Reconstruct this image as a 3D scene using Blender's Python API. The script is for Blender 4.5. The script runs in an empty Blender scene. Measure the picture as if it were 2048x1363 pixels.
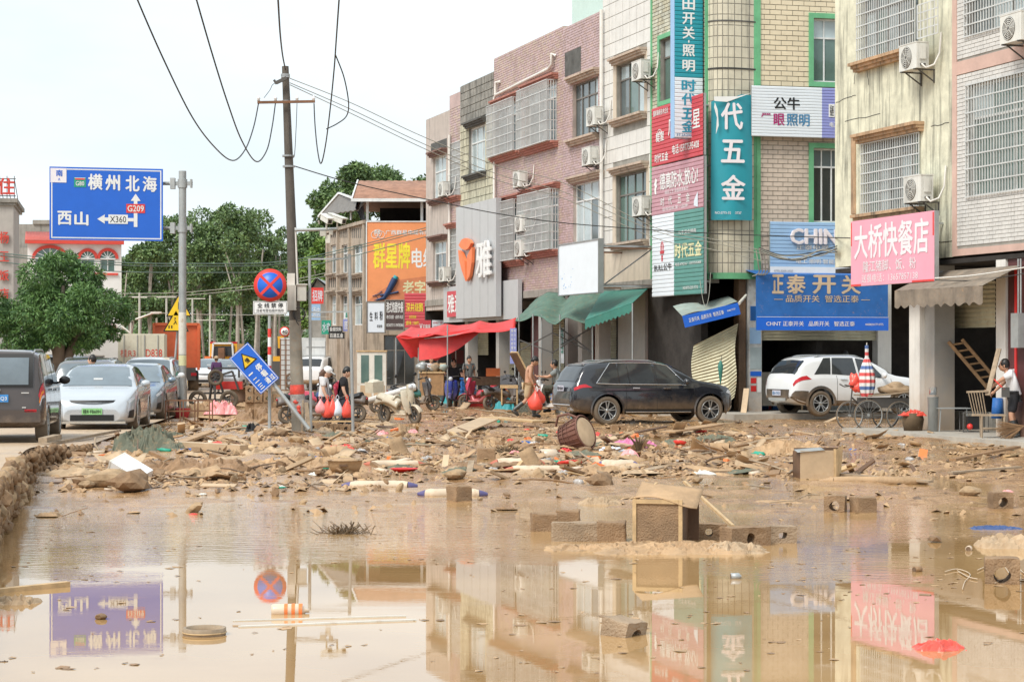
import bpy, bmesh, math, random
from mathutils import Vector, Matrix, noise as mnoise
from math import sin, cos, pi, radians as R, sqrt, atan2
SC = bpy.context.scene
COL = SC.collection
# ---------------------------------------------------------------- camera, light, exposure
FPX, HX, HY, EYE = 4000.0, 1024.0, 705.0, 1.8      # focal length in photo pixels, principal column, horizon row, eye height in m
cam_d = bpy.data.cameras.new('camera'); cam = bpy.data.objects.new('camera', cam_d); COL.objects.link(cam)
cam.location = (0, 0, EYE); cam.rotation_euler = (R(90), 0, 0)
cam_d.sensor_width = 36; cam_d.lens = 36*FPX/2048; cam_d.shift_y = (HY-681.5)/2048
cam_d.clip_start = .1; cam_d.clip_end = 3000
SC.camera = cam
W = bpy.data.worlds.new('World'); SC.world = W; W.use_nodes = True
nt = W.node_tree; nt.nodes.clear()
wo = nt.nodes.new('ShaderNodeOutputWorld'); bg = nt.nodes.new('ShaderNodeBackground')
sky = nt.nodes.new('ShaderNodeTexSky'); sky.sky_type = 'NISHITA'; sky.sun_disc = False
SUN_EL, SUN_AZ = 50, 222          # azimuth measured from +Y clockwise
sky.sun_elevation = R(SUN_EL); sky.sun_rotation = R(SUN_AZ); sky.dust_density = 3.0; sky.air_density = 1.0; sky.ozone_density = 1.0
# a bright thin cloud cover mixed over the clear sky; a few bluer gaps
tc = nt.nodes.new('ShaderNodeTexCoord'); mp = nt.nodes.new('ShaderNodeMapping'); mp.inputs['Scale'].default_value = (1.2, 1.2, 3.4)
nz = nt.nodes.new('ShaderNodeTexNoise'); nz.inputs['Scale'].default_value = 2.6; nz.inputs['Detail'].default_value = 5; nz.inputs['Roughness'].default_value = .55
rp = nt.nodes.new('ShaderNodeMapRange'); rp.inputs[1].default_value = .35; rp.inputs[2].default_value = .62; rp.inputs[3].default_value = .72; rp.inputs[4].default_value = .97
mx = nt.nodes.new('ShaderNodeMix'); mx.data_type = 'RGBA'
mx.inputs[7].default_value = (6.5, 7.1, 7.4, 1)
L = nt.links.new
L(tc.outputs['Generated'], mp.inputs[0]); L(mp.outputs[0], nz.inputs['Vector']); L(nz.outputs['Fac'], rp.inputs[0]); L(rp.outputs[0], mx.inputs[0])
L(sky.outputs[0], mx.inputs[6]); L(mx.outputs[2], bg.inputs[0]); bg.inputs[1].default_value = 0.10
L(bg.outputs[0], wo.inputs[0])
sun_d = bpy.data.lights.new('sun', 'SUN'); sun = bpy.data.objects.new('sun', sun_d); COL.objects.link(sun)
sun_d.energy = 2.0; sun_d.angle = R(22); sun_d.color = (1, .95, .86)
_d = Vector((sin(R(SUN_AZ))*cos(R(SUN_EL)), cos(R(SUN_AZ))*cos(R(SUN_EL)), sin(R(SUN_EL))))
sun.rotation_euler = _d.to_track_quat('Z', 'Y').to_euler()
SC.view_settings.view_transform = 'Standard'; SC.view_settings.look = 'None'; SC.view_settings.gamma = 1
SC.view_settings.exposure = 0.72
SC.view_settings.use_curve_mapping = False
try:
    SC.cycles.use_denoising = True; SC.cycles.max_bounces = 8; SC.cycles.transparent_max_bounces = 12
except Exception: pass

# ---------------------------------------------------------------- materials
MATS = {}
def lin(c): return tuple(((x/255)/12.92 if x/255 <= .04045 else ((x/255+.055)/1.055)**2.4) for x in c)
MUDC = (.38, .235, .125)
def mat(name, col=(.5,.5,.5), rough=.6, metal=0, var=.18, scale=2.5, bump=0, bscale=30, mud=0, mudz=.6, streak=0, spec=.5, coat=0, alpha=1, sheet=False, dirt=0, emit=0, trans=0):
    """procedural material: colour with large and fine variation, optional mud rising from the ground, rain streaks, bump"""
    if name in MATS: return MATS[name]
    m = bpy.data.materials.new(name); MATS[name] = m; m.use_nodes = True
    t = m.node_tree; N = t.nodes; K = t.links.new; b = N['Principled BSDF']
    m.diffuse_color = (*col, 1)
    g = N.new('ShaderNodeNewGeometry')
    n1 = N.new('ShaderNodeTexNoise'); n1.inputs['Scale'].default_value = scale; n1.inputs['Detail'].default_value = 6; n1.inputs['Roughness'].default_value = .65
    K(g.outputs['Position'], n1.inputs['Vector'])
    mr = N.new('ShaderNodeMapRange'); mr.inputs[1].default_value = .3; mr.inputs[2].default_value = .7; mr.inputs[3].default_value = 1-var; mr.inputs[4].default_value = 1+var*.6
    K(n1.outputs['Fac'], mr.inputs[0])
    vm = N.new('ShaderNodeVectorMath'); vm.operation = 'SCALE'; vm.inputs[0].default_value = col[:3]; K(mr.outputs[0], vm.inputs['Scale'])
    out = vm.outputs[0]
    def mixin(fac, c2, src, rng=None):
        x = N.new('ShaderNodeMix'); x.data_type = 'RGBA'; K(fac, x.inputs[0]); K(src, x.inputs[6]); x.inputs[7].default_value = (*c2, 1); return x.outputs[2]
    if streak:
        mpp = N.new('ShaderNodeMapping'); mpp.inputs['Scale'].default_value = (3.2, 3.2, .22); K(g.outputs['Position'], mpp.inputs[0])
        n2 = N.new('ShaderNodeTexNoise'); n2.inputs['Scale'].default_value = 1.6; n2.inputs['Detail'].default_value = 8; n2.inputs['Roughness'].default_value = .7; K(mpp.outputs[0], n2.inputs['Vector'])
        m2 = N.new('ShaderNodeMapRange'); m2.inputs[1].default_value = .50; m2.inputs[2].default_value = .70; m2.inputs[3].default_value = 0; m2.inputs[4].default_value = streak; K(n2.outputs['Fac'], m2.inputs[0])
        out = mixin(m2.outputs[0], (.05, .05, .042), out)
    if dirt:
        n3 = N.new('ShaderNodeTexNoise'); n3.inputs['Scale'].default_value = 7; n3.inputs['Detail'].default_value = 8; n3.inputs['Roughness'].default_value = .75; K(g.outputs['Position'], n3.inputs['Vector'])
        m3 = N.new('ShaderNodeMapRange'); m3.inputs[1].default_value = .62-dirt*.3; m3.inputs[2].default_value = .75; m3.inputs[3].default_value = 0; m3.inputs[4].default_value = .85; K(n3.outputs['Fac'], m3.inputs[0])
        out = mixin(m3.outputs[0], MUDC, out)
    rg = None
    if mud:
        sp = N.new('ShaderNodeSeparateXYZ'); K(g.outputs['Position'], sp.inputs[0])
        n4 = N.new('ShaderNodeTexNoise'); n4.inputs['Scale'].default_value = 5; n4.inputs['Detail'].default_value = 7; K(g.outputs['Position'], n4.inputs['Vector'])
        ad = N.new('ShaderNodeMath'); ad.operation = 'MULTIPLY_ADD'; ad.inputs[1].default_value = -mudz*1.1; K(n4.outputs['Fac'], ad.inputs[0]); K(sp.outputs['Z'], ad.inputs[2])
        m4 = N.new('ShaderNodeMapRange'); m4.inputs[1].default_value = -mudz*.55; m4.inputs[2].default_value = mudz*.75; m4.inputs[3].default_value = mud; m4.inputs[4].default_value = 0; K(ad.outputs[0], m4.inputs[0])
        out = mixin(m4.outputs[0], (.42, .29, .18), out)
        rg = N.new('ShaderNodeMapRange'); rg.inputs[3].default_value = rough; rg.inputs[4].default_value = .75; K(m4.outputs[0], rg.inputs[0])
    K(out, b.inputs['Base Color'])
    b.inputs['Roughness'].default_value = rough
    if rg: K(rg.outputs[0], b.inputs['Roughness'])
    b.inputs['Metallic'].default_value = metal
    b.inputs['Specular IOR Level'].default_value = spec
    if coat: b.inputs['Coat Weight'].default_value = coat; b.inputs['Coat Roughness'].default_value = .04
    if trans: b.inputs['Transmission Weight'].default_value = trans
    if emit: b.inputs['Emission Color'].default_value = (*col, 1); b.inputs['Emission Strength'].default_value = emit
    if bump:
        n5 = N.new('ShaderNodeTexNoise'); n5.inputs['Scale'].default_value = bscale; n5.inputs['Detail'].default_value = 5; K(g.outputs['Position'], n5.inputs['Vector'])
        bp = N.new('ShaderNodeBump'); bp.inputs['Strength'].default_value = bump; bp.inputs['Distance'].default_value = .02; K(n5.outputs['Fac'], bp.inputs['Height']); K(bp.outputs[0], b.inputs['Normal'])
    return m

M = {}
def dm(k, *a, **kw): M[k] = mat(k, *a, **kw); return M[k]
for k, c, kw in [
    ('white', (.78,.79,.79), dict(rough=.45, var=.06)), ('offwhite', (.66,.64,.58), dict(rough=.6, dirt=.2)), ('black', (.012,.012,.013), dict(rough=.5)),
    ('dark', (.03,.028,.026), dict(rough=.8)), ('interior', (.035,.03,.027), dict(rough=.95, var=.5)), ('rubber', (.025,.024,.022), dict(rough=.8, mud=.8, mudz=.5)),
    ('steel', (.42,.43,.43), dict(rough=.35, metal=.7)), ('galv', (.40,.42,.42), dict(rough=.5, metal=.4, var=.2, dirt=.1)), ('rust', (.20,.10,.055), dict(rough=.85, var=.4)),
    ('iron', (.10,.095,.09), dict(rough=.6, metal=.3)), ('barw', (.62,.63,.62), dict(rough=.45, metal=.2)), ('framew', (.72,.74,.74), dict(rough=.4)), ('frameg', (.22,.20,.18), dict(rough=.5, metal=.4)),
    ('curtain', (.42,.44,.43), dict(rough=.9, var=.3, scale=6)), ('wire', (.03,.03,.03), dict(rough=.6)), ('wireg', (.16,.24,.21), dict(rough=.5)), ('wirel', (.36,.35,.30), dict(rough=.6)),
    ('concrete', (.30,.28,.25), dict(rough=.85, var=.3, bump=.3, streak=.5)), ('concl', (.42,.39,.34), dict(rough=.85, var=.25, bump=.3, dirt=.2)),
    ('block', (.31,.20,.115), dict(rough=.85, var=.35, bump=.9, bscale=60, dirt=.35)), ('block2', (.37,.27,.18), dict(rough=.85, var=.35, bump=.9, bscale=60, dirt=.2)),
    ('mudobj', (.29,.17,.085), dict(rough=.55, var=.35, bump=.6, bscale=25)), ('mudlight', (.44,.285,.155), dict(rough=.65, var=.35, bump=.5, bscale=30)), ('muddark', (.16,.10,.06), dict(rough=.5, var=.4, bump=.5)),
    ('rock', (.25,.155,.085), dict(rough=.85, var=.4, bump=.7, bscale=18, scale=6)), ('rockl', (.38,.26,.15), dict(rough=.85, var=.4, bump=.7, bscale=18, scale=6)),
    ('wood', (.36,.21,.10), dict(rough=.7, var=.35, scale=8, dirt=.2)), ('woodl', (.55,.38,.20), dict(rough=.65, var=.3, scale=8, dirt=.25)), ('woodd', (.14,.075,.04), dict(rough=.6, var=.4, dirt=.1)), ('woodg', (.34,.26,.18), dict(rough=.8, var=.35, scale=9, dirt=.2)),
    ('ply', (.52,.38,.24), dict(rough=.6, var=.2, dirt=.2)), ('cloth', (.46,.335,.215), dict(rough=.9, var=.35, dirt=.3)), ('clothp', (.62,.20,.36), dict(rough=.8, dirt=.15)), ('clothb', (.05,.09,.22), dict(rough=.85, dirt=.2)), ('clothg', (.13,.14,.10), dict(rough=.8, dirt=.35)),
    ('sackw', (.62,.50,.37), dict(rough=.6, var=.2, dirt=.3)), ('sackr', (.45,.13,.08), dict(rough=.6, dirt=.3)), ('sackb', (.10,.09,.22), dict(rough=.6, dirt=.25)),
    ('red', (.65,.03,.03), dict(rough=.45, var=.15)), ('redp', (.72,.05,.04), dict(rough=.35, var=.12)), ('redbag', (.85,.10,.07), dict(rough=.3, var=.1)), ('pinkbag', (.85,.35,.35), dict(rough=.4)), ('bucket', (.62,.06,.09), dict(rough=.45, dirt=.15)),
    ('blue', (.015,.13,.62), dict(rough=.4, var=.06)), ('bluec', (.02,.13,.42), dict(rough=.6, var=.2, dirt=.08)), ('bluel', (.30,.48,.72), dict(rough=.6, var=.08)), ('yellow', (.85,.55,.02), dict(rough=.5)), ('orange', (.80,.20,.05), dict(rough=.5, var=.12, dirt=.1)),
    ('green', (.05,.35,.12), dict(rough=.5)), ('greentrim', (.14,.42,.22), dict(rough=.6, var=.2)), ('teal', (.03,.33,.38), dict(rough=.55, var=.1)), ('tarp', (.09,.17,.13), dict(rough=.7, var=.35, dirt=.25)), ('tarpg', (.30,.36,.33), dict(rough=.7, var=.3, dirt=.3)), ('awngreen', (.04,.19,.15), dict(rough=.6, var=.2, dirt=.1)),
    ('skin', (.50,.27,.17), dict(rough=.55, var=.08)), ('skinl', (.62,.38,.27), dict(rough=.55, var=.08)), ('hair', (.012,.010,.009), dict(rough=.45)), ('hairb', (.10,.05,.03), dict(rough=.5)),
    ('teeblack', (.02,.02,.024), dict(rough=.9)), ('teewhite', (.72,.72,.74), dict(rough=.9, var=.1)), ('teegrey', (.20,.22,.22), dict(rough=.9)), ('khaki', (.48,.36,.22), dict(rough=.9, dirt=.1)), ('camo', (.08,.08,.06), dict(rough=.9, var=.8, scale=25)), ('jeans', (.06,.07,.09), dict(rough=.9)), ('purple', (.10,.04,.13), dict(rough=.8)), ('jersey', (.14,.03,.05), dict(rough=.8)),
    ('chrome', (.75,.76,.78), dict(rough=.15, metal=1, var=.03)), ('acwhite', (.68,.68,.64), dict(rough=.5, var=.12, streak=.35)), ('pvc', (.72,.70,.66), dict(rough=.5, var=.12, streak=.25)), ('pvcy', (.50,.42,.26), dict(rough=.55)),
    ('shutter', (.52,.49,.35), dict(rough=.5, var=.2, metal=.2, dirt=.25)), ('brass', (.5,.36,.12), dict(rough=.4, metal=.8)), ('lampglass', (.85,.86,.88), dict(rough=.12)), ('tyre_mud', (.16,.125,.09), dict(rough=.85, var=.4)),
    ('wicker', (.16,.07,.05), dict(rough=.7, var=.4, dirt=.12)), ('bottle', (.62,.50,.38), dict(rough=.3)), ('leafpile', (.13,.085,.045), dict(rough=.8, var=.5)), ('broom', (.32,.19,.10), dict(rough=.9, var=.4)),
]: dm(k, c, **kw)
def glassm(name, col, rough=.06):
    m = mat(name, col, rough=rough, var=.25, scale=1.2, spec=.8); M[name] = m; return m
glassm('pane', (.10,.13,.14)); glassm('paned', (.03,.035,.035)); glassm('panel', (.42,.50,.52), .12); glassm('paneg', (.10,.17,.15)); glassm('carglass', (.03,.035,.04), .04); glassm('cargl2', (.16,.19,.21), .12)

# ---------------------------------------------------------------- mesh builder
class MB:
    def __init__(s, *mats): s.v = []; s.f = []; s.m = []; s.mats = [M[x] if isinstance(x, str) else x for x in mats]; s.cur = 0; s.T = Matrix.Identity(4); s.sm = []; s.smooth = False
    def use(s, x):
        x = M[x] if isinstance(x, str) else x
        if x not in s.mats: s.mats.append(x)
        s.cur = s.mats.index(x); return s
    def add(s, vs, fs, smooth=None):
        o = len(s.v); T = s.T
        s.v.extend([tuple(T @ Vector(p)) for p in vs]); s.f.extend([tuple(i+o for i in f) for f in fs]); s.m.extend([s.cur]*len(fs)); s.sm.extend([s.smooth if smooth is None else smooth]*len(fs)); return s
    def box(s, x0, x1, y0, y1, z0, z1):
        return s.add([(x0,y0,z0),(x1,y0,z0),(x1,y1,z0),(x0,y1,z0),(x0,y0,z1),(x1,y0,z1),(x1,y1,z1),(x0,y1,z1)], [(0,3,2,1),(4,5,6,7),(0,1,5,4),(1,2,6,5),(2,3,7,6),(3,0,4,7)])
    def cbox(s, c, sz, rot=None):
        hx, hy, hz = sz[0]/2, sz[1]/2, sz[2]/2
        T = s.T; s.T = T @ Matrix.Translation(c) @ (rot.to_matrix().to_4x4() if rot is not None and not isinstance(rot, Matrix) else (rot or Matrix.Identity(4))); s.box(-hx,hx,-hy,hy,-hz,hz); s.T = T; return s
    def bar(s, a, b, w, h=None):
        a, b = Vector(a), Vector(b); d = b-a; l = d.length
        if l < 1e-6: return s
        T = s.T; s.T = T @ Matrix.Translation((a+b)/2) @ d.to_track_quat('X', 'Z').to_matrix().to_4x4(); h = h or w; s.box(-l/2,l/2,-w/2,w/2,-h/2,h/2); s.T = T; return s
    def tube(s, pts, r, n=8, r2=None, caps=True):
        pts = [Vector(p) for p in pts]; k = len(pts); vs = []; fs = []
        rr = r if isinstance(r, (list, tuple)) else [r+(0 if r2 is None else (r2-r)*i/(k-1)) for i in range(k)]
        up = None
        for i, p in enumerate(pts):
            d = (pts[min(i+1, k-1)]-pts[max(i-1, 0)]).normalized()
            if up is None: up = Vector((0,0,1)) if abs(d.z) < .9 else Vector((0,1,0))
            a = d.cross(up)
            if a.length < 1e-4: a = d.orthogonal()
            a.normalize(); b = a.cross(d).normalized(); up = b
            for j in range(n):
                t = 2*pi*j/n; vs.append(tuple(p+(a*cos(t)+b*sin(t))*rr[i]))
        for i in range(k-1):
            for j in range(n): fs.append((i*n+j, i*n+(j+1)%n, (i+1)*n+(j+1)%n, (i+1)*n+j))
        s.add(vs, fs, True)
        if caps: s.add([vs[j] for j in range(n)], [tuple(range(n))], False); s.add([vs[(k-1)*n+j] for j in range(n)], [tuple(range(n-1,-1,-1))], False)
        return s
    def cyl(s, a, b, r, n=16, r2=None): return s.tube([a, b], r, n, r2)
    def lathe(s, prof, n=20, close=False, smooth=True):
        vs = []; fs = []; k = len(prof)
        for r, z in prof:
            for j in range(n): t = 2*pi*j/n; vs.append((r*cos(t), r*sin(t), z))
        for i in range(k-1 if not close else k):
            for j in range(n): a = i*n+j; b = i*n+(j+1)%n; c = ((i+1)%k)*n+(j+1)%n; d = ((i+1)%k)*n+j; fs.append((a,b,c,d))
        return s.add(vs, fs, smooth)
    def prism(s, poly, y0, y1):
        """polygon in x,z extruded along y"""
        n = len(poly); vs = [(x,y0,z) for x,z in poly]+[(x,y1,z) for x,z in poly]
        return s.add(vs, [tuple(range(n)), tuple(range(2*n-1,n-1,-1))]+[(i,n+i,n+(i+1)%n,(i+1)%n) for i in range(n)])
    def quad(s, a, b, c, d): return s.add([a,b,c,d], [(0,1,2,3)])
    def grid(s, fn, nu, nv, thick=0):
        vs = [fn(i/nu, j/nv) for j in range(nv+1) for i in range(nu+1)]
        fs = [(j*(nu+1)+i, j*(nu+1)+i+1, (j+1)*(nu+1)+i+1, (j+1)*(nu+1)+i) for j in range(nv) for i in range(nu)]
        if thick:
            k = len(vs); w = [(x,y,z-thick) for x,y,z in vs]; fs = fs+[tuple(k+i for i in reversed(f)) for f in fs]; vs = vs+w
            ed = [j*(nu+1) for j in range(nv+1)]; e2 = [j*(nu+1)+nu for j in range(nv+1)]; e3 = list(range(nu+1)); e4 = [nv*(nu+1)+i for i in range(nu+1)]
            for E, fl in ((ed,0),(e2,1),(e3,1),(e4,0)):
                for a, b in zip(E, E[1:]): fs.append((a,b,b+k,a+k) if fl == 0 else (b,a,a+k,b+k))
        return s.add(vs, fs, True)
    def ball(s, c, r, n=10, sq=(1,1,1), amp=0, seed=0):
        vs = []; fs = []; m = max(4, n//2+1); off = Vector((seed*7.1, seed*3.3, seed))
        for i in range(m+1):
            for j in range(n):
                a = pi*i/m; t = 2*pi*j/n; d = Vector((sin(a)*cos(t), sin(a)*sin(t), cos(a)))
                k = 1+amp*mnoise.noise(d*1.7+off)*1.6
                vs.append((c[0]+d.x*r*sq[0]*k, c[1]+d.y*r*sq[1]*k, c[2]+d.z*r*sq[2]*k))
        for i in range(m):
            for j in range(n): fs.append((i*n+j, (i+1)*n+j, (i+1)*n+(j+1)%n, i*n+(j+1)%n))
        return s.add(vs, fs, True)
    def mesh(s, name):
        me = bpy.data.meshes.new(name); me.from_pydata(s.v, [], s.f)
        for m in s.mats: me.materials.append(m)
        if len(s.mats) > 1: me.polygons.foreach_set('material_index', s.m)
        me.polygons.foreach_set('use_smooth', s.sm); me.validate(); me.update(); return me
    def obj(s, name, parent=None, **kw): return link(name, s.mesh(name), parent, **kw)

def tag(o, label=None, cat=None, group=None, kind=None):
    if label: o['label'] = label
    if cat: o['category'] = cat
    if group: o['group'] = group
    if kind: o['kind'] = kind
    return o
def link(name, data, parent=None, loc=None, rz=None, **kw):
    o = bpy.data.objects.new(name, data); COL.objects.link(o)
    if parent: o.parent = parent
    if loc is not None: o.location = loc
    if rz is not None: o.rotation_euler = (0,0,rz) if not isinstance(rz, (tuple,list)) else rz
    return tag(o, **kw)
def thing(name, label, cat, loc=(0,0,0), rz=0, group=None, sc=None):
    o = link(name, None, None, loc, rz, label=label, cat=cat, group=group); o.empty_display_size = .3
    if sc: o.scale = (sc,sc,sc)
    return o
KIDS = {}
def kids(o):
    return [c for c in bpy.data.objects if c.parent is o]
def dup(root, loc, rz=0, label=None, group=None, sc=None):
    allo = [c for c in bpy.data.objects if c.parent]
    r = root.copy(); COL.objects.link(r); r.location = loc; r.rotation_euler = (0,0,rz) if not isinstance(rz,(tuple,list)) else rz
    if sc: r.scale = (sc,)*3 if not isinstance(sc,(tuple,list)) else sc
    if label: r['label'] = label
    if group: r['group'] = group
    for ch in [c for c in allo if c.parent is root]:
        c = ch.copy(); COL.objects.link(c); c.parent = r
        for g in [x for x in allo if x.parent is ch]:
            d = g.copy(); COL.objects.link(d); d.parent = c
    return r

# ---------------------------------------------------------------- where a photo pixel lies in the place
def at(px, py, D): return Vector(((px-HX)*D/FPX, D, EYE+(HY-py)*D/FPX))
def gnd(px, py, z=0): D = FPX*(EYE-z)/(py-HY); return Vector(((px-HX)*D/FPX, D, z))
class Plane:
    """a vertical plane (facade); local x runs along it, local y points into the building"""
    def __init__(s, ox, oy, rz): s.o = Vector((ox, oy)); s.rz = rz; s.x = Vector((cos(rz), sin(rz))); s.n = Vector((-sin(rz), cos(rz)))
    def D(s, px, o=0): c = s.o.dot(s.n)-o; return c/(s.n.x*(px-HX)/FPX+s.n.y)
    def u(s, px, o=0): D = s.D(px, o); return (Vector(((px-HX)*D/FPX, D))-s.o).dot(s.x)
    def z(s, px, py, o=0): return EYE+(HY-py)*s.D(px, o)/FPX
    def w(s, u, o=0, z=0): p = s.o+s.x*u-s.n*o; return Vector((p.x, p.y, z))

# ---------------------------------------------------------------- lettering
_tc = bpy.data.curves.new('txt', 'FONT'); _to = bpy.data.objects.new('txt', _tc); COL.objects.link(_to)
def text_mesh(s, bold=.012, thick=False):
    """glyph outlines; heavier weights are the same glyphs laid over one another, each a hair in front of the last"""
    _tc.body = s; _tc.size = 1; _tc.offset = 0; _tc.extrude = .02 if thick else 0; _tc.resolution_u = 2; _tc.align_x = 'LEFT'
    bpy.context.view_layer.update()
    me = bpy.data.meshes.new_from_object(_to.evaluated_get(bpy.context.evaluated_depsgraph_get()), depsgraph=bpy.context.evaluated_depsgraph_get())
    n = len(me.vertices)
    if n == 0 or bold < .01: return me
    co = [0.0]*(3*n); me.vertices.foreach_get('co', co); P = [tuple(co[3*i:3*i+3]) for i in range(n)]; F = [tuple(p.vertices) for p in me.polygons]
    w = bold*.75; V = []; FF = []
    for k, (dx, dy) in enumerate(((0,0),(-w,0),(w,0),(0,-w*.7),(0,w*.7))):
        o = len(V); V += [(x+dx, y+dy, z+k*.0035) for x, y, z in P]; FF += [tuple(i+o for i in f) for f in F]
    m2 = bpy.data.meshes.new('lettering'); m2.from_pydata(V, [], FF); m2.update(); bpy.data.meshes.remove(me); return m2
_TM = {}
def lettering(parent, s, x0, x1, z0, z1, m, y=-.01, bold=.012, depth=.006, name='lettering', rot=0):
    """text fitted to a rectangle in the parent's x,z, facing -y"""
    k = (s, bold, depth > .03)
    if k not in _TM: _TM[k] = text_mesh(s, bold, depth > .03)
    src = _TM[k]; n = len(src.vertices); co = [0.0]*(3*n); src.vertices.foreach_get('co', co)
    if n == 0: return None
    X = co[0::3]; Y = co[1::3]; Z = co[2::3]; a, b, c, d = min(X), max(X), min(Y), max(Y); e = max(max(Z), .014)
    me = src.copy(); out = [0.0]*(3*n)
    for i in range(n):
        out[3*i] = x0+(X[i]-a)/max(b-a,1e-6)*(x1-x0); out[3*i+2] = z0+(Y[i]-c)/max(d-c,1e-6)*(z1-z0); out[3*i+1] = y-depth*(Z[i]/e+1)/2
    me.vertices.foreach_set('co', out); me.materials.clear(); me.materials.append(M[m] if isinstance(m, str) else m); me.update()
    o = link(name, me, parent)
    if rot:
        cx, cz = (x0+x1)/2, (z0+z1)/2; o.matrix_local = Matrix.Translation((cx,0,cz)) @ Matrix.Rotation(rot, 4, 'Y') @ Matrix.Translation((-cx,0,-cz))
    return o
# ================================================================= THE SETTING
rnd = random.Random(7)
ROW = Plane(0, 0, R(-72.36)); 
_D0 = 93023/(852+250); ROW.o = Vector(((852-HX)*_D0/FPX, _D0))     # far end of the shop row
def fbm(x, y, s=1, o=4):
    v = 0; a = 1; t = 0
    for i in range(o): v += a*mnoise.noise(Vector((x*s, y*s, i*9.7))); t += a; a *= .5; s *= 2.1
    return v/t
def sstep(a, b, x): t = max(0, min(1, (x-a)/(b-a))); return t*t*(3-2*t)
# left yard: its edge (the stone wall) runs from near the camera to the parked cars
def yard_edge(y): return -.2*y-1.15+.0*y if y < 30 else -7.15+(-.085)*(y-30)
def yard_h(y): return .52-.40*sstep(25, 38, y)-.06*sstep(38, 60, y)
def row_x(y): return ROW.o.x+(ROW.o.y-y)*.3179        # the facade line at depth y
def ground_h(x, y):
    D = y
    pud = .0
    # deep still puddle near the camera (left and middle), shallow ripples beyond, mud and rubble banks in the middle distance
    h = -.10
    far = 1-1/(1+math.exp(-(D-27)*.9))
    n = fbm(x*1.0+3, y*.55, .55)
    n2 = fbm(x+40, y*.5, 2.2, 3)
    if D < 19: h = -.13+.05*n
    else:
        t = sstep(18, 24, D)
        h = (-.13)*(1-t)+t*(-.002)+.05*n*t+.11*t*fbm(x*.6, y*1.0, 1.3, 3)
    # debris bank between 29 and 46 m
    bank = sstep(26.5, 30.5, D-1.2*fbm(x, 5, .4)-.05*x)*(1-sstep(44, 50, D))
    bank *= 1-.75*sstep(3.8, 6.0, x-.04*(D-30))          # right part stays flooded
    h += bank*(-.008+.12*fbm(x, y*.5, .7)+.05*fbm(x+9, y, 1.9, 3))
    lb = sstep(-1.2, -3.6, x+ .06*(D-25))*sstep(24.5, 27.5, D)*(1-sstep(44, 49, D)); h += lb*(.035+.06*n2+.08*fbm(x,y*.6,.8))
    if D > 46: h = max(h, -.010+.045*fbm(x, y*.4, .8)+.012*n2)
    # road near the far shops is a thin wet film of mud
    return h
def near_yard(x, y): return x < yard_edge(y)
print('ground')
g = MB(); 
mudm = bpy.data.materials.new('wet_mud'); mudm.use_nodes = True; MATS['wet_mud'] = mudm; M['wet_mud'] = mudm
def mud_nodes(m, c1, c2, c3, r0, r1, bs=1.0):
    t = m.node_tree; N = t.nodes; K = t.links.new; b = N['Principled BSDF']; g_ = N.new('ShaderNodeNewGeometry')
    def ns(sc, det, st=(1,1,1)):
        mpp = N.new('ShaderNodeMapping'); mpp.inputs['Scale'].default_value = st; K(g_.outputs['Position'], mpp.inputs[0]); n = N.new('ShaderNodeTexNoise'); n.inputs['Scale'].default_value = sc; n.inputs['Detail'].default_value = det; n.inputs['Roughness'].default_value = .62; K(mpp.outputs[0], n.inputs['Vector']); return n.outputs['Fac']
    a = ns(.7, 7); b_ = ns(5, 7, (1,.6,1)); 
    r = N.new('ShaderNodeValToRGB'); r.color_ramp.elements[0].position = .3; r.color_ramp.elements[0].color = (*c1,1); r.color_ramp.elements[1].position = .72; r.color_ramp.elements[1].color = (*c2,1); e = r.color_ramp.elements.new(.5); e.color = (*c3,1)
    mx_ = N.new('ShaderNodeMath'); mx_.operation = 'MULTIPLY_ADD'; mx_.inputs[1].default_value = .5; K(b_, mx_.inputs[0]); h_ = N.new('ShaderNodeMath'); h_.operation = 'MULTIPLY'; h_.inputs[1].default_value = .5; K(a, h_.inputs[0]); K(h_.outputs[0], mx_.inputs[2]); K(mx_.outputs[0], r.inputs[0]); K(r.outputs[0], b.inputs['Base Color'])
    q = N.new('ShaderNodeMapRange'); q.inputs[1].default_value = .35; q.inputs[2].default_value = .65; q.inputs[3].default_value = r0; q.inputs[4].default_value = r1; K(b_, q.inputs[0]); K(q.outputs[0], b.inputs['Roughness'])
    f = ns(26, 6); bp = N.new('ShaderNodeBump'); bp.inputs['Strength'].default_value = .6*bs; bp.inputs['Distance'].default_value = .03; K(f, bp.inputs['Height'])
    f2 = ns(3.5, 5, (1,.5,1)); bp2 = N.new('ShaderNodeBump'); bp2.inputs['Strength'].default_value = .5*bs; bp2.inputs['Distance'].default_value = .12; K(f2, bp2.inputs['Height']); K(bp.outputs[0], bp2.inputs['Normal']); K(bp2.outputs[0], b.inputs['Normal'])
mud_nodes(mudm, (.22,.115,.05), (.48,.295,.15), (.36,.21,.10), .06, .36)
mudd = bpy.data.materials.new('drying_mud'); mudd.use_nodes = True; M['drying_mud'] = mudd
mud_nodes(mudd, (.34,.24,.155), (.56,.43,.30), (.46,.34,.23), .35, .8, .6)
# one mesh with rows that widen with distance: fine where the water line shows, out to the horizon
ys = []; y = 6.0
while y < 60: ys.append(y); y *= 1.0075
while y < 1600: ys.append(y); y *= 1.09
NX = 150
vs = []; fs = []
for y in ys:
    half = .30*y+4 if y < 100 else y*1.2
    for i in range(NX+1):
        x = -half+2*half*i/NX
        h = ground_h(x, y) if y < 100 else -.01
        vs.append((x, y, h))
for j in range(len(ys)-1):
    for i in range(NX): a = j*(NX+1)+i; fs.append((a, a+1, a+NX+2, a+NX+1))
g.use('wet_mud'); g.add(vs, fs, True); g.obj('ground', kind='structure')
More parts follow.
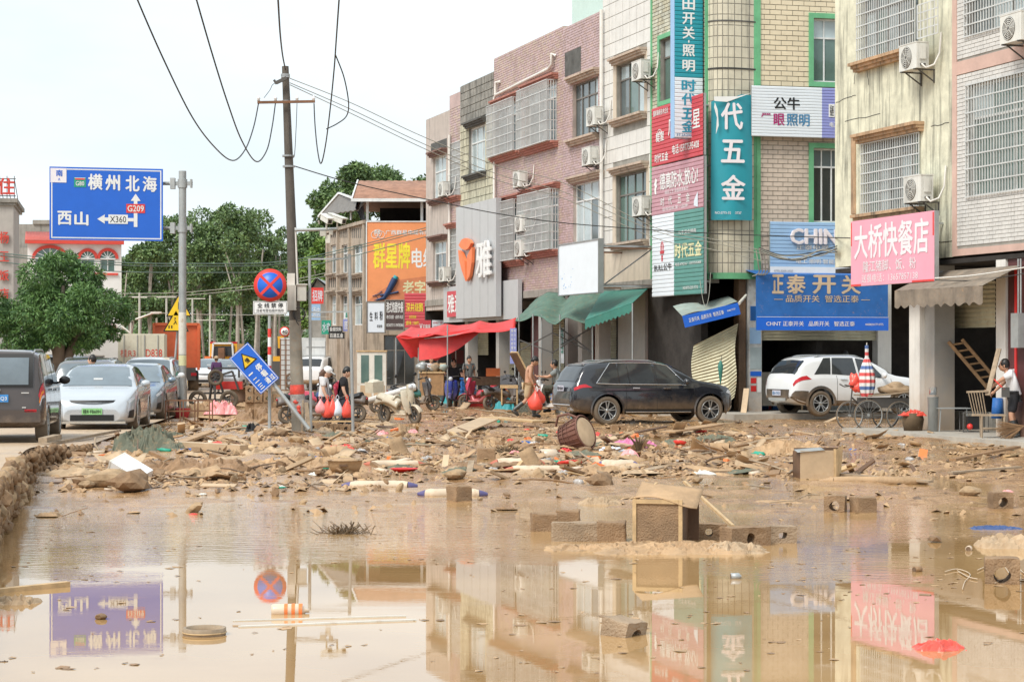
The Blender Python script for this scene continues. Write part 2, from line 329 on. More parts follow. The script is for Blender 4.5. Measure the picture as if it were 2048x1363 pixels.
# ground round the viewpoint and to the sides, so that the place goes on outside the frame
g = MB('wet_mud'); g.quad((-400,-300,-.16),(400,-300,-.16),(400,6.2,-.16),(-400,6.2,-.16)); g.quad((-900,6.2,-.17),(900,6.2,-.17),(900,1500,-.17),(-900,1500,-.17)); g.obj('terrain', kind='structure')
# flood water
wm = bpy.data.materials.new('muddy_water'); wm.use_nodes = True; M['muddy_water'] = wm
t = wm.node_tree; N = t.nodes; K = t.links.new; b = N['Principled BSDF']; gg = N.new('ShaderNodeNewGeometry')
b.inputs['Base Color'].default_value = (.33, .205, .105, 1); b.inputs['IOR'].default_value = 1.45; b.inputs['Specular IOR Level'].default_value = .62; b.inputs['Roughness'].default_value = .004
sp = N.new('ShaderNodeSeparateXYZ'); K(gg.outputs['Position'], sp.inputs[0])
nn = N.new('ShaderNodeTexNoise'); nn.inputs['Scale'].default_value = .5; nn.inputs['Detail'].default_value = 5; K(gg.outputs['Position'], nn.inputs['Vector'])
rr_ = N.new('ShaderNodeValToRGB'); rr_.color_ramp.elements[0].color = (.38,.225,.095,1); rr_.color_ramp.elements[0].position = .35; rr_.color_ramp.elements[1].color = (.49,.31,.145,1); rr_.color_ramp.elements[1].position = .65; K(nn.outputs['Fac'], rr_.inputs[0]); K(rr_.outputs[0], b.inputs['Base Color'])
nf = N.new('ShaderNodeTexNoise'); nf.inputs['Scale'].default_value = 1.1; nf.inputs['Detail'].default_value = 8; nf.inputs['Roughness'].default_value = .7; mf = N.new('ShaderNodeMapping'); mf.inputs['Scale'].default_value = (.6, 2.0, 1); K(gg.outputs['Position'], mf.inputs[0]); K(mf.outputs[0], nf.inputs['Vector'])
rf_ = N.new('ShaderNodeMapRange'); rf_.inputs[1].default_value = .50; rf_.inputs[2].default_value = .66; rf_.inputs[3].default_value = .004; rf_.inputs[4].default_value = .06; K(nf.outputs['Fac'], rf_.inputs[0]); K(rf_.outputs[0], b.inputs['Roughness'])
# ripples: almost none on the near puddle, wind and current ripples beyond ~17 m
mr = N.new('ShaderNodeMapRange'); mr.inputs[1].default_value = 16.5; mr.inputs[2].default_value = 21; mr.inputs[3].default_value = .003; mr.inputs[4].default_value = .30; mr.clamp = True
na = N.new('ShaderNodeTexNoise'); na.inputs['Scale'].default_value = .35; na.inputs['Detail'].default_value = 3; K(gg.outputs['Position'], na.inputs['Vector'])
ma = N.new('ShaderNodeMath'); ma.operation = 'MULTIPLY_ADD'; ma.inputs[1].default_value = 9; K(na.outputs['Fac'], ma.inputs[0]); ms = N.new('ShaderNodeMath'); ms.operation = 'SUBTRACT'; ms.inputs[1].default_value = 4.5; K(sp.outputs['Y'], ms.inputs[0]); K(ms.outputs[0], ma.inputs[2]); K(ma.outputs[0], mr.inputs[0])
mpp = N.new('ShaderNodeMapping'); mpp.inputs['Scale'].default_value = (1.4, 3.4, 1); mpp.inputs['Rotation'].default_value = (0,0,.25); K(gg.outputs['Position'], mpp.inputs[0])
nr = N.new('ShaderNodeTexNoise'); nr.inputs['Scale'].default_value = 2.4; nr.inputs['Detail'].default_value = 4; nr.inputs['Roughness'].default_value = .6; K(mpp.outputs[0], nr.inputs['Vector'])
bp = N.new('ShaderNodeBump'); bp.inputs['Distance'].default_value = .035; K(mr.outputs[0], bp.inputs['Strength']); K(nr.outputs['Fac'], bp.inputs['Height']); K(bp.outputs[0], b.inputs['Normal'])
wt = MB('muddy_water'); wt.quad((-60,-20,0),(60,-20,0),(60,96,0),(-60,96,0)); wt.obj('flood_water', kind='structure')

# left yard (raised, dry mud) with its rough stone edge
g = MB('drying_mud')
yy = [7+i*.6 for i in range(150)]
def fyard(u, v):
    y = 7+v*93; e = yard_edge(y); x = e-u*u*(60) ; return (x, y, yard_h(y)+.02*fbm(x, y, .8)*(1 if u > .02 else 0))
g.grid(fyard, 40, 180)
g.obj('yard', kind='structure')
wl = thing('stone_retaining_wall', 'rough rubble stone retaining wall along the raised yard at left', 'wall', (0,0,0))
g = MB('muddark')
pts = [7+i*.5 for i in range(64)]
for a, b_ in zip(pts, pts[1:]):
    xa, xb = yard_edge(a)-.02, yard_edge(b_)-.02
    g.quad((xa,a,-.2),(xb,b_,-.2),(xb,b_,yard_h(b_)-.02),(xa,a,yard_h(a)-.02))
g.obj('mortar_core', wl)
rocks = []
def rock_mesh(seed, m, sub=2, amp=.45, sq=(1,1,.8)):
    bm = bmesh.new(); bmesh.ops.create_icosphere(bm, subdivisions=sub, radius=.5); o = Vector((seed*3.7, seed*1.3, seed*9.1))
    for v in bm.verts:
        c = v.co.copy(); k = 1+amp*mnoise.noise(c*2.2+o)+amp*.5*mnoise.noise(c*5+o); v.co = Vector((c.x*k*sq[0], c.y*k*sq[1], c.z*k*sq[2]))
    me = bpy.data.meshes.new('rock'); bm.to_mesh(me); bm.free(); me.materials.append(M[m]); return me
for i in range(8): rocks.append(rock_mesh(i, 'rock' if i % 2 else 'rockl', 2 if i < 4 else 1))
y = 14.0; nst = 0; rw = random.Random(3)
while y < 33:
    h = yard_h(y); z = .02
    while z < h-.03 and nst < 300:
        s = rw.uniform(.09, .20)
        o = link('stone', rocks[rw.randrange(8)], wl, (yard_edge(y)+rw.uniform(.0,.05)-.3*0, y+rw.uniform(-.05,.05), z+s*.3), (rw.uniform(-.5,.5), rw.uniform(-.4,.4), rw.uniform(0,6)))
        o.scale = (s*rw.uniform(.8,1.2), s*rw.uniform(1,1.5), s*rw.uniform(.9,1.6)); z += s*.62; nst += 1
    y += rw.uniform(.14, .24)*(1+ (y-14)*.02)
g = MB('rock')
for i in range(700):
    y = rw.uniform(9, 36); s = rw.uniform(.04,.12); g.ball((yard_edge(y)+rw.uniform(-.04,.10), y, rw.uniform(0, yard_h(y))), s*.6, 6, amp=.4, seed=i)
g.obj('small_stones', wl, kind='stuff')
# raised pavement before the shops
g = MB('concl')
def pave(u0, u1, o0, o1, z): 
    a, b_, c, d = ROW.w(u0,o0,z), ROW.w(u1,o0,z), ROW.w(u1,o1,z), ROW.w(u0,o1,z)
    g.add([tuple(a),tuple(b_),tuple(c),tuple(d)]+[(p.x,p.y,-.1) for p in (a,b_,c,d)], [(0,1,2,3),(3,2,6,7),(0,3,7,4),(1,0,4,5),(2,1,5,6)])
pave(-30, 32.5, -7.5, .3, .16)
pave(40.5, 70, -8, 1.2, .09)
g.obj('pavement', kind='structure')
# ================================================================= BUILDINGS
def tm(k, c, **kw): return dm(k, c, **kw)
tm('pinktile', (.48,.345,.32), rough=.5, var=.22, scale=1.3); tm('pinktile2', (.51,.40,.33), rough=.5, var=.2, scale=1.3); tm('pinktile3', (.50,.37,.38), rough=.5, var=.2)
tm('grout', (.46,.38,.34), rough=.9, var=.25); tm('groutg', (.30,.29,.26), rough=.9, var=.3); tm('hoodred', (.40,.16,.12), rough=.7, var=.25, streak=.5); tm('hoodbr', (.20,.11,.09), rough=.8, var=.3, streak=.5)
tm('stucco_pink', (.48,.42,.38), rough=.9, var=.12, streak=.55, bump=.4); tm('blocky', (.52,.50,.38), rough=.85, var=.3, streak=.75); tm('blockyd', (.27,.26,.235), rough=.9, var=.4, streak=.8)
tm('whitetile', (.68,.665,.63), rough=.4, var=.10, streak=.12); tm('beige', (.60,.52,.42), rough=.8, var=.12, streak=.2); tm('beigetrim', (.50,.40,.32), rough=.8, var=.2, streak=.5)
tm('greentile', (.55,.55,.45), rough=.6, var=.25, streak=.85); tm('yellowtile', (.70,.61,.44), rough=.5, var=.10); tm('taupetile', (.60,.51,.43), rough=.6, var=.12, streak=.15); tm('curvetile', (.60,.56,.44), rough=.55, var=.16, streak=.55)
tm('cream', (.67,.66,.52), rough=.85, var=.25, bump=.35, streak=.9); tm('creamtrim', (.50,.33,.20), rough=.85, var=.3, streak=.9); tm('greybrick', (.62,.61,.59), rough=.55, var=.12, streak=.15); tm('pinkband', (.58,.40,.34), rough=.6, var=.15)
tm('greypanel', (.46,.47,.48), rough=.45, var=.05); tm('oldstucco', (.43,.36,.29), rough=.9, var=.25, streak=.7, bump=.4); tm('roofrust', (.34,.18,.12), rough=.8, var=.35); tm('corrug', (.52,.56,.55), rough=.5, var=.1); tm('corrgreen', (.55,.70,.66), rough=.5, var=.06)
tm('darkstain', (.10,.10,.095), rough=.9, var=.4); tm('wallwhite', (.72,.70,.66), rough=.8, var=.08, streak=.15, mud=.7, mudz=1.1); tm('pillargrey', (.38,.37,.35), rough=.7, var=.12, mud=.6, mudz=1.6); tm('doorred', (.42,.03,.025), rough=.6, mud=.5, mudz=1.0); tm('maroon', (.10,.03,.03), rough=.6, mud=.3, mudz=1.0)

class Bld:
    def __init__(s, name, label, P, px0, px1, z0, z1, depth=7, wall='concrete', cat='building', u0=None, u1=None):
        s.P = P; s.u0 = P.u(px0) if u0 is None else u0; s.W = (P.u(px1) if u1 is None else u1)-s.u0; s.z0, s.z1, s.depth, s.wall = z0, z1, depth, wall
        s.root = thing(name, label, cat, P.w(s.u0), P.rz); s.holes = []
    def X(s, px, o=0): return s.P.u(px, o)-s.u0
    def Z(s, px, py, o=0): return s.P.z(px, py, o)
    def rect(s, pa, pb, ya, yb, o=0):
        pc = (pa+pb)/2; return s.X(pa,o), s.X(pb,o), s.Z(pc,yb,o), s.Z(pc,ya,o)
    def hole(s, x0, x1, z0, z1): s.holes.append((x0,x1,z0,z1))
    def finish(s, reveal=.16, name='wall', back=True, top=True):
        g = MB(s.wall); xs = sorted({0, s.W, *[min(max(v,0),s.W) for h in s.holes for v in h[:2]]}); zs = sorted({s.z0, s.z1, *[min(max(v,s.z0),s.z1) for h in s.holes for v in h[2:]]})
        for a, b in zip(xs, xs[1:]):
            for c, d in zip(zs, zs[1:]):
                mxx, mz = (a+b)/2, (c+d)/2
                if any(h[0] < mxx < h[1] and h[2] < mz < h[3] for h in s.holes): continue
                g.quad((a,0,c),(b,0,c),(b,0,d),(a,0,d))
        for a, b, c, d in s.holes:
            r = reveal; g.quad((a,0,c),(a,r,c),(a,r,d),(a,0,d)); g.quad((b,0,d),(b,r,d),(b,r,c),(b,0,c)); g.quad((a,0,d),(a,r,d),(b,r,d),(b,0,d)); g.quad((a,0,c),(b,0,c),(b,r,c),(a,r,c))
        w, D = s.W, s.depth
        g.quad((0,D,s.z0),(0,0,s.z0),(0,0,s.z1),(0,D,s.z1)); g.quad((w,0,s.z0),(w,D,s.z0),(w,D,s.z1),(w,0,s.z1)); g.quad((w,D,s.z0),(0,D,s.z0),(0,D,s.z1),(w,D,s.z1))
        g.quad((0,0,s.z1),(w,0,s.z1),(w,D,s.z1),(0,D,s.z1)); g.quad((0,D,s.z0),(w,D,s.z0),(w,0,s.z0),(0,0,s.z0))
        return g.obj(name, s.root)
    def window(s, pa, pb, ya, yb, cols=3, transom=.3, frame='framew', panes=('pane',), hood=None, sill=None, hm='hoodred', fw=.05, grille=None, rect=None, cut=True, deep=.10):
        x0,x1,z0,z1 = rect or s.rect(pa,pb,ya,yb)
        if cut: s.hole(x0,x1,z0,z1)
        g = MB(frame); y0, y1 = deep, deep+.06
        g.box(x0,x0+fw,y0,y1,z0,z1); g.box(x1-fw,x1,y0,y1,z0,z1); g.box(x0+fw,x1-fw,y0,y1,z0,z0+fw); g.box(x0+fw,x1-fw,y0,y1,z1-fw,z1)
        zt = z1-(z1-z0)*transom if transom else z1-fw/2
        if transom: g.box(x0+fw,x1-fw,y0+.003,y1-.003,zt-fw/2,zt+fw/2)
        for k in range(1, cols):
            xm = x0+(x1-x0)*k/cols; g.box(xm-fw*.4,xm+fw*.4,y0+.006,y1-.006,z0+fw,zt-fw/2)
            if transom: g.box(xm-fw*.3,xm+fw*.3,y0+.006,y1-.006,zt+fw/2,z1-fw)
        f = g.obj('window', s.root)
        for k in range(cols):
            a = x0+(x1-x0)*k/cols; b = x0+(x1-x0)*(k+1)/cols
            for c, d in ([(z0,zt),(zt,z1)] if transom else [(z0,z1)]):
                t = rnd.uniform(-.008,.008); q = MB(rnd.choice(panes)); q.quad((a+.01,y0+.035+t,c+.01),(b-.01,y0+.035-t,c+.01),(b-.01,y0+.035-t*.5,d-.01),(a+.01,y0+.035+t*.5,d-.01)); q.obj('pane', f)
        if hood: s.ledge(x0-.14, x1+.14, z1+.02, hm, up=True)
        if sill: s.ledge(x0-.14, x1+.14, z0-.02, hm, up=False)
        if grille: s.grille(x0-.04, x1+.04, z0, z1, *grille)
        return x0,x1,z0,z1
    def ledge(s, x0, x1, z, m, up=True):
        g = MB(m)
        for i, (o, h) in enumerate([(.14,.07),(.20,.07),(.27,.08)]):
            za = z+.07*i if up else z-.07*(i+1); 
            if not up: o = [.27,.2,.14][i]
            g.box(x0-o*.2, x1+o*.2, -o, 0.0, za, za+.07)
        g.obj('window_hood' if up else 'window_sill', s.root)
    def grille(s, x0, x1, z0, z1, out=.35, m='barw', step=.11, nh=6, r=.011):
        g = MB(m); n = max(3, int((x1-x0)/step))
        for k in range(n+1): x = x0+(x1-x0)*k/n; g.box(x-r,x+r,-out-r,-out+r,z0,z1)
        for j in range(nh+1):
            z = z0+(z1-z0)*j/nh; g.box(x0-.02,x1+.02,-out-.022,-out-.012,z-.014,z+.014)
            if out > .1:
                for x in (x0, x1): g.box(x-.012,x+.012,-out,0,z-.012,z+.012)
        if out > .1:
            for j in range(4):
                for x in (x0,x1): yv = -out*(j+.5)/4; g.box(x-r,x+r,yv-r,yv+r,z0,z1)
            g.box(x0,x1,-out,0,z0-.02,z0-.005)
        g.obj('window_grille', s.root)
    def tiles(s, tw, th, mats, gap=.012, proud=.012, stag=.5, x0=None, x1=None, z0=None, z1=None, parts=0, name='tile', jit=0, holes=None, big=False):
        """clad the wall; up to `parts` tiles are parts of their own, the others one joined part"""
        x0 = 0 if x0 is None else x0; x1 = s.W if x1 is None else x1; z0 = s.z0 if z0 is None else z0; z1 = s.z1 if z1 is None else z1
        H = s.holes if holes is None else holes; jm = [MB(m) for m in mats]; cache = {}; n = 0; r = 0; z = z1-th
        rt = random.Random(int(x0*10+z1*7))
        while z > z0-th*.5:
            za = max(z, z0); iv = [(x0,x1)]
            for h in H:
                if h[2] < z+th-gap and h[3] > za+gap:
                    nv = []
                    for a, b in iv:
                        if h[0] > a: nv.append((a, min(b,h[0])))
                        if h[1] < b: nv.append((max(a,h[1]), b))
                    iv = [q for q in nv if q[1]-q[0] > .02]
            x = x0-(tw*stag if r % 2 else 0)
            while x < x1:
                for a, b in iv:
                    c, d = max(x+gap/2, a), min(x+tw-gap/2, b)
                    if d-c > .03:
                        p = proud+rt.uniform(-jit, jit); mi = rt.randrange(len(mats))
                        if n < parts:
                            key = (round(d-c,3), round(z+th-za,3), mi)
                            if key not in cache:
                                q = MB(mats[mi]); q.box(0,d-c,-proud,0,0,z+th-za-gap); cache[key] = q.mesh('tile')
                            link(name, cache[key], s.root, (c, -jit*rt.random(), za))
                        else:
                            g = jm[mi]; zz = z+th-gap; g.add([(c,-p,za),(d,-p,za),(d,-p,zz),(c,-p,zz),(c,0,za),(d,0,za),(d,0,zz),(c,0,zz)], [(0,1,2,3),(4,5,1,0),(3,2,6,7),(4,0,3,7),(1,5,6,2)])
                        n += 1
                x += tw
            z -= th; r += 1
        for g in jm:
            if g.f: g.obj('tile_cladding', s.root, kind='stuff')
    def pipe(s, px, ya, yb, r=.055, m='pvc', o=.09, joints=True):
        g = MB(m); x = s.X(px,o); za, zb = s.Z(px,ya,o), s.Z(px,yb,o); g.cyl((x,-o,zb),(x,-o,za),r,8)
        z = zb+.6
        while z < za: g.cyl((x,-o,z),(x,-o,z+.09),r*1.3,8); z += 1.9
        g.obj('drainpipe', s.root)

def ac_unit(P, px, py, label, group='air conditioner units on the shop row', o=.5, size=1.0, hose=True):
    """outdoor unit on a bracket; px,py: its outer near top corner"""
    u, z = P.u(px, o), P.z(px, py, o); h = .56*size; wd = .78*size
    r = thing('air_conditioner_unit', label, 'air conditioner', P.w(u, 0, z-h), P.rz, group)
    g = MB('acwhite'); g.box(-wd,0,-o,-o+.30,0,h); g.box(-wd-.01,.01,-o-.008,-o+.31,h,h+.02); c = g.obj('casing', r)
    g = MB('iron'); T = Matrix.Translation((-wd*.58,-o-.004,h*.5)) @ Matrix.Rotation(pi/2,4,'X'); g.T = T
    g.lathe([(0,.0),(.235*size,.0),(.235*size,.006),(0,.006)], 24); g.use('acwhite')
    for q in (.06,.10,.14,.18,.22): g.lathe([(q*size-.006,.008),(q*size+.006,.008),(q*size+.006,.014),(q*size-.006,.014)], 20, close=True)
    for a in range(8): g.bar((.03*cos(a*pi/4),.03*sin(a*pi/4),.012),(.23*size*cos(a*pi/4),.23*size*sin(a*pi/4),.012),.008)
    g.obj('fan_grille', r)
    g = MB('acwhite'); g.box(.011,.03,-o+.06,-o+.22,h*.35,h*.9); g.use('iron'); g.box(.012,.05,-o+.08,-o+.12,.05,.10); g.box(.012,.05,-o+.16,-o+.2,.05,.10); g.obj('valve_cover', r)
    g = MB('iron')
    for x in (-wd+.1,-.1): g.bar((x,0.0,-.015),(x,-o-.02,-.015),.03); g.bar((x,0.0,-.28),(x,-o+.1,-.02),.025); g.bar((x,-.01,0),(x,-.01,-.3),.03)
    g.obj('bracket', r)
    if hose:
        g = MB('pvc'); g.tube([(.05,-o+.1,.08),(.16,-o+.14,-.02),(.24,-o+.3,.05),(.26,-.08,.3),(.26,-.04,.75)], .022, 6); g.obj('hose', r)
    return r

def signboard(P, label, px0, px1, py0, py1, o=.3, m='white', thick=.08, slats=0, split=None, texts=(), frame=None, name='shop_sign', cat='sign', group=None, pycol=None, fw=.05, edge='galv', kind_parts=True, pegs=True):
    """flat shop sign in plane P; py0,py1 are its top and bottom rows at its left edge. texts: (string, x0,x1,y0,y1 as fractions from top left, material, bold)"""
    u0, u1 = P.u(px0,o), P.u(px1,o); zt, zb = P.z(px0,py0,o), P.z(px0,py1,o); w, h = u1-u0, zt-zb
    r = thing(name, label, cat, P.w(u0,o,zb), P.rz, group)
    g = MB(edge); g.box(0,w,.012,thick,0,h)
    if o > .15 and pegs:
        for x in (w*.15, w*.85):
            for z in (h*.15,h*.85): g.bar((x,thick,z),(x,o,z),.04)
    g.obj('backing', r)
    regs = [(0,1,m)] if not split else [(0,split[0],m),(split[0],1,split[1])]
    if slats:
        for a, b, mm in regs:
            q = MB(mm); sh = h/slats; q.add([(a*w,0,.0),(b*w,0,.0),(b*w,-.014,sh*.18),(a*w,-.014,sh*.18),(b*w,-.014,sh*.80),(a*w,-.014,sh*.80),(b*w,0,sh*.97),(a*w,0,sh*.97)], [(0,1,2,3),(3,2,4,5),(5,4,6,7)])
            me = q.mesh('slat')
            for k in range(slats): link('slat', me, r, (0,0,k*sh))
        ty = -.017
    else:
        for a, b, mm in regs:
            q = MB(mm); q.box(a*w,b*w,0,.012,0,h); q.obj('panel', r)
        ty = -.004
    if frame:
        q = MB(frame); q.box(-fw/2,fw/2,-.03,thick,-fw/2,h+fw/2); q.box(w-fw/2,w+fw/2,-.03,thick,-fw/2,h+fw/2); q.box(fw/2,w-fw/2,-.03,thick,-fw/2,fw/2); q.box(fw/2,w-fw/2,-.03,thick,h-fw/2,h+fw/2); q.obj('frame', r)
    for t in texts:
        s_, a, b, c, d, mm = t[:6]; bo = t[6] if len(t) > 6 else .02; dp = t[7] if len(t) > 7 else .006
        lettering(r, s_, a*w, b*w, h*(1-d), h*(1-c), mm, y=ty, bold=bo, depth=dp)
    return r, w, h

print('buildings')
DARKP = ('paned','pane'); LITE = ('panel','pane','panel')
# --- B1 far end house of the row
b = Bld('shop_house', 'narrow grey pink rendered shop house at the far end of the row', ROW, 852, 922, ROW.z(870,620), ROW.z(852,240), wall='stucco_pink')
w = b.window(866,892,312,397, 2, .35, panes=LITE, hood=1, sill=1, hm='hoodbr'); w = b.window(866,892,482,561, 2, .3, panes=('pane','panel'), hood=1, sill=1, hm='hoodbr')
b.window(901,921,285,392, 2, .3, panes=('pane',), grille=(.02,'barw',.10,8), sill=1, hm='hoodred'); b.window(901,913,458,568, 1, .3, panes=('pane',), grille=(.02,'barw',.1,8), hood=1, hm='hoodred')
b.finish(); x = b.X(900); b.tiles(.20,.10,('pinktile','pinktile3','pinktile2'), x0=x, z1=b.z1+.0, gap=.02, proud=.02); b.pipe(899,270,570)
g = MB('darkstain'); a_ = b.rect(862,894,282,306); g.box(a_[0],a_[1],-.006,0,a_[2],a_[3]); g.obj('water_stain', b.root)
g = MB('pinktile'); g.box(x,b.W,-.02,1,b.z1,b.z1+.55); g.obj('parapet', b.root)
# --- B2 blocky green grey house
b = Bld('shop_house', 'weathered green grey block tiled shop house with a blackened parapet', ROW, 922, 988.5, 4.0, ROW.z(922,173), wall='blockyd')
b.window(938,972,252,346, 3, .33, panes=LITE, hood=1, sill=1, hm='darkstain'); b.window(936,976,420,540, 3, .33, panes=('pane',))
b.finish(); zc = b.Z(950,240); b.tiles(.42,.30,('blockyd',), z0=zc, gap=.03, proud=.035, jit=.004, parts=200, name='block'); b.tiles(.42,.30,('blocky',), z1=zc, gap=.03, proud=.035, jit=.004, parts=100, name='block')
# --- B3 pink
b = Bld('shop_house', 'three storey pink tiled shop house with white window cages', ROW, 988.5, 1127, 4.0, ROW.z(988,118), wall='grout')
b.window(993,1044,205,308, 3, .25, panes=('panel','pane'), hood=1, sill=1, grille=(.38,'barw',.12,6)); b.window(1054,1114,172,290, 3, .25, panes=('panel','pane'), hood=1, sill=1, grille=(.38,'barw',.12,6))
b.window(991,1046,405,522, 3, .25, panes=('paneg','pane'), hood=1, sill=1, grille=(.38,'barw',.12,7)); b.window(1056,1118,385,502, 3, .25, panes=('paneg','pane'), hood=1, sill=1, grille=(.38,'barw',.12,7))
b.finish(); b.tiles(.155,.085,('pinktile','pinktile','pinktile2','pinktile3'), gap=.018, proud=.018, jit=.003)
g = MB('pvc'); zz = [b.Z(993,205,.1), b.Z(1108,150,.1)]
g.tube([(b.X(1108,.1),-.02,b.Z(1108,112,.1)),(b.X(1105,.1),-.12,b.Z(1105,108,.1)),(b.X(1105,.1),-.12,b.Z(1105,128,.1)),(b.X(1098,.1),-.12,b.Z(1098,138,.1)),(b.X(994,.1),-.12,b.Z(994,190,.1)),(b.X(990,.1),-.12,b.Z(990,196,.1)),(b.X(990,.1),-.12,b.Z(990,585,.1))], .06, 8)
g.tube([(b.X(998,.1),-.02,b.Z(998,163,.1)),(b.X(993,.1),-.12,b.Z(993,165,.1)),(b.X(992,.1),-.12,b.Z(992,190,.1))], .06, 8); g.obj('drainpipe', b.root)
# --- B4
b = Bld('shop_house', 'pink tiled shop house with a soot stained parapet beside the tall pink one', ROW, 1127, 1206, 4.0, ROW.z(1127,57), wall='grout')
b.window(1146,1197,160,272, 4, .28, panes=('panel','pane','panel'), hood=1, sill=1, hm='beigetrim', frame='frameg'); b.window(1147,1206,362,490, 4, .28, panes=('panel','panel','pane'), hood=1, hm='beigetrim')
b.finish(); xm = b.X(1143); b.tiles(.155,.085,('pinktile','pinktile3','pinktile3'), gap=.018, proud=.018, jit=.003)
g = MB('darkstain'); a_ = b.rect(1131,1163,100,148); g.box(a_[0],a_[1],-.026,0,a_[2],a_[3]); g.obj('water_stain', b.root)
g = MB('pvc'); g.tube([(b.X(1204,.1),-.12,b.Z(1204,20,.1)),(b.X(1204,.1),-.12,4.1)], .065, 8); g.obj('drainpipe', b.root)
g = MB('corrgreen'); xa, xb = 0, b.W; n = 30
prof = [(xa+(xb-xa)*i/n, (-.04 if i%2 else .02)) for i in range(n+1)]
g.grid(lambda u,v: (xa+(xb-xa)*u, (-.04 if int(u*n+.5)%2 else .02)+.3, b.z1+v*(2.6+.35*u)), n, 1, 0); g.obj('corrugated_screen', b.root)
# --- B5 white tiles
b = Bld('shop_house', 'shop house faced with large pale grey square tiles and beige window surrounds', ROW, 1206.5, 1303, 4.0, ROW.z(1250,-60), wall='groutg')
b.window(1234,1290,122,231, 3, .28, panes=('pane','paneg','panel'), hood=1, sill=1, hm='beigetrim', frame='frameg'); b.window(1233,1294,345,482, 4, .3, panes=('paneg','pane'), hood=1, sill=1, hm='beigetrim', frame='frameg')
b.finish(); fr = b.rect(1222,1300,100,250); f2 = b.rect(1222,1301,330,500)
g = MB('beige')
for wn in b.holes:
    a, c, d, e = wn
    for q in ((a-.28,a,d-.1,e+.1),(c,c+.22,d-.1,e+.1)): g = MB('beige'); g.box(q[0],q[1],-.03,0,q[2],q[3]); g.obj('window_surround', b.root)
pass
b.tiles(.60,.42,('whitetile',), gap=.02, proud=.02, stag=0, parts=300, holes=[(h[0]-.28,h[1]+.22,h[2]-.1,h[3]+.1) for h in b.holes], z0=5.0)
g = MB('beige'); g.box(0,b.W,-.025,0,4.0,5.0); g.obj('lower_band', b.root)
# --- B6 corner house: left face
b6 = Bld('corner_shop_house', 'corner shop house with a rounded tiled corner and green trim, hung with hardware shop signs', ROW, 1303.5, 1415, 4.0, ROW.z(1303,-60), depth=3.5, wall='groutg')
b = b6
b.window(1321,1347,75,200, 2, .3, panes=('panel','paneg'), frame='frameg'); b.window(1380,1404,60,180, 2, .3, panes=('paned',))
b.finish(); b.tiles(.30,.11,('greentile','blocky'), gap=.022, proud=.02, jit=.003)
g = MB('greentrim'); xg = b.X(1305); g.box(0,.1,-.05,0,4.0,b.z1)
for h in b.holes:
    g.box(h[0]-.14,h[1]+.1,-.05,0,h[3],h[3]+.13); g.box(h[0]-.14,h[1]+.1,-.05,0,h[2]-.13,h[2]); g.box(h[0]-.14,h[0],-.05,0,h[2],h[3])
g.obj('trim', b.root)
# rounded corner + right face as their own plane
FACE = Plane(6.87, 55.9, R(14)); P0 = ROW.w(ROW.u(1415)); P0 = Vector((P0.x,P0.y)); C1 = Vector((5.68,55.25)); P2 = Vector((6.87,55.9))
def bz(t): return P0*(1-t)**2+C1*2*t*(1-t)+P2*t*t
loc0 = Vector((b.root.location.x, b.root.location.y)); Rm = Matrix.Rotation(-ROW.rz, 2)
def cl(p, z, out=0, t=None): 
    q = Rm @ (Vector(p)-loc0); return (q.x, q.y, z)
def bzn(t):
    d = (bz(min(t+.01,1))-bz(max(t-.01,0))).normalized(); return Vector((d.y,-d.x))
def cpt(t, z, o): p = bz(t)+bzn(t)*o; return cl(p, z)
ztop = b.z1; g = MB('groutg'); NB = 12
for i in range(NB): g.quad(cpt(i/NB,4,0),cpt((i+1)/NB,4,0),cpt((i+1)/NB,ztop,0),cpt(i/NB,ztop,0))
g.quad(cpt(0,4,0),cl((8,60),4),cl((8,60),4),cpt(1,4,0)); g.obj('rounded_corner', b.root)
# tiles on the curve: square ones
g = MB('curvetile'); NC = 9; z = 4.0; k = 0; cache = None
while z < ztop-.1:
    for i in range(NC):
        a, c = i/NC+.008, (i+1)/NC-.008
        vs_ = [cpt(a,z+.008,.015),cpt(c,z+.008,.015),cpt(c,z+.285,.015),cpt(a,z+.285,.015),cpt(a,z+.008,0),cpt(c,z+.008,0),cpt(c,z+.285,0),cpt(a,z+.285,0)]
        q = MB('curvetile'); q.add(vs_, [(0,1,2,3),(4,5,1,0),(3,2,6,7),(4,0,3,7),(1,5,6,2)])
        if k < 290: q.obj('tile', b.root)
        else: g.add(vs_, [(0,1,2,3),(4,5,1,0),(3,2,6,7),(4,0,3,7),(1,5,6,2)])
        k += 1
    z += .30
if g.f: g.obj('tile_cladding', b.root, kind='stuff')
g = MB('greentrim')
for t in (0,1):
    for i in range(1): p = cpt(t,4,0); g.T = Matrix.Translation((p[0],p[1],0)); g.box(-.06,.06,-.06,.06,3.9,ztop)
g.T = Matrix.Identity(4)
for i in range(NB): g.add([cpt(i/NB,3.85,.06),cpt((i+1)/NB,3.85,.06),cpt((i+1)/NB,4.02,.06),cpt(i/NB,4.02,.06),cpt(i/NB,3.85,-.1),cpt((i+1)/NB,3.85,-.1)], [(0,1,2,3),(4,5,1,0)])
g.use('darkstain')
for zz in (ztop-3.55, FACE.z(1505,45), FACE.z(1505,140)):
    for i in range(NB): g.add([cpt(i/NB,zz-.02,.03),cpt((i+1)/NB,zz-.02,.03),cpt((i+1)/NB,zz+.02,.03),cpt(i/NB,zz+.02,.03)], [(0,1,2,3)])
g.obj('corner_trim', b.root)
bf = Bld('corner_house_wing', 'cream and taupe brick tiled side of the corner house facing the side street', FACE, 1505, 1860, 4.0, ztop, depth=7, wall='groutg')
b = bf
rT = b.rect(1626,1700,38,165); rB = b.rect(1626,1705,297,445)
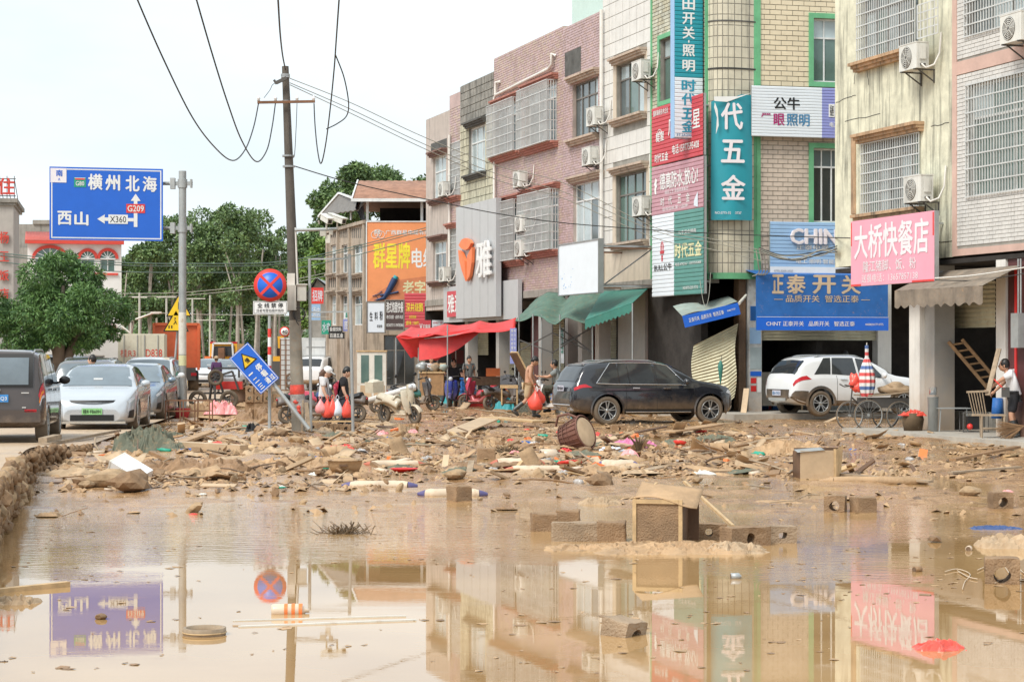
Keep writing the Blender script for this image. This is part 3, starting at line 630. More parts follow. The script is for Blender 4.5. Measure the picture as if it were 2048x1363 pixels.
b.window(0,0,0,0, 3, .3, frame='framew', panes=('panel','paneg'), rect=rT); b.window(0,0,0,0, 4, .25, frame='framew', panes=('paned','pane'), rect=rB)
b.finish(); zm = b.Z(1560,272)
b.tiles(.34,.142,('yellowtile',), z0=zm, gap=.020, proud=.022, parts=300, name='brick_tile'); b.tiles(.30,.128,('taupetile',), z1=zm-.001, gap=.02, proud=.022)
g = MB('greentrim')
for h in b.holes: g.box(h[0]-.14,h[0],-.06,0,h[2]-.14,h[3]+.14); g.box(h[0],h[1]+.14,-.06,0,h[3],h[3]+.14); g.box(h[0],h[1]+.14,-.06,0,h[2]-.14,h[2]); 
g.box(0.02,.16,-.05,0,4.0,ztop); g.box(.16,1.2,-.05,0,3.86,4.0); g.obj('trim', b.root)
# --- B7 cream house
b7 = Bld('shop_house', 'cream plastered shop house with black mould streaks and cracked ledges', ROW, 1670, 1906, ROW.z(1790,524), ROW.z(1700,-80), wall='cream')
b = b7
b.window(1723,1836,-35,108, 5, .3, panes=('panel','pane','paneg'), sill=1, hm='creamtrim', frame='frameg', grille=(.10,'barw',.105,6)); b.window(1728,1840,277,420, 5, .22, panes=('paneg','pane','panel'), hood=1, sill=1, hm='creamtrim', frame='frameg', grille=(.05,'barw',.105,7))
b.finish()
g = MB('creamtrim'); a_ = b.rect(1704,1712,275,428); g.box(a_[0],a_[1],-.03,0,a_[2],a_[3]); g.obj('tile_strip', b.root)
g = MB('barw'); a_ = b.rect(1838,1860,8,75,.3); g.box(a_[0],a_[0]+.03,-.35,-.33,a_[2],a_[3])
for i in range(5): zq = a_[2]+(a_[3]-a_[2])*i/4; g.box(a_[0],a_[0]+.9,-.35,-.33,zq-.012,zq+.012)
for i in range(7): xq = a_[0]+.9*i/6; g.box(xq-.01,xq+.01,-.352,-.34,a_[2],a_[3])
g.obj('grille_door', b.root)
def cracks(b, lst):
    g = MB('black')
    for pts in lst:
        q = []
        for i, (p, y) in enumerate(pts):
            q.append((b.X(p), -.004, b.Z(p,y)))
        for a, c in zip(q, q[1:]):
            n = 5; pr = a
            for i in range(1, n+1):
                t = i/n; nx = (a[0]+(c[0]-a[0])*t+rnd.uniform(-.02,.02), -.004, a[2]+(c[2]-a[2])*t+rnd.uniform(-.02,.02)); g.bar(pr, nx, .006, .012); pr = nx
    g.obj('cracks', b.root)
cracks(b, [[(1672,205),(1700,193),(1712,192)],[(1712,130),(1708,170)],[(1690,243),(1760,228)],[(1862,253),(1898,245)],[(1868,485),(1905,480)],[(1732,125),(1738,170)]])
# --- B8 right
b = Bld('shop_house', 'grey brick tiled shop house with pink tile bands at the right edge', ROW, 1906.5, 2250, ROW.z(1915,512), ROW.z(1920,-80), wall='groutg')
b.window(1934,2105,-90,50, 4, .25, panes=('panel','pane','paneg'), frame='frameg', grille=(.04,'barw',.11,6)); b.window(1937,2110,150,382, 4, .3, panes=('paneg','pane','panel'), frame='framew', grille=(.04,'barw',.11,8))
b.finish(); zb = b.Z(1915,138); zl = b.Z(1930,497)
P_ = [(0,.18,b.z0,b.z1),(.18,b.W,zb-.14,zb+.14),(.18,b.W,b.z0,zl)]
g = MB('pinkband')
for q in P_: g.box(q[0],q[1],-.03,0,q[2],q[3])
b.tiles(.24,.085,('greybrick','greybrick'), x0=.18, gap=.012, proud=.015, holes=b.holes+P_, jit=.002); g.obj('tile_band', b.root)
for px,py,lb in [(1282,119,'white air conditioner beside the upper window of the pale square tiled house'),(1189,213,'white air conditioner at the lower corner of the soot stained pink house window'),(1180,293,'air conditioner with a trailing hose under the sill of the soot stained pink house'),(1039,341,'air conditioner with coiled cable between upper and middle windows of the tall pink house'),(1043,430,'air conditioner with round fan between the lower window cages, upper of two'),(1042,480,'air conditioner hanging directly below another on the tall pink house'),(1283,392,'white air conditioner beside the lower window of the pale square tiled house'),(886,363,'small air conditioner on the upper window of the far end house'),(888,534,'small air conditioner on the lower window of the far end house'),(1833,84,'stained air conditioner beside the upper barred window of the cream house'),(1842,350,'air conditioner beside the lower barred window of the cream house, above the pink sign'),(2042,22,'air conditioner at the top right corner on the grey brick house')]:
    ac_unit(ROW, px, py, lb)

# --- ground floor of the row: recessed shop fronts with pillars, shutters and dark openings
gf = thing('shop_arcade', 'ground floor arcade with pillars and dark shop openings under the row', 'arcade', ROW.w(0), ROW.rz)
uE = ROW.u(1415)
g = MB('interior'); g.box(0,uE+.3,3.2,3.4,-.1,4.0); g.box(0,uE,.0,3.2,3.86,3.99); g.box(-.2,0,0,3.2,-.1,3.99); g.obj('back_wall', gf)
g = MB('concrete'); g.box(0,uE,-.05,.35,3.75,4.0-.002); g.obj('beam', gf)
def gx(px, y): return ROW.u(px, -y)
def pillar(px0, px1, m, y=.05, d=.4, z1=3.75, nm='pillar'):
    a, c = ROW.u(px0,-y), ROW.u(px1,-y); g = MB(m); g.box(a, c, y, y+d, -.1, z1); return g.obj(nm, gf)
for p0, p1, m in [(1236,1290,'pillargrey'),(1326,1384,'wallwhite'),(1130,1136,'pillargrey'),(1156,1164,'wallwhite'),(1077,1083,'pillargrey'),(992,998,'pillargrey'),(930,936,'pillargrey'),(1190,1198,'wallwhite')]: pillar(p0,p1,m)
g = MB('doorred'); g.box(gx(1290,.2),gx(1306,.2),.2,.5,-.1,3.8); g.box(gx(1166,.4),gx(1180,.4),.4,.6,1.2,3.6); g.obj('red_door_panel', gf)
sh_me = MB('shutter'); 
def shutter(root, x0, x1, z0, z1, y, m='shutter', nm='roller_shutter', amp=.02, step=.09, bulge=None):
    n = max(2, int((z1-z0)/step)); q = MB(m); rows = []
    for i in range(n*2+1):
        zz = z0+(z1-z0)*i/(2*n); yy = y+(amp if i % 2 else 0)
        rows.append([(x0+(x1-x0)*j/8, yy+(bulge(j/8, i/(2*n)) if bulge else 0), zz) for j in range(9)])
    vs_ = [p for r_ in rows for p in r_]; q.add(vs_, [(a*9+j, a*9+j+1, (a+1)*9+j+1, (a+1)*9+j) for a in range(2*n) for j in range(8)]); return q.obj(nm, root)
for p0,p1,z0,z1,y in [(950,976,1.7,3.4,2.2),(1000,1030,.3,3.5,2.4),(1040,1076,.3,2.2,2.4),(1100,1128,.3,3.5,2.4),(880,925,.3,3.3,2.4),(1206,1232,1.6,3.6,2.2)]: shutter(gf, gx(p0,y), gx(p1,y), z0, z1, y)
g = MB('teal'); g.box(gx(1168,1),gx(1190,1),1.0,1.1,.2,3.4); g.obj('teal_panel', gf)
g = MB('maroon'); g.box(gx(1062,.6),gx(1076,.6),.6,.9,.0,3.6); g.box(gx(1136,.6),gx(1150,.6),.6,.9,.0,3.6); g.obj('maroon_pillar', gf)
# ground floor under the corner and the side street face
gs = thing('hardware_shop', 'open flooded hardware shop front under the corner house, shutter hanging torn', 'shop front', FACE.w(0), FACE.rz)
wf = FACE.u(1860)
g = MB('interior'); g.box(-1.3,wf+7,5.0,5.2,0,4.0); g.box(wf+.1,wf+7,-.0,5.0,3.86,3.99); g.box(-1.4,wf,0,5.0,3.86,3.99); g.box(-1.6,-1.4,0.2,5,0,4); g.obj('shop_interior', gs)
fx = lambda px, o=0: FACE.u(px,o)
tm('postered', (.50,.52,.52), rough=.7, var=.3, scale=5, dirt=.25, mud=.6, mudz=.9)
g = MB('postered'); g.box(fx(1497),fx(1523),-.02,.35,0,3.9); g.obj('pillar', gs); g = MB('muddark'); g.box(fx(1480),fx(1494),.1,.5,0,3.9); g.obj('timber_post', gs)
g = MB('wallwhite'); g.box(fx(1755),fx(1782),-.02,.35,0,3.9); g.obj('pillar', gs)
for a,c,z0,z1,m in [(1499,1521,2.05,2.5,'bluel'),(1500,1522,1.35,1.95,'panel'),(1501,1512,.95,1.1,'red'),(1501,1512,.72,.88,'red'),(1500,1522,1.15,1.28,'blue'),(1514,1522,.7,1.1,'white'),(1500,1515,2.7,3.1,'bluec')]:
    g = MB(m); g.box(fx(a),fx(c),-.028,-.022,z0,z1); g.obj('poster', gs)
shutter(gs, fx(1524), fx(1755), 2.15, 3.35, .15, bulge=lambda u,v: .12*sin(u*9)*(1-v)-.1*(1-v))
g = MB('concl'); g.box(fx(1524),fx(1570),.6,1.1,.3,1.25); g.box(fx(1528),fx(1566),.58,.6,.75,.78); g.obj('counter', gs)
# torn shutter leaning out under the small blue awning
r = thing('torn_shutter', 'crumpled cream roller shutter torn out of its doorway behind the black car', 'shutter', at(1430,800,55.6).to_3d()-Vector((0,0,.3)), R(-4))
q = MB('shutter'); pts_t = [(-.62,2.35),(.62,2.95)]
def fs(u, v):
    x = -.62+1.24*u+.04*sin(v*7)-(.12*v if u > .5 else 0)*0; zl = .15+.55*max(0,u-.75)*2; zt = 1.85+.62*u; z = zl+(zt-zl)*v; return (x-.10*(1-v)*u, -.35*(1-v)+.12*sin(u*3+v*4)+(.03 if int(v*44+.5)%2 else 0), z)
q.grid(fs, 10, 44); q.sm = [False]*len(q.sm); q.obj('slat_curtain', r)
r.location.z = .15
# --- ground floor of cream house and right house
g7 = thing('restaurant_front', 'flooded ground floor shop under the cream and grey houses, shutter half up', 'shop front', ROW.w(0), ROW.rz)
ux = lambda px, y=0: ROW.u(px, -y)
uL = ux(1815); uR = ux(2250)
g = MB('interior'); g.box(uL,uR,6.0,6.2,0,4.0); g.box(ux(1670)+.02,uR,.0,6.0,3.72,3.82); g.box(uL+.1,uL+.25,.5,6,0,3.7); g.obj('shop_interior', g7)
g = MB('wallwhite'); g.box(ux(1820),ux(1841),-.02,.3,0,3.72); g.obj('pillar', g7); g = MB('pillargrey'); g.box(ux(1842,.1),ux(1869,.1),.1,.6,0,3.72); g.obj('pillar', g7)
g = MB('wallwhite'); g.box(ux(1992),ux(2011),.0,.4,0,3.72); g.obj('pillar', g7)
g = MB('maroon'); g.box(ux(2012),ux(2080),.05,.5,0,3.72); g.obj('pillar', g7)
g = MB('red'); g.box(ux(2026),ux(2030),.03,.05,.9,3.5); g.obj('red_strip', g7)
g = MB('galv'); g.box(ux(2037),ux(2052),-.18,.04,1.9,2.6); g.cyl((ux(2041),-.05,2.6),(ux(2041),-.05,3.7),.02,6); g.cyl((ux(2046),-.05,2.6),(ux(2046),-.05,3.7),.02,6); g.obj('meter_box', g7)
shutter(g7, ux(1870,.9), ux(1990,.9), 2.35, 3.35, .9, step=.1)
g = MB('concl'); g.box(ux(1868,1.1),ux(1992,1.1),1.0,1.2,0,.5); g.obj('sill_step', g7)
g = MB('woodd'); 
for z in (.9,1.25,1.7,2.0): g.box(ux(1872,3.5),ux(1985,3.5),3.5,3.9,z,z+.03)
for p in (1872,1900,1940,1985): g.box(ux(p,3.5),ux(p,3.5)+.04,3.5,3.9,.3,2.05)
g.obj('shelf', g7)
rj = random.Random(5)
for k in range(26):
    z = rj.choice((.93,1.28,1.73)); p = rj.uniform(1875,1980); s = rj.uniform(.10,.22); g = MB(rj.choice(['mudobj','cloth','teal','redp','woodl','galv'])); x = ux(p,3.6); g.box(x,x+s,3.5,3.5+s,z,z+s*rj.uniform(.5,1.1)); g.obj('shelf_item', g7)
print('buildings done', len(bpy.data.objects))
# ================================================================= SIGNS ON THE HOUSES
print('signs')
tm('signred', (.55,.06,.08), rough=.5, var=.08); tm('signmauve', (.50,.27,.32), rough=.5, var=.1); tm('signwhite', (.72,.78,.84), rough=.5, var=.04); tm('signgreen', (.10,.28,.25), rough=.5, var=.08); tm('signteal', (.02,.30,.38), rough=.5, var=.06); tm('signviolet', (.27,.30,.62), rough=.5, var=.05)
tm('signpink', (.80,.36,.46), rough=.55, var=.05); tm('tan', (.60,.47,.33), rough=.6); tm('lilac', (.80,.76,.80), rough=.6, var=.04); tm('yellowtxt', (.85,.72,.05), rough=.5); tm('paleyel', (.72,.70,.42), rough=.6); tm('magenta', (.40,.02,.16), rough=.5); tm('txtblue', (.05,.22,.42), rough=.5); tm('tealtxt', (.02,.30,.45), rough=.5); tm('tulip', (.85,.22,.08), rough=.5); tm('signorange', (.80,.30,.12), rough=.5, var=.08); tm('signbrown', (.07,.045,.045), rough=.5); tm('signpale', (.66,.72,.80), rough=.5, var=.03); tm('cardgreen', (.02,.33,.22), rough=.5)
# grey panel with the tulip
r,w,h = signboard(ROW, 'tall grey shop panel with an orange tulip emblem and a white character', 912, 992, 415, 637, .55, 'greypanel', thick=.2, edge='greypanel')
def fr(x, y): return None
def spx(P, o, px0, py0, py1, px1):
    """fraction helper: photo pixel -> local x,z of a signboard"""
    u0 = P.u(px0,o); zb = P.z(px0,py1,o); return lambda px, py: (P.u(px,o)-u0, P.z(px,py,o)-zb)
q = spx(ROW,.55,912,415,637,992)
g = MB('tulip')
def poly(pts): return [q(*p) for p in pts]
g.prism(poly([(925,490),(931,479),(938,476),(946,480),(950,486),(944,497),(938,500),(930,497)]), -.16, -.04); g.obj('tulip_flower', r)
g = MB('tulip'); g.prism(poly([(924,500),(930,504),(937,522),(939,562),(931,540),(926,520)]), -.16, -.04); g.obj('tulip_leaf', r)
g = MB('tulip'); g.prism(poly([(952,494),(948,500),(942,512),(941,562),(947,552),(951,525)]), -.16, -.04); g.obj('tulip_leaf', r)
a_, b_ = q(959,484), q(989,553); lettering(r, '雅', a_[0], b_[0], b_[1], a_[1], 'white', y=-.06, bold=.03, depth=.10)
g = MB('iron')
for p in (928,944,960,976): x, _ = q(p,500); g.box(x-.004,x+.004,-.003,.0,.02,h-.02)
g.obj('panel_joint', r)
signboard(ROW, 'low grey fascia board under the tulip panel', 887, 1036, 575, 645, .25, 'greypanel', thick=.15, edge='greypanel')
signboard(ROW, 'red shop sign with white characters tucked behind the grey panel', 894, 925, 583, 634, .36, 'signred', thick=.05, texts=[('雅迪', .05,.95,.12,.85,'white',.03)])
# blank white billboard
r,w,h = signboard(ROW, 'blank white billboard on a steel frame, print peeled off', 1118, 1198, 490, 591, 1.9, 'signwhite', thick=.14, frame='steel', edge='rust', fw=.03)
g = MB('steel'); 
for z in (.2,h-.2): g.bar((.1,.15,z),(.1,1.8,z),.05); g.bar((w-.1,.15,z),(w-.1,1.8,z),.05); g.bar((w-.1,.15,.2),(w-.1,1.8,h-.2),.035)
g.obj('support_frame', r)
g = MB('bluel')
for k in range(14): x = rnd.uniform(.1,w*.35); z = rnd.uniform(h*.1,h*.6); g.box(x,x+rnd.uniform(.02,.10),-.002,.0,z,z+rnd.uniform(.01,.06))
g.obj('print_remains', r)
# three ribbed boards on the corner house
r,w,h = signboard(ROW, 'dark red ribbed shop sign with star emblem and phone number, top of three', 1304, 1407, 218, 334, .4, 'signred', slats=15, texts=[
 ('国家高新技术企业', .04,.34,.05,.15,'white',.02), ('广西群星', .34,.95,.22,.55,'white',.02), ('时代五金', .07,.34,.80,.95,'white',.03), ('电话:15977595408', .42,.93,.72,.88,'white',.02), ('群星', .09,.26,.44,.60,'white',.02)])
g = MB('white'); g.T = Matrix.Translation((w*.17,-.02,h*.5)) @ Matrix.Rotation(pi/2,4,'X'); g.lathe([(.17,0),(.185,0),(.185,.01),(.17,.01)], 28, close=True)
for k in range(3):
    cx, cy = (-.07+.07*k), (.19 if k == 1 else .15)
    for j in range(5): a0 = pi/2+j*4*pi/5; a1 = a0+4*pi/5; g.bar((cx+.045*cos(a0),cy-.1+.045*sin(a0),.005),(cx+.045*cos(a1),cy-.1+.045*sin(a1),.005),.008)
g.obj('star_emblem', r)
r,w,h = signboard(ROW, 'mauve ribbed shop sign with outlined white slogan, middle of three', 1304, 1408, 336, 432, .4, 'signmauve', slats=12, texts=[
 ('德高防水,放心!', .17,.90,.16,.52,'white',.03), ('德国工艺 源自德高集团', .27,.72,.53,.61,'lilac',.0), ('时', .19,.26,.66,.84,'white',.01), ('代', .34,.41,.66,.84,'white',.01), ('五', .52,.59,.66,.84,'white',.01), ('金', .68,.75,.66,.84,'white',.01), ('值得信赖,第一品牌!', .22,.72,.87,.95,'lilac',.0)])
g = MB('white'); g.T = Matrix.Translation((w*.09,-.02,h*.62)); g.prism([(-.06,-.25),(.05,-.28),(.04,-.12),(.1,-.06),(.06,.04),(.11,.12),(.0,.2),(-.05,.1),(-.11,.04),(-.05,-.05),(-.09,-.12)], -.01, 0); g.obj('bird_emblem', r)
g = MB('signpale'); g.T = Matrix.Translation((w*.83,-.022,.03)); g.prism([(0,.05),(.28,0),(.28,.42),(.12,.30),(.02,.2)], -.006, 0); g.obj('torn_flap', r)
r,w,h = signboard(ROW, 'white and green ribbed shop sign with a red bull head emblem, lowest of three', 1305, 1408, 432, 594, .4, 'signwhite', slats=20, split=(.44,'signgreen'), texts=[
 ('BULL公牛', .05,.40,.60,.69,'black',.03), ('公牛安全插座', .53,.87,.23,.28,'white',.01), ('时代五金', .46,.97,.38,.56,'paleyel',.04), ('电话:4792767  15977595408', .47,.96,.61,.65,'white',.01), ('NO:0775-2201-5710', .62,.9,.90,.935,'white',.01)])
g = MB('signred'); g.T = Matrix.Translation((w*.21,-.018,h*.56)); g.prism([(-.03,-.32),(.03,-.32),(.05,-.14),(-.05,-.14)], -.012, 0); g.prism([(-.16,-.02),(-.13,-.10),(.13,-.10),(.16,-.02),(.07,-.0),(-.07,-.0)], -.012, 0)
g.prism([(-.10,.01),(-.05,.01),(-.05,.15),(-.02,.26),(-.10,.16)], -.012, 0); g.prism([(.10,.01),(.05,.01),(.05,.15),(.02,.26),(.10,.16)], -.012, 0); g.obj('bull_head_emblem', r)
# projecting vertical sign
_p = ROW.w(ROW.u(1406)); VERT = Plane(_p.x, _p.y-.15, R(17.64))
r,w,h = signboard(VERT, 'tall teal and white ribbed vertical sign projecting from the corner house', 1349, 1405, -60, 275, 0, 'signteal', thick=.30, edge='bluel', texts=[])
for o in list(bpy.data.objects):
    if o.parent is r and o.name.startswith('panel'): bpy.data.objects.remove(o)
def strips(r, w, za, zb, n, m):
    q = MB(m); sh = (zb-za)/n; q.add([(0,0,.0),(w,0,.0),(w,-.014,sh*.18),(0,-.014,sh*.18),(w,-.014,sh*.80),(0,-.014,sh*.80),(w,0,sh*.97),(0,0,sh*.97)], [(0,1,2,3),(3,2,4,5),(5,4,6,7)]); me = q.mesh('slat')
    for k in range(n): link('slat', me, r, (0,0,za+k*sh))
F = lambda py: h*(275-py)/335
strips(r, w, 0, F(154), 15, 'signwhite'); strips(r, w, F(154), h, 26, 'signteal')
for s_, y0, y1 in [('田',-6,19),('开',24,48),('关',52,77),('·',79,85),('照',88,112),('明',119,142)]: 
    if s_ == '·': lettering(r, s_, w*.47, w*.53, F(y1), F(y0), 'white', y=-.017, bold=.02)
    else: lettering(r, s_, w*.27, w*.72, F(y1), F(y0), 'white', y=-.017, bold=.035)
for s_, y0, y1 in [('时',158,182),('代',186,210),('五',215,238),('金',240,264)]: lettering(r, s_, w*.24, w*.76, F(y1), F(y0), 'tealtxt', y=-.017, bold=.035)
lettering(r, 'FT.2A20006284', w*.08, w*.92, F(272), F(267), 'txtblue', y=-.017)
# banner round the corner
BAN = Plane(6.87, 55.60, R(9)); u0 = BAN.u(1422); zb = BAN.z(1422,440); wq = BAN.u(1504)-u0; hq = BAN.z(1422,186)-zb
r = thing('hanging_banner', 'torn teal cloth banner with large white characters on the rounded corner', 'banner', BAN.w(u0,0,zb), BAN.rz)
g = MB('signteal'); g.grid(lambda u,v: (wq*u, -.16*sin(pi*u)+.02*sin(u*9+v*6), (hq*.93+hq*.07*u+.03*sin(u*11))*v if v > .99 else (hq*.93+hq*.07*u)*v), 20, 24); g.obj('cloth', r)
g = MB('white'); g.prism([(.05,hq*.93),(wq*.35,hq*.925),(wq*.95,hq*1.0),(wq*.6,hq*.97),(.03,hq*.965)], -.20, -.19); g.prism([(.06,hq*.92),(.14,hq*.86),(.17,hq*.74),(.09,hq*.67),(.12,hq*.8),(.04,hq*.88)], -.19, -.185); g.obj('torn_edge', r)
for s_, a, c, y0, y1 in [('代',.20,.74,206,260),('五',.20,.78,280,326),('金',.20,.80,350,400)]: lettering(r, s_, wq*a, wq*c, hq*(440-y1)/254, hq*(440-y0)/254, 'lilac', y=-.175, bold=.035)
lettering(r, 'NO.0775-3209-3737', wq*.06, wq*.70, hq*.045, hq*.065, 'lilac', y=-.17)
# side street face
r,w,h = signboard(FACE, 'white ribbed sign with black and magenta characters on the cream brick wall', 1503, 1695, 171, 272, .3, 'signwhite', slats=17, split=(.73,'signviolet'), texts=[
 ('公牛', .225,.50,.21,.46,'black',.035), ('严', .095,.20,.54,.62,'magenta',.03), ('眼', .225,.34,.54,.78,'magenta',.03), ('照明', .36,.60,.54,.78,'txtblue',.025), ('电工', .81,.90,.68,.78,'white',.02)])
g = MB('white'); g.box(w*.80,w*.86,-.03,-.017,h*.42,h*.68); g.obj('inset_label', r); lettering(r, '插座', w*.81, w*.85, h*.44, h*.66, 'black', y=-.031)
r,w,h = signboard(FACE, 'light blue ribbed sign with raised white Latin letters beside the cream house', 1540, 1712, 443, 550, .55, 'bluel', slats=14, texts=[
 ('正泰电器', .30,.68,.43,.52,'white',.02), ('电工·照明·智能家居', .30,.88,.69,.78,'white',.02)])
g = MB('white'); g.box(0,w,-.03,-.016,0,h*.16); g.obj('white_strip', r); lettering(r, '0775-3209-3737', w*.04, w*.26, h*.06, h*.1, 'greypanel', y=-.031)
lettering(r, 'CHINT', w*.22, w*.92, h*.58, h*.88, 'lilac', y=-.03, bold=.05, depth=.08)
q = MB('signpale'); 
# big blue fabric sign over the shop
r,w,h = signboard(FACE, 'large blue fabric shop awning with tan characters over the open hardware shop', 1513, 1776, 548, 660, .95, 'bluec', thick=.05, name='shop_awning', cat='awning', edge='bluec', texts=[
 ('正', .115,.205,.0,.345,'tan',.045), ('泰', .225,.37,.0,.345,'tan',.045), ('开', .42,.60,.0,.345,'tan',.045), ('关', .64,.79,.0,.345,'tan',.045), ('— 品质开关  智选正泰 —', .13,.86,.365,.495,'tan',.015)])
g = MB('blue'); g.box(0,w,-.03,-.004,0,h*.235); g.obj('valance', r)
lettering(r, 'CHNT 正泰开关   品质开关   智选正泰', w*.07, w*.74, h*.075, h*.165, 'lilac', y=-.031, bold=.015); lettering(r, '4008820177 0775', w*.82, w*.96, h*.09, h*.13, 'lilac', y=-.031)
g = MB('white'); g.box(0,w,-.035,-.03,h*.235,h*.242); g.obj('piping', r)
g = MB('bluec'); g.add([(0,.0,h),(w,.0,h),(w,.9,h+.15),(0,.9,h+.15)], [(0,1,2,3)]); g.obj('canopy_top', r)
# small sagging awning
_q = at(1370,655,54.9); r = thing('sagging_awning', 'sagging grey awning with a tilted blue strip above the torn shutter', 'awning', (_q.x,_q.y,_q.z), R(6)); r.rotation_euler = (0, R(-13.5), R(6))
ww, hh = 1.60, .33
g = MB('blue'); g.box(0,ww,0,.01,0,hh); g.obj('valance', r)
lettering(r, '正泰开关  品质开关  智选正泰', .15, ww*.72, .11, .23, 'white', y=-.003, bold=.015); lettering(r, '4008177777', ww*.78, ww*.93, .15, .20, 'white', y=-.003)
g = MB('tarpg'); g.grid(lambda u,v: (ww*u, .02+v*1.0, hh+v*(.30-.12*u)+.03*sin(u*8)), 14, 4); g.obj('canopy', r)
g = MB('offwhite'); g.cyl((ww+.02,-.01,hh*.9),(ww+.38,.5,hh+.12),.045,8); g.obj('roller_arm', r)
# pink restaurant sign
r,w,h = signboard(ROW, 'faded pink restaurant sign with white characters below the cream house window', 1702, 1868, 443, 573, .55, 'signpink', thick=.12, edge='galv', texts=[
 ('大桥快餐店', .045,.945,.08,.60,'lilac',.035), ('隆江猪脚、饭、粉', .16,.80,.63,.80,'lilac',.01), ('送餐电话：13657857138', .14,.82,.83,.955,'lilac',.008)])
g = MB('redp'); g.box(0,w*.012,-.003,.0,h*.62,h*.98); g.box(0,w*.13,-.003,.0,0,h*.03); g.box(w*.75,w,-.003,.0,0,h*.03); g.box(w*.985,w,-.003,.0,h*.65,h*.98); g.obj('red_edge', r)
# awning under the restaurant sign
r = thing('shop_awning', 'dirty grey sagging canvas awning with a scalloped edge below the pink sign', 'awning', ROW.w(ROW.u(1790,.9),.9,ROW.z(1790,616,.9)), ROW.rz); ww = ROW.u(1965,.9)-ROW.u(1790,.9)
tm('dirtycanvas', (.23,.19,.15), rough=.9, var=.4, dirt=.2)
g = MB('dirtycanvas'); g.grid(lambda u,v: (ww*u, .9*v, .38+v*.42), 12, 2); 
g.grid(lambda u,v: (ww*u, -.01+.02*sin(u*40), .38-v*(.36+.035*sin(u*60))), 60, 3); g.obj('canvas', r)
# awnings in the row: green tarps
def tarp(name, label, cat, m, fn, nu=24, nv=8, legs=(), frame_m='galv'):
    c = fn(.5,.5); r = thing(name, label, cat, (c[0],c[1],0)); g = MB(m); g.grid(lambda u,v: (fn(u,v)[0]-c[0], fn(u,v)[1]-c[1], fn(u,v)[2]), nu, nv, .015); g.obj('canvas', r)
    if legs:
        for a, b in legs: g = MB(frame_m); g.cyl((a[0]-c[0],a[1]-c[1],a[2]),(b[0]-c[0],b[1]-c[1],b[2]),.022,6); g.obj('pole', r)
    return r, c
def bil(p, u, v): a, b, c, d = p; return a*(1-u)*(1-v)+b*u*(1-v)+c*u*v+d*(1-u)*v
A = [at(1170,640,60), at(1265,605,57.5), at(1300,573,60.5), at(1207,578,64)]
r, c = tarp('shop_awning', 'dark green shop awning with a scalloped edge above the black car', 'awning', 'awngreen', lambda u,v: tuple(bil(A,u,v)+Vector((0,0,0))), legs=[((*at(1265,606,57.4).xy,.2),tuple(at(1265,606,57.4)))])
g = MB('awngreen'); g.grid(lambda u,v: tuple(bil([A[0],A[1],A[1],A[0]],u,0)+Vector((-c[0],-c[1],-v*(.26+.03*sin(u*70))))), 70, 2); g.obj('valance', r)
B_ = [at(1030,640,64.5), at(1195,650,61), at(1210,585,64), at(1062,608,68)]
def fB(u,v):
    p = bil(B_,u,v); s = abs(sin(u*pi*2)); return (p.x, p.y, p.z+.32*s*(.4+v*.6)-.18*(1-v)*sin(u*17)*.4+.04*mnoise.noise(Vector((u*9,v*7,1))))
r, c = tarp('tarpaulin_canopy', 'humped grey green tarpaulin canopy over a steel stall frame', 'canopy', 'tarp', fB, 40, 12, legs=[((*at(p,700,d).xy,0),(*at(p,700,d).xy,3.0+e)) for p, d, e in ((1038,64.5,-.05),(1083,63.5,.0),(1105,67,0),(1120,62.8,0),(1185,61.5,-.1),(1066,62.5,.0))])
g = MB('iron')
def P3(px, py, D): p = at(px,py,D); return (p.x-c[0], p.y-c[1], p.z)
for a, b2 in [((1040,700),(1105,665)),((1040,680),(1105,705)),((1105,665),(1185,705)),((1105,705),(1160,670)),((1120,690),(1185,655)),((1120,655),(1185,705))]: g.bar(P3(*a,63.5), P3(*b2,62.8), .035)
g.obj('truss', r)
# red awning tent
tm('redtarp', (.62,.03,.03), rough=.45, var=.2, dirt=.06)
C_ = [at(792,673,66), at(1030,655,64), at(1034,646,67), at(850,663,72)]
def fC(u,v):
    p = bil(C_,u,v); rid = .32*max(0,1-abs(v-.5)*2); sag = -.10*abs(sin(u*pi*3)); return (p.x, p.y, p.z+rid*.8+sag+.04*mnoise.noise(Vector((u*8,v*5,4))))
leg = lambda px, D, top: ((*at(px,700,D).xy,0),(*at(px,700,D).xy,top))
r, c = tarp('market_tent', 'red tarpaulin market tent sagging on thin grey poles', 'tent', 'redtarp', fC, 36, 10, legs=[leg(837,66,2.4),leg(895,65,2.7),leg(792,66,2.3),leg(1030,64,2.6),leg(912,68,2.7),leg(875,66,2.5)])
D_ = [at(822,716,66), at(880,718,65.8), at(905,668,65.6), at(793,674,66)]
g = MB('redtarp')
def fD(u,v): p = bil(D_,u,v); return (p.x-c[0]+.0, p.y-c[1]-.04+.35*sin(u*3)*(1-v), p.z+.05*sin(u*13))
g.grid(fD, 20, 10); g.obj('hanging_flap', r)
g = MB('redtarp'); E_ = [at(838,720,65.7), at(960,664,65.2), at(960,656,65.2), at(838,672,65.9)]
g.grid(lambda u,v: tuple(bil(E_,u,v)+Vector((-c[0],-c[1]-.02,-.25*sin(pi*u)*(1-v)))), 24, 6); g.obj('side_flap', r)
g = MB('galv'); g.bar(P3(838,678,66),P3(895,672,65),.03); g.bar(P3(895,672,65),P3(960,660,65),.03); g.obj('rail', r)
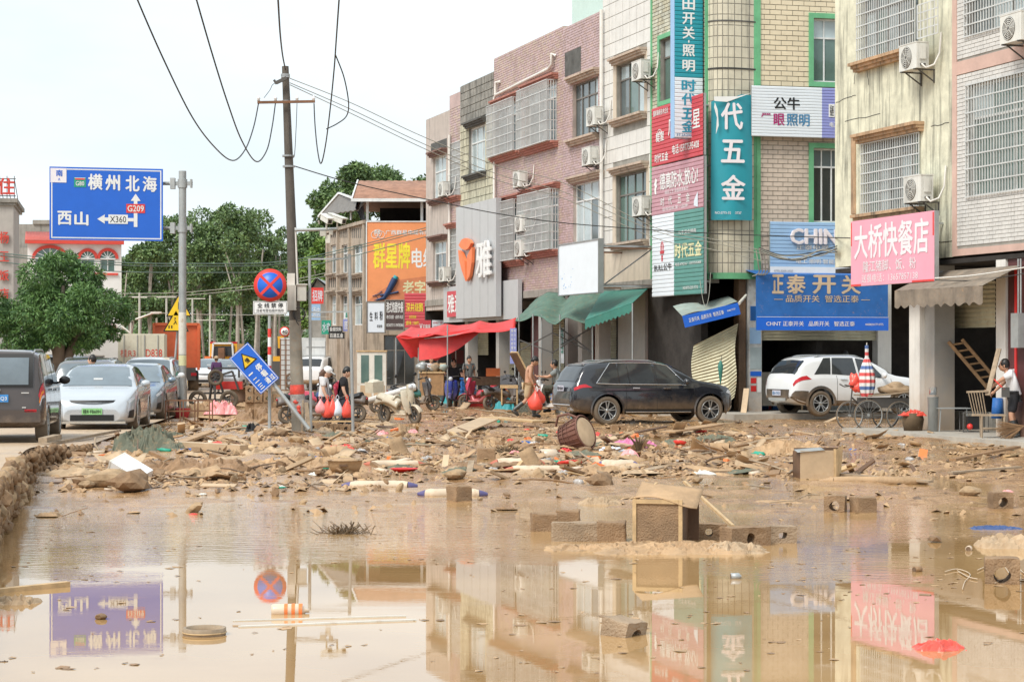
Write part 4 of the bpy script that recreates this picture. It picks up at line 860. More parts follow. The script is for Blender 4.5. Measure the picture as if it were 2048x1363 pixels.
# hanging vertical small signs
V2 = Plane(at(1026,700,62.5).x, 62.5, R(5))
signboard(V2, 'narrow violet vertical sign with white characters under the red tent end', 1020, 1033, 656, 727, 0, 'signviolet', thick=.03, texts=[(s_, .15,.48,.03+.12*k,.12+.12*k,'white',.02) for k, s_ in enumerate('摩托车修理配件')]+[(s_, .58,.88,.03+.12*k,.11+.12*k,'white',.0) for k, s_ in enumerate('电动车轮胎')])
signboard(V2, 'narrow pale green vertical sign between arcade pillars', 1121, 1128, 655, 726, -1.0, 'signwhite', thick=.03, texts=[(s_, .15,.85,.03+.12*k,.13+.12*k,'cardgreen',.02) for k, s_ in enumerate('家电五金维修')], name='shop_sign')
# ================================================================= BACKGROUND: HOUSES, TREES
print('background')
import numpy as np
tm('redroof', (.45,.10,.08), rough=.7, var=.2); tm('redtrim', (.62,.06,.04), rough=.6, var=.1); tm('wallw2', (.72,.70,.67), rough=.8, var=.06); tm('oldgrey', (.30,.28,.25), rough=.9, var=.25, streak=.6); tm('tower', (.42,.39,.36), rough=.8, var=.12, streak=.2)
F0 = lambda D, px=HX: Plane(0, D, 0)
# orange billboard building: front faces the camera, side runs away to the left
C1F = Plane(at(732,700,90).x, 90, R(0)); C1S = Plane(C1F.o.x, 90, R(-72.36)); us = C1S.u(656)
b = Bld('corner_building', 'old brown rendered building with tall barred windows left of the orange billboard', C1S, 656, 732, 0, C1S.z(732,447), wall='oldstucco', depth=9)
for pa,pb in ((661,673),(683,696),(706,727)):
    b.window(pa,pb,489,546, 2, .3, panes=('panel','pane'), sill=1, hm='oldstucco'); b.window(pa,pb,590,650, 2, .3, panes=('panel','pane'), hood=1, hm='oldstucco')
b.finish()
g = MB('darkstain')
for row in (466, 565):
    for k in range(18):
        px = 659+k*3.9; x, z = b.X(px), b.Z(px,row); g.box(x-.07,x+.07,-.01,0,z-.22,z+.22)
g.obj('vent_slot', b.root, kind='stuff')
g = MB('oldstucco')
for px in (657,678,701,731): x = b.X(px); g.box(x-.12,x+.12,-.12,0,0,b.z1)
g.box(-.1,b.W+.1,-.16,.0,b.z1,b.z1+.15); g.obj('pilaster', b.root)
b = Bld('billboard_building', 'brown building front hung with a big orange billboard, under a rust coloured shed roof', C1F, 732, 905, 0, C1F.z(732,447), wall='oldstucco', depth=8)
b.window(0,0,0,0,3,.3,rect=(.8,2.2,.3,2.6),panes=('paned',),frame='frameg'); b.finish()
g = MB('framew'); x0, x1 = 0, b.X(905); zt, zr = C1F.z(732,400), C1F.z(700,385)
for x in (.0, 2.45, 4.2): g.box(x,x+.12,0,.12,b.z1,zt)
g.box(0,x1,-.05,.05,b.z1,b.z1+.12); g.obj('terrace_post', b.root)
g = MB('interior'); g.box(.3,x1,5,5.2,b.z1,zt); g.box(3.0,x1,1.2,1.4,b.z1,zt-.5); g.obj('terrace_wall', b.root)
# shed roof over the terrace: ridge runs with the front, gable faces left
r = thing('shed_roof', 'rust coloured corrugated shed roof with a blue grey gable above the orange billboard', 'roof', C1F.w(0))
zE, zR = C1F.z(732,402,0), C1F.z(732,386,0)+.25
g = MB('roofrust'); n = 60
def rf(u, v, x0=-.6, x1=9.0): return (x0-.9*(1-abs(v-.5)*2)*0+(x1-x0)*u-(1-u)*(.0), -.6+7.2*v, zE+(zR-zE+.55)*(1-abs(v-.5)*2)+.03*(int(u*n+.5)%2))
g.grid(rf, n, 2, .04); g.obj('roof_sheet', r)
g = MB('framew'); g.bar((-.6,-.62,zE),(9,-.62,zE),.08,.14); g.bar((-.6,-.6,zE),(-.6,3.0,zR+.55),.06,.14); g.bar((-.6,6.6,zE),(-.6,3.0,zR+.55),.06,.14); g.obj('fascia', r)
tm('gableblue', (.18,.20,.26), rough=.7); g = MB('gableblue'); g.add([(-.45,-.5,zE-.35),(-.45,6.5,zE-.9),(-.45,3.0,zR+.45)], [(0,1,2)]); g.obj('gable_sheet', r)
# its left eave, a second lower roof falling away to the left
r = thing('lean_to_roof', 'corrugated lean-to roof with dark underside left of the terrace gable', 'roof', at(640,432,96))
c = r.location; pts4 = [at(637,432,98)-c, at(700,397,91)-c, at(676,386,97)-c, at(660,398,99)-c]
g = MB('frameg'); g.grid(lambda u,v: tuple(bil([at(638,432,96)-c, at(716,420,90)-c, at(733,400,90)-c, at(680,386,94)-c],u,v)+Vector((0,0,.05*(int(u*16+.5)%2)))), 16, 6, .05); g.obj('roof_sheet', r)
g = MB('framew'); g.bar(at(637,433,96)-c, at(678,386,94)-c, .10); g.bar(at(678,386,94)-c, at(716,400,90)-c,.08); g.cyl(at(702,402,92)-c, at(702,440,92)-c, .05, 6); g.obj('edge_bar', r)
# billboard and the shop signs below
r,w,h = signboard(C1F, 'large orange cable advertisement billboard with yellow and white characters', 733, 905, 443, 603, .25, 'signorange', thick=.1, frame='framew', texts=[
 ('广西群星电缆有限公司', .22,.86,.105,.165,'white',.02), ('群星牌', .075,.51,.26,.59,'yellowtxt',.045), ('电线', .525,.80,.33,.58,'white',.035), ('老字号', .42,.82,.735,.92,'paleyel',.04), ('群星', .09,.16,.10,.16,'white',.03)])
sx = lambda px: C1F.u(px,.25)-C1F.u(733,.25); sz = lambda py: C1F.z(733,py,.25)-C1F.z(733,603,.25)
g = MB('white'); g.T = Matrix.Translation((sx(756),-.012,sz(468))) @ Matrix.Rotation(pi/2,4,'X')
for k in (-1,0,1): 
    T0 = g.T.copy(); g.T = T0 @ Matrix.Translation((k*.14,.04 if k == 0 else -.03,0)); g.lathe([(.15,0),(.17,0),(.17,.006),(.15,.006)], 20, close=True); g.T = T0
g.obj('emblem', r)
tm('cable', (.02,.05,.14), rough=.4); g = MB('cable')
g.tube([(sx(x),-.03,sz(y)) for x,y in [(752,600),(768,596),(778,580),(786,565),(790,557)]], [.03,.09,.13,.15,.15], 8); g.use('teal'); g.tube([(sx(790),-.03,sz(557)),(sx(793),-.03,sz(552))], .11, 8)
g.use('cable'); g.tube([(sx(x),-.04,sz(y)) for x,y in [(760,590),(775,588),(790,585),(797,583)]], .05, 6); g.tube([(sx(x),-.04,sz(y)) for x,y in [(745,592),(757,588),(764,582)]], .02, 6); g.tube([(sx(x),-.04,sz(y)) for x,y in [(748,600),(757,598),(750,589)]], .015, 6); g.obj('cable_picture', r)
tm('shadeor', (.62,.22,.10), rough=.5); g = MB('shadeor'); g.prism([(sx(735),.02),(w-.02,.02),(w-.02,sz(545)),(sx(795),sz(560)),(sx(755),sz(585))], -.006, -.002); g.obj('darker_print', r)
C1B = Plane(C1F.o.x-.6, 89, R(-6))
signboard(C1B, 'white sign with three black brush characters, leftmost under the orange billboard', 734, 770, 603, 665, .3, 'signpale', thick=.08, frame='frameg', texts=[('生', .14,.32,.33,.62,'black',.03), ('料', .42,.60,.33,.60,'black',.03), ('粉', .70,.88,.30,.60,'black',.03), ('老友粉', .55,.85,.74,.84,'black',.02)])
signboard(C1B, 'dark brown sign with white characters of a roast meat fast food shop', 771, 808, 600, 660, .3, 'signbrown', thick=.08, frame='frameg', texts=[('港式烧腊快餐', .04,.96,.05,.42,'white',.02), ('港式烧腊 · 卤煮 炖盅', .05,.95,.5,.62,'white',.0), ('18276575713', .05,.5,.78,.88,'white',.01), ('13907855868', .54,.97,.78,.88,'white',.01)])
signboard(C1B, 'dark red ribbed sign with yellow characters of a roast goose shop', 809, 893, 586, 655, .3, 'signred', slats=11, thick=.08, texts=[('深井烧鹅', .04,.44,.28,.54,'yellowtxt',.02), ('深圳烧鹅', .60,.98,.20,.42,'yellowtxt',.02), ('白切鸡鸭', .12,.28,.64,.74,'yellowtxt',.01), ('土鸡土鸭', .52,.74,.52,.62,'yellowtxt',.01), ('卤味 13877', .04,.36,.80,.92,'yellowtxt',.01)])
CT = Plane(at(838,640,84).x, 84, R(0))
signboard(CT, 'small red and white sign with a drink logo above the red tent', 838, 862, 640, 667, 0, 'signred', thick=.05, texts=[('天麻味', .3,.95,.30,.66,'white',.02), ('V', .05,.28,.25,.75,'white',.03)])
signboard(CT, 'small white and red notice sign beside the drink logo sign', 864, 887, 640, 665, 0, 'signpale', thick=.05, texts=[('招租广告', .08,.9,.12,.3,'signred',.0), ('13977585', .08,.92,.45,.7,'signred',.03)])
# small shed with gable left of it
SH = Plane(at(618,700,99).x, 99, R(0))
b = Bld('shed', 'small grey shed with a gabled sheet roof behind the metal frame', SH, 618, 660, 0, SH.z(618,590), wall='oldgrey', depth=6); b.finish()
g = MB('concrete'); xm = b.W*.4; g.prism([(0,b.z1),(b.W,b.z1),(b.W,b.z1+.25),(xm,b.z1+.78)], 0, 6); g.obj('gable', b.root); g = MB('galv'); g.add([(-.3,-.3,b.z1-.15),(xm,-.3,b.z1+.85),(xm,6,b.z1+.85),(-.3,6,b.z1-.15),(b.W+.2,-.3,b.z1+.25),(b.W+.2,6,b.z1+.25)], [(0,1,2,3),(1,4,5,2)]); g.obj('roof_sheet', b.root)
SB = Plane(at(625,700,93).x, 93, R(0))
for px0,px1,y0,y1,m,tx,lb in [(623,647,575,607,'redp','招牌','faded red poster board on the small shed'),(623,641,608,640,'bluel','通信','light blue poster board on the small shed'),(643,662,640,668,'cardgreen','水电','green sign board under the brown building'),(688,722,622,637,'signwhite','鑫源建材.COM','thin white sign above the violet drinks sign'),(686,725,638,662,'signviolet','图书饮料','violet sign with white drinks shop characters'),(657,685,652,664,'black','香烟饮料','black sign strip with small teal characters'),(657,689,664,677,'black','百通五金','black sign with white hardware shop characters')]:
    signboard(SB, lb, px0, px1, y0, y1, .0 if m != 'black' else .5, m, thick=.05, texts=[(tx, .08,.92,.15,.85,'signpale' if m in ('redp','bluel','cardgreen') else ('white' if m != 'signwhite' else 'cardgreen'),.02)])
g = thing('low_wall', 'mouldy concrete wall under the three shop signs', 'wall', at(735,665,90.5)-Vector((0,0,0))); g.location.z = 0
q = MB('oldgrey'); q.box(0,4.6,0,.2,0,2.75); q.use('concrete'); q.box(1.2,1.5,-.06,0,0,2.7); q.box(3.3,3.6,-.06,0,0,2.7); q.obj('rendered_face', g)
# ---- left side: hotel tower, grey block, red roofed house
TP = Plane(at(0,700,70).x, 70, R(11))
b = Bld('hotel_tower', 'grey rendered hotel stair tower with vertical red characters at the left edge', TP, -60, 27, 0, TP.z(20,405), wall='tower', depth=4); b.finish()
g = MB('concrete'); g.box(-.1,b.W+.14,-.14,5.1,b.z1,b.z1+.14); g.box(-.05,b.W+.06,-.08,5,b.z1-.1,b.z1); g.obj('coping', b.root)
for s_, y0, y1 in [('杨',463,487),('王',503,523),('饭',540,561),('店',576,597)]: lettering(b.root, s_, b.X(-1), b.X(18), b.Z(8,y1), b.Z(8,y0), 'redtrim', y=-.04, bold=.025, depth=.06)
r = thing('roof_letter', 'red rooftop character on a steel frame on top of the hotel tower', 'sign letter', TP.w(TP.u(-4),0,b.z1+.14), TP.rz)
lettering(r, '住', 0, .58, .12, .72, 'redtrim', y=0, bold=.035, depth=.1); g = MB('iron'); 
for x in (.05,.3,.55): g.bar((x,.12,0),(x,.12,.8),.025); g.bar((x,.12,.7),(x+.1,.6,0),.02)
g.bar((0,.12,.1),(.6,.12,.1),.03); g.bar((0,.12,.7),(.6,.12,.7),.03); g.obj('steel_frame', r)
GP = Plane(at(30,700,100).x, 100, R(0))
b = Bld('old_block', 'old grey flat roofed block half hidden behind the direction sign', GP, 30, 120, 0, GP.z(30,448), wall='oldgrey', depth=8); b.finish(); g = MB('oldgrey'); g.box(.9,b.W+.6,-.1,3,b.z1,b.z1+.2); g.box(0,1.0,-.3,0,0,b.z1-1.2); g.obj('parapet', b.root)
RP = Plane(at(55,700,84).x, 84, R(12.5))
b = Bld('red_roofed_house', 'white two storey house with red roof edge and red arched windows behind the round tree', RP, 55, 243, 0, RP.z(55,487), wall='wallw2', depth=7)
arch = []
for pa,pb,yt in ((70,130,496),(161,190,498),(200,231,498)):
    x0,x1 = b.X(pa), b.X(pb); zc = RP.z(100,516); arch.append((x0,x1,zc)); b.window(0,0,0,0, 2, 0, panes=('paneg',), rect=(x0,x1,RP.z(100,543),zc))
b.finish()
for x0,x1,zc in arch:
    rr0 = (x1-x0)/2; cx = (x0+x1)/2; sq = min(1, .42/rr0)
    g = MB('paneg'); g.prism([(cx+rr0*cos(pi*i/12), zc+rr0*sq*sin(pi*i/12)) for i in range(13)], -.012, -.004); g.obj('fanlight', b.root)
    g = MB('redtrim')
    for i in range(12):
        a0, a1 = pi*i/12, pi*(i+1)/12; g.prism([(cx+rr0*cos(a0), zc+rr0*sq*sin(a0)),(cx+(rr0+.13)*cos(a0), zc+(rr0*sq+.13)*sin(a0)),(cx+(rr0+.13)*cos(a1), zc+(rr0*sq+.13)*sin(a1)),(cx+rr0*cos(a1), zc+rr0*sq*sin(a1))], -.06, 0)
    g.obj('arch_trim', b.root)
    g = MB('white')
    for a0 in (30,60,90,120,150): g.bar((cx,-.02,zc+.02),(cx+rr0*cos(R(a0)),-.02,zc+rr0*sq*sin(R(a0))),.025)
    g.bar((cx-rr0,-.02,zc),(cx+rr0,-.02,zc),.04); g.obj('fanlight_bars', b.root)
g = MB('redtrim'); g.box(-.1,b.W+.1,-.3,.0,b.z1-.0,b.z1+.13); g.box(b.X(188),b.X(236),-.08,0,RP.z(100,549),RP.z(100,545)); g.obj('red_band', b.root)
g = MB('redroof'); g.grid(lambda u,v: (-.1+(b.W+.2)*u, -.3+1.2*v, b.z1+.13+.42*v+.02*(int(u*70+.5)%2)), 70, 1, .02); g.obj('roof_edge', b.root)
LS = Plane(at(120,700,78).x, 78, R(12))
b = Bld('roadside_shop', 'low roadside shop with red and orange sign boards behind the round tree', LS, 20, 236, 0, LS.z(100,645), wall='wallw2', depth=5)
b.window(0,0,0,0,3,0,rect=(1.0,3.6,.2,1.7),panes=('paned',)); b.finish()
for k,(pa,pb,m) in enumerate(((85,135,'orange'),(140,175,'signpale'),(180,232,'redp'))):
    g = MB(m); g.box(b.X(pa),b.X(pb),-.1,-.02,LS.z(100,668),LS.z(100,652)); g.obj('sign_board', b.root)
# far low white walls glimpsed under the trees
FW = Plane(at(380,700,175).x, 175, R(0)); b = Bld('far_shed', 'long pale far building glimpsed between the tree trunks', FW, 340, 600, 0, 4.2, wall='wallw2', depth=5); b.finish()

# ---- trees
def leafm(name, c1, c2):
    m = bpy.data.materials.new(name); m.use_nodes = True; t = m.node_tree; N = t.nodes; b_ = N['Principled BSDF']; g_ = N.new('ShaderNodeNewGeometry'); n = N.new('ShaderNodeTexNoise'); n.inputs['Scale'].default_value = .9; n.inputs['Detail'].default_value = 4; t.links.new(g_.outputs['Position'], n.inputs['Vector'])
    a = N.new('ShaderNodeMath'); a.operation = 'MULTIPLY_ADD'; a.inputs[1].default_value = .5; t.links.new(g_.outputs['Random Per Island'], a.inputs[0]); h2 = N.new('ShaderNodeMath'); h2.operation = 'MULTIPLY'; h2.inputs[1].default_value = .6; t.links.new(n.outputs['Fac'], h2.inputs[0]); t.links.new(h2.outputs[0], a.inputs[2])
    r = N.new('ShaderNodeValToRGB'); r.color_ramp.elements[0].color = (*c1,1); r.color_ramp.elements[0].position = .25; r.color_ramp.elements[1].color = (*c2,1); r.color_ramp.elements[1].position = .8; t.links.new(a.outputs[0], r.inputs[0]); t.links.new(r.outputs[0], b_.inputs['Base Color']); b_.inputs['Roughness'].default_value = .5
    M[name] = m; return m
leafm('leaf_mango', (.03,.085,.025), (.15,.28,.075)); leafm('leaf_euc', (.05,.10,.04), (.19,.29,.10)); leafm('leaf_bamboo', (.07,.15,.03), (.26,.38,.09))
tm('bark', (.17,.13,.10), rough=.9, var=.3); tm('barkw', (.40,.36,.31), rough=.8, var=.3)
nr_ = np.random.default_rng(11)
def crown_mesh(name, clumps, nleaf, size, m, droop=.2, aspect=2.6):
    """many small leaf blades spread in clumps; each blade a folded quad pair"""
    C = np.array([c[:3] for c in clumps]); Rr = np.array([c[3] for c in clumps]); sq = np.array([c[4] if len(c) > 4 else .8 for c in clumps])
    w = Rr**2; idx = nr_.choice(len(C), nleaf, p=w/w.sum())
    d = nr_.normal(size=(nleaf,3)); d /= np.linalg.norm(d,axis=1)[:,None]; rad = nr_.uniform(.55,1.08,nleaf)**.7
    P = C[idx]+d*(Rr[idx]*rad)[:,None]*np.stack([np.ones(nleaf),np.ones(nleaf),sq[idx]],1)
    ax = d*.6+nr_.normal(size=(nleaf,3))*.6; ax[:,2] -= droop; ax /= np.linalg.norm(ax,axis=1)[:,None]
    up = nr_.normal(size=(nleaf,3)); sd = np.cross(ax,up); sd /= np.linalg.norm(sd,axis=1)[:,None]
    L_ = size*nr_.uniform(.6,1.4,nleaf)[:,None]; Wd = L_/aspect
    V = np.stack([P, P+ax*L_*.5+sd*Wd*.5, P+ax*L_, P+ax*L_*.5-sd*Wd*.5],1).reshape(-1,3).astype(np.float32)
    me = bpy.data.meshes.new(name); me.vertices.add(4*nleaf); me.vertices.foreach_set('co', V.ravel()); me.loops.add(4*nleaf); me.loops.foreach_set('vertex_index', np.arange(4*nleaf,dtype=np.int32)); me.polygons.add(nleaf); me.polygons.foreach_set('loop_start', np.arange(0,4*nleaf,4,dtype=np.int32)); me.update(calc_edges=True); me.validate(); me.materials.append(M[m]); return me
def tree(name, label, loc, clumps, nleaf, size, lm, bm_, trunk_r, stems, group=None, cat='tree', **kw):
    r = thing(name, label, cat, loc, 0, group); link('crown', crown_mesh('crown', clumps, nleaf, size, lm, **kw), r)
    g = MB(bm_)
    for st in stems: g.tube(st[:-1] if isinstance(st[-1],(int,float)) else st, [ (st[-1] if isinstance(st[-1],(int,float)) else trunk_r)*(1-.75*i/(len(st)-1)) for i in range(len(st)-(1 if isinstance(st[-1],(int,float)) else 0))], 7)
    g.obj('trunk', r); return r
# round mango-like tree at left, D about 60
base = at(118,700,60); base.z = 0
def T(px, py, D=60, dy=0): p = at(px,py,D); return (p.x-base.x, D-60+dy, p.z)
cl_ = []
rt = random.Random(4)
for px,py,rr0 in [(125,530,.75),(90,560,.8),(160,560,.85),(60,590,.8),(110,595,1.0),(170,600,.95),(210,600,.7),(30,620,.7),(80,640,.9),(140,640,1.0),(195,640,.85),(225,625,.5),(10,650,.6),(50,665,.6),(115,670,.7),(170,672,.6),(215,665,.45),(128,512,.4),(95,535,.45),(235,600,.3),(5,610,.4),(70,688,.6),(130,692,.6),(180,690,.5),(25,685,.5),(100,660,.9),(150,655,.9),(-15,640,.6)]:
    for k in range(3): x,y_,z = T(px+rt.uniform(-14,14),py+rt.uniform(-12,12),60,rt.uniform(-1.2,1.2)); cl_.append((x,y_,z,rr0*rt.uniform(.4,.65),.75))
tree('round_tree', 'dense round dark green mango tree standing before the white red roofed house', base, cl_, 56000, .13, 'leaf_mango', 'bark', .2, [[(0,0,0),(.0,0,1.4),(-.2,0,2.4),(-.6,.1,3.4)],[(0,0,1.2),(.5,.1,2.2),(1.0,0,3.0)],[(0,0,1.5),(.1,-.3,2.8),(.2,-.3,3.8)]], droop=.5, aspect=3.5)
# tall eucalyptus row at the back
def euc(px, D, ytop, ybase_crown, wpx, seed, label, n=6500, lm='leaf_euc', group='tall trees in the row behind the road'):
    rs = random.Random(seed); b0 = at(px,700,D); b0.z = 0; ppm = FPX/D; H = EYE+(HY-ytop)/ppm; hb = EYE+(HY-ybase_crown)/ppm; wd = wpx/ppm/2; cl = []
    for k in range(26):
        t = rs.random(); z = hb+(H-hb)*t-.2; rad = wd*(1-.65*abs(t-.45)**1.3*1.6); a = rs.uniform(0,2*pi); q = rs.random()**.5*rad; cl.append((q*cos(a), q*sin(a), z, rs.uniform(.30,.6)*wd*.9, .75))
    st = [[(0,0,0),(.1*rs.uniform(-1,1),0,H*.35),(.3*rs.uniform(-1,1),0,H*.7),(.2,0,H*.93), .16]]
    for k in range(3): st.append([(0,0,H*(.3+.12*k)),(rs.uniform(-1,1)*wd*.6,rs.uniform(-1,1),H*(.55+.12*k)), .07])
    for k in range(2): dx = rs.uniform(-1.8,1.8); st.append([(dx,rs.uniform(-1,1),0),(dx+rs.uniform(-.3,.3),0,H*.4),(dx+rs.uniform(-.6,.6),0,H*.75), .11])
    tree('tall_tree', label, b0, cl, int(n*1.5), .25, lm, 'barkw', .16, st, group, droop=.35, aspect=2.2)
for k,(px,D,yt,yb,wp,lb) in enumerate([
 (262,150,505,640,60,'tall thin crowned tree right of the white red roofed house'),(300,140,470,620,80,'tall tree rising behind the orange dump truck'),(345,150,432,600,90,'tall tree directly behind the steel sign pole'),
 (395,140,440,600,95,'tall tree right of the steel sign pole, lower than its neighbour'),(430,155,415,590,100,'tall tree with two rounded tops, left of the highest crown'),(475,138,412,590,105,'highest tree of the back row, above the tilted blue sign'),
 (515,145,430,600,100,'tall tree right of the highest crown'),(548,150,455,620,70,'last tall tree of the row before the no stopping sign'),
 (320,165,520,660,110,'low leafy tree filling the gap under the row at left'),(450,165,530,655,120,'low leafy tree filling the gap under the row in the middle'),(400,170,520,650,110,'low leafy tree behind the steel sign pole'),(540,165,540,660,110,'low dark tree behind the no stopping sign')]):
    euc(px, D, yt, yb, wp, k, lb, 6500)
for k,(px,D,yt,yb,wp,lm,lb) in enumerate([
 (705,125,333,430,95,'leaf_euc','broad hillside tree above the small rust roofed terrace, highest at right'),(660,128,365,470,80,'leaf_euc','hillside tree left of the terrace roof'),(790,128,350,430,120,'leaf_euc','wide hillside tree behind the terrace roof'),(845,126,360,440,90,'leaf_euc','hillside tree touching the far end house'),
 (635,120,450,560,80,'leaf_euc','dark tree right of the utility pole behind the surveillance cameras'),(625,115,500,640,75,'leaf_bamboo','bright green bamboo clump left of the brown rendered building'),(600,118,470,620,60,'leaf_euc','leafy tree directly behind the utility pole'),(650,112,480,570,60,'leaf_bamboo','bright green bush above the small shed')]):
    euc(px, D, yt, yb, wp, 40+k, lb, 7000, lm, 'trees on the rise behind the brown building')
# rows of low dark undergrowth closing the view under the trees
def fu(): 
    cl = []
    for k in range(70): x = at(250+k*5.2,700,160).x; cl.append((x, 160+rt.uniform(-2,2), rt.uniform(.6,2.6), rt.uniform(.9,1.6), .9))
    return cl
link('undergrowth', crown_mesh('undergrowth', fu(), 16000, .4, 'leaf_euc'), None, kind='stuff', label='dark undergrowth under the back row of trees', cat='undergrowth')
# distant hills so the horizon is never bare ground
tm('hillgreen', (.07,.11,.06), rough=.95, var=.4, scale=.05)
g = MB('hillgreen'); g.grid(lambda u,v: (-900+1800*u, 420+40*v, (v)*(10+14*abs(mnoise.noise(Vector((u*7,3,1)))))), 120, 4); g.obj('hills', kind='structure')
# ================================================================= STREET FURNITURE, POLES, WIRES
print('furniture')
def spline(pts, n=8):
    pts = [Vector(p) for p in pts]; out = []
    for i in range(len(pts)-1):
        p0 = pts[max(i-1,0)]; p1 = pts[i]; p2 = pts[i+1]; p3 = pts[min(i+2,len(pts)-1)]
        for k in range(n):
            t = k/n; out.append(.5*((2*p1)+(p2-p0)*t+(2*p0-5*p1+4*p2-p3)*t*t+(3*p1-p0-3*p2+p3)*t**3))
    return out+[pts[-1]]
def wire(label, pts, r=.012, m='wire', group=None, name='overhead_wire'):
    g = MB(m); P_ = spline([at(*p) for p in pts]); c = P_[0]; g.tube([p-c for p in P_], r, 5); o = g.obj(name, None, label=label, cat='wire', group=group); o.location = c; return o
# --- direction sign on its steel pole
DP = Plane(at(363,700,62).x, 62, R(14))
r = thing('sign_pole', 'tall galvanised steel pole carrying the blue direction sign', 'pole', (at(365,700,62).x, 62, 0))
ppm = FPX/62; zt = EYE+(705-342)/ppm
g = MB('galv'); g.cyl((0,0,0),(0,0,zt),.118,18); g.obj('pole', r)
for yy in (367, 456):
    z = EYE+(705-yy)/ppm; g = MB('galv'); g.cyl((0,0,z-.13),(0,0,z+.13),.15,18); g.cbox((0,0,z),(.62,.10,.12)); g.cyl((-.62,0,z),(-.2,0,z),.055,10); g.tube([(-.62,.0,z),(-.4,0,z)],.055,10); g.cbox((-.3,0,z),(.14,.2,.34)); g.cbox((.27,0,z),(.05,.2,.26)); g.obj('bracket', r)
g = MB('offwhite'); g.cyl((0,-.0,1.75),(0,0,3.05),.121,18); g.obj('paper_wrap', r); g = MB('paleyel'); g.cyl((0,0,1.4),(0,0,1.72),.1225,18); g.obj('tape', r)
r,w,h = signboard(DP, 'big blue road direction sign with white characters and arrows at left', 99, 326, 333, 479, .0, 'blue', thick=.05, name='direction_sign', cat='road sign', edge='steel')
SX = lambda X: (X/4-99)/227*w; SZ = lambda Y: h*(1-(300+Y/4-333)/146)
def srect(m, X0, X1, Y0, Y1, y=-.006, nm='marking'): q = MB(m); q.box(SX(X0),SX(X1),y-.003,y,SZ(Y1),SZ(Y0)); return q.obj(nm, r)
g = MB('white'); b_ = .05; t_ = .035
for q in ((b_,w-b_,b_,b_+t_),(b_,w-b_,h-b_-t_,h-b_),(b_,b_+t_,b_+t_,h-b_-t_),(w-b_-t_,w-b_,b_+t_,h-b_-t_)): g.box(q[0],q[1],-.004,-.0,q[2],q[3])
g.obj('border_line', r)
srect('lilac', 403, 530, 143, 258); lettering(r,'南',SX(447),SX(500),SZ(208),SZ(157),'blue',y=-.012,bold=.03); g = MB('blue'); g.prism([(SX(463),SZ(243)),(SX(470),SZ(222)),(SX(474),SZ(222)),(SX(481),SZ(243)),(SX(477),SZ(243)),(SX(472),SZ(230)),(SX(467),SZ(243))],-.012,-.009); g.obj('north_arrow', r)
srect('cardgreen', 590, 685, 215, 292); srect('signpale', 594, 681, 217, 221, -.0095); srect('redp', 600, 675, 221, 233, -.0095); lettering(r,'G80',SX(603),SX(671),SZ(281),SZ(245),'white',y=-.012,bold=.02)
for s_,a,c,d,e in [('横',700,818,183,312),('州',838,958,187,316),('北',1000,1115,190,320),('海',1138,1255,193,320),('西',458,572,485,597),('山',592,705,488,600)]: lettering(r,s_,SX(a),SX(c),SZ(e),SZ(d),'white',y=-.006,bold=.045)
g = MB('white'); g.prism([(SX(x),SZ(y)) for x,y in [(1068,605),(1097,605),(1097,395),(1123,395),(1083,337),(1043,395),(1068,395)]],-.009,-.005); g.obj('up_arrow', r)
g = MB('white'); g.prism([(SX(x),SZ(y)) for x,y in [(775,545),(836,508),(833,532),(1067,534),(1067,561),(833,559),(836,583)]],-.009,-.005); g.obj('left_arrow', r)
srect('redp', 1007, 1158, 420, 492, -.010); lettering(r,'G209',SX(1017),SX(1149),SZ(482),SZ(431),'white',y=-.014,bold=.02); srect('white', 864, 1020, 508, 582, -.010); lettering(r,'X360',SX(876),SX(1006),SZ(571),SZ(520),'black',y=-.014,bold=.0)
# --- yellow warning signs on a leaning striped post behind the pole
for k,(cx,cy,lb) in enumerate(((358,612,'upper yellow triangular warning sign half hidden by the steel pole'),(352,642,'lower yellow triangular warning sign with walking figure behind the steel pole'))):
    s = thing('warning_sign', lb, 'road sign', at(cx,cy,66.5), 0); k_ = 66.5/FPX
    g = MB('black'); g.prism([(-26*k_,-21*k_),(26*k_,-21*k_),(0,26*k_)],.0,.02); g.obj('border', s); g = MB('yellow'); g.prism([(-22*k_,-18.5*k_),(22*k_,-18.5*k_),(0,21*k_)],-.006,.0); g.obj('face', s)
    g = MB('black'); g.box(-.03,.03,-.012,-.006,-.10,.14) if k == 0 else (g.bar((-.05,-.01,.05),(.03,-.01,-.1),.02), g.bar((.0,-.01,.0),(-.08,-.01,-.1),.02), g.box(-.05,-.01,-.012,-.006,.07,.12), g.box(-.25,-.21,-.012,-.006,-.24,-.14), g.box(-.16,-.12,-.012,-.006,-.24,-.14)); g.obj('symbol', s)
s = thing('sign_post', 'leaning striped black and yellow post behind the steel pole', 'post', (at(352,700,66.7).x,66.7,0)); g = MB('galv'); g.cyl((-.15,0,0),(.08,0,2.9),.04,8); g.use('yellow'); g.cyl((-.135,0,.2),(-.10,0,.6),.043,8); g.cyl((-.07,0,1.0),(-.03,0,1.4),.043,8); g.obj('post', s)
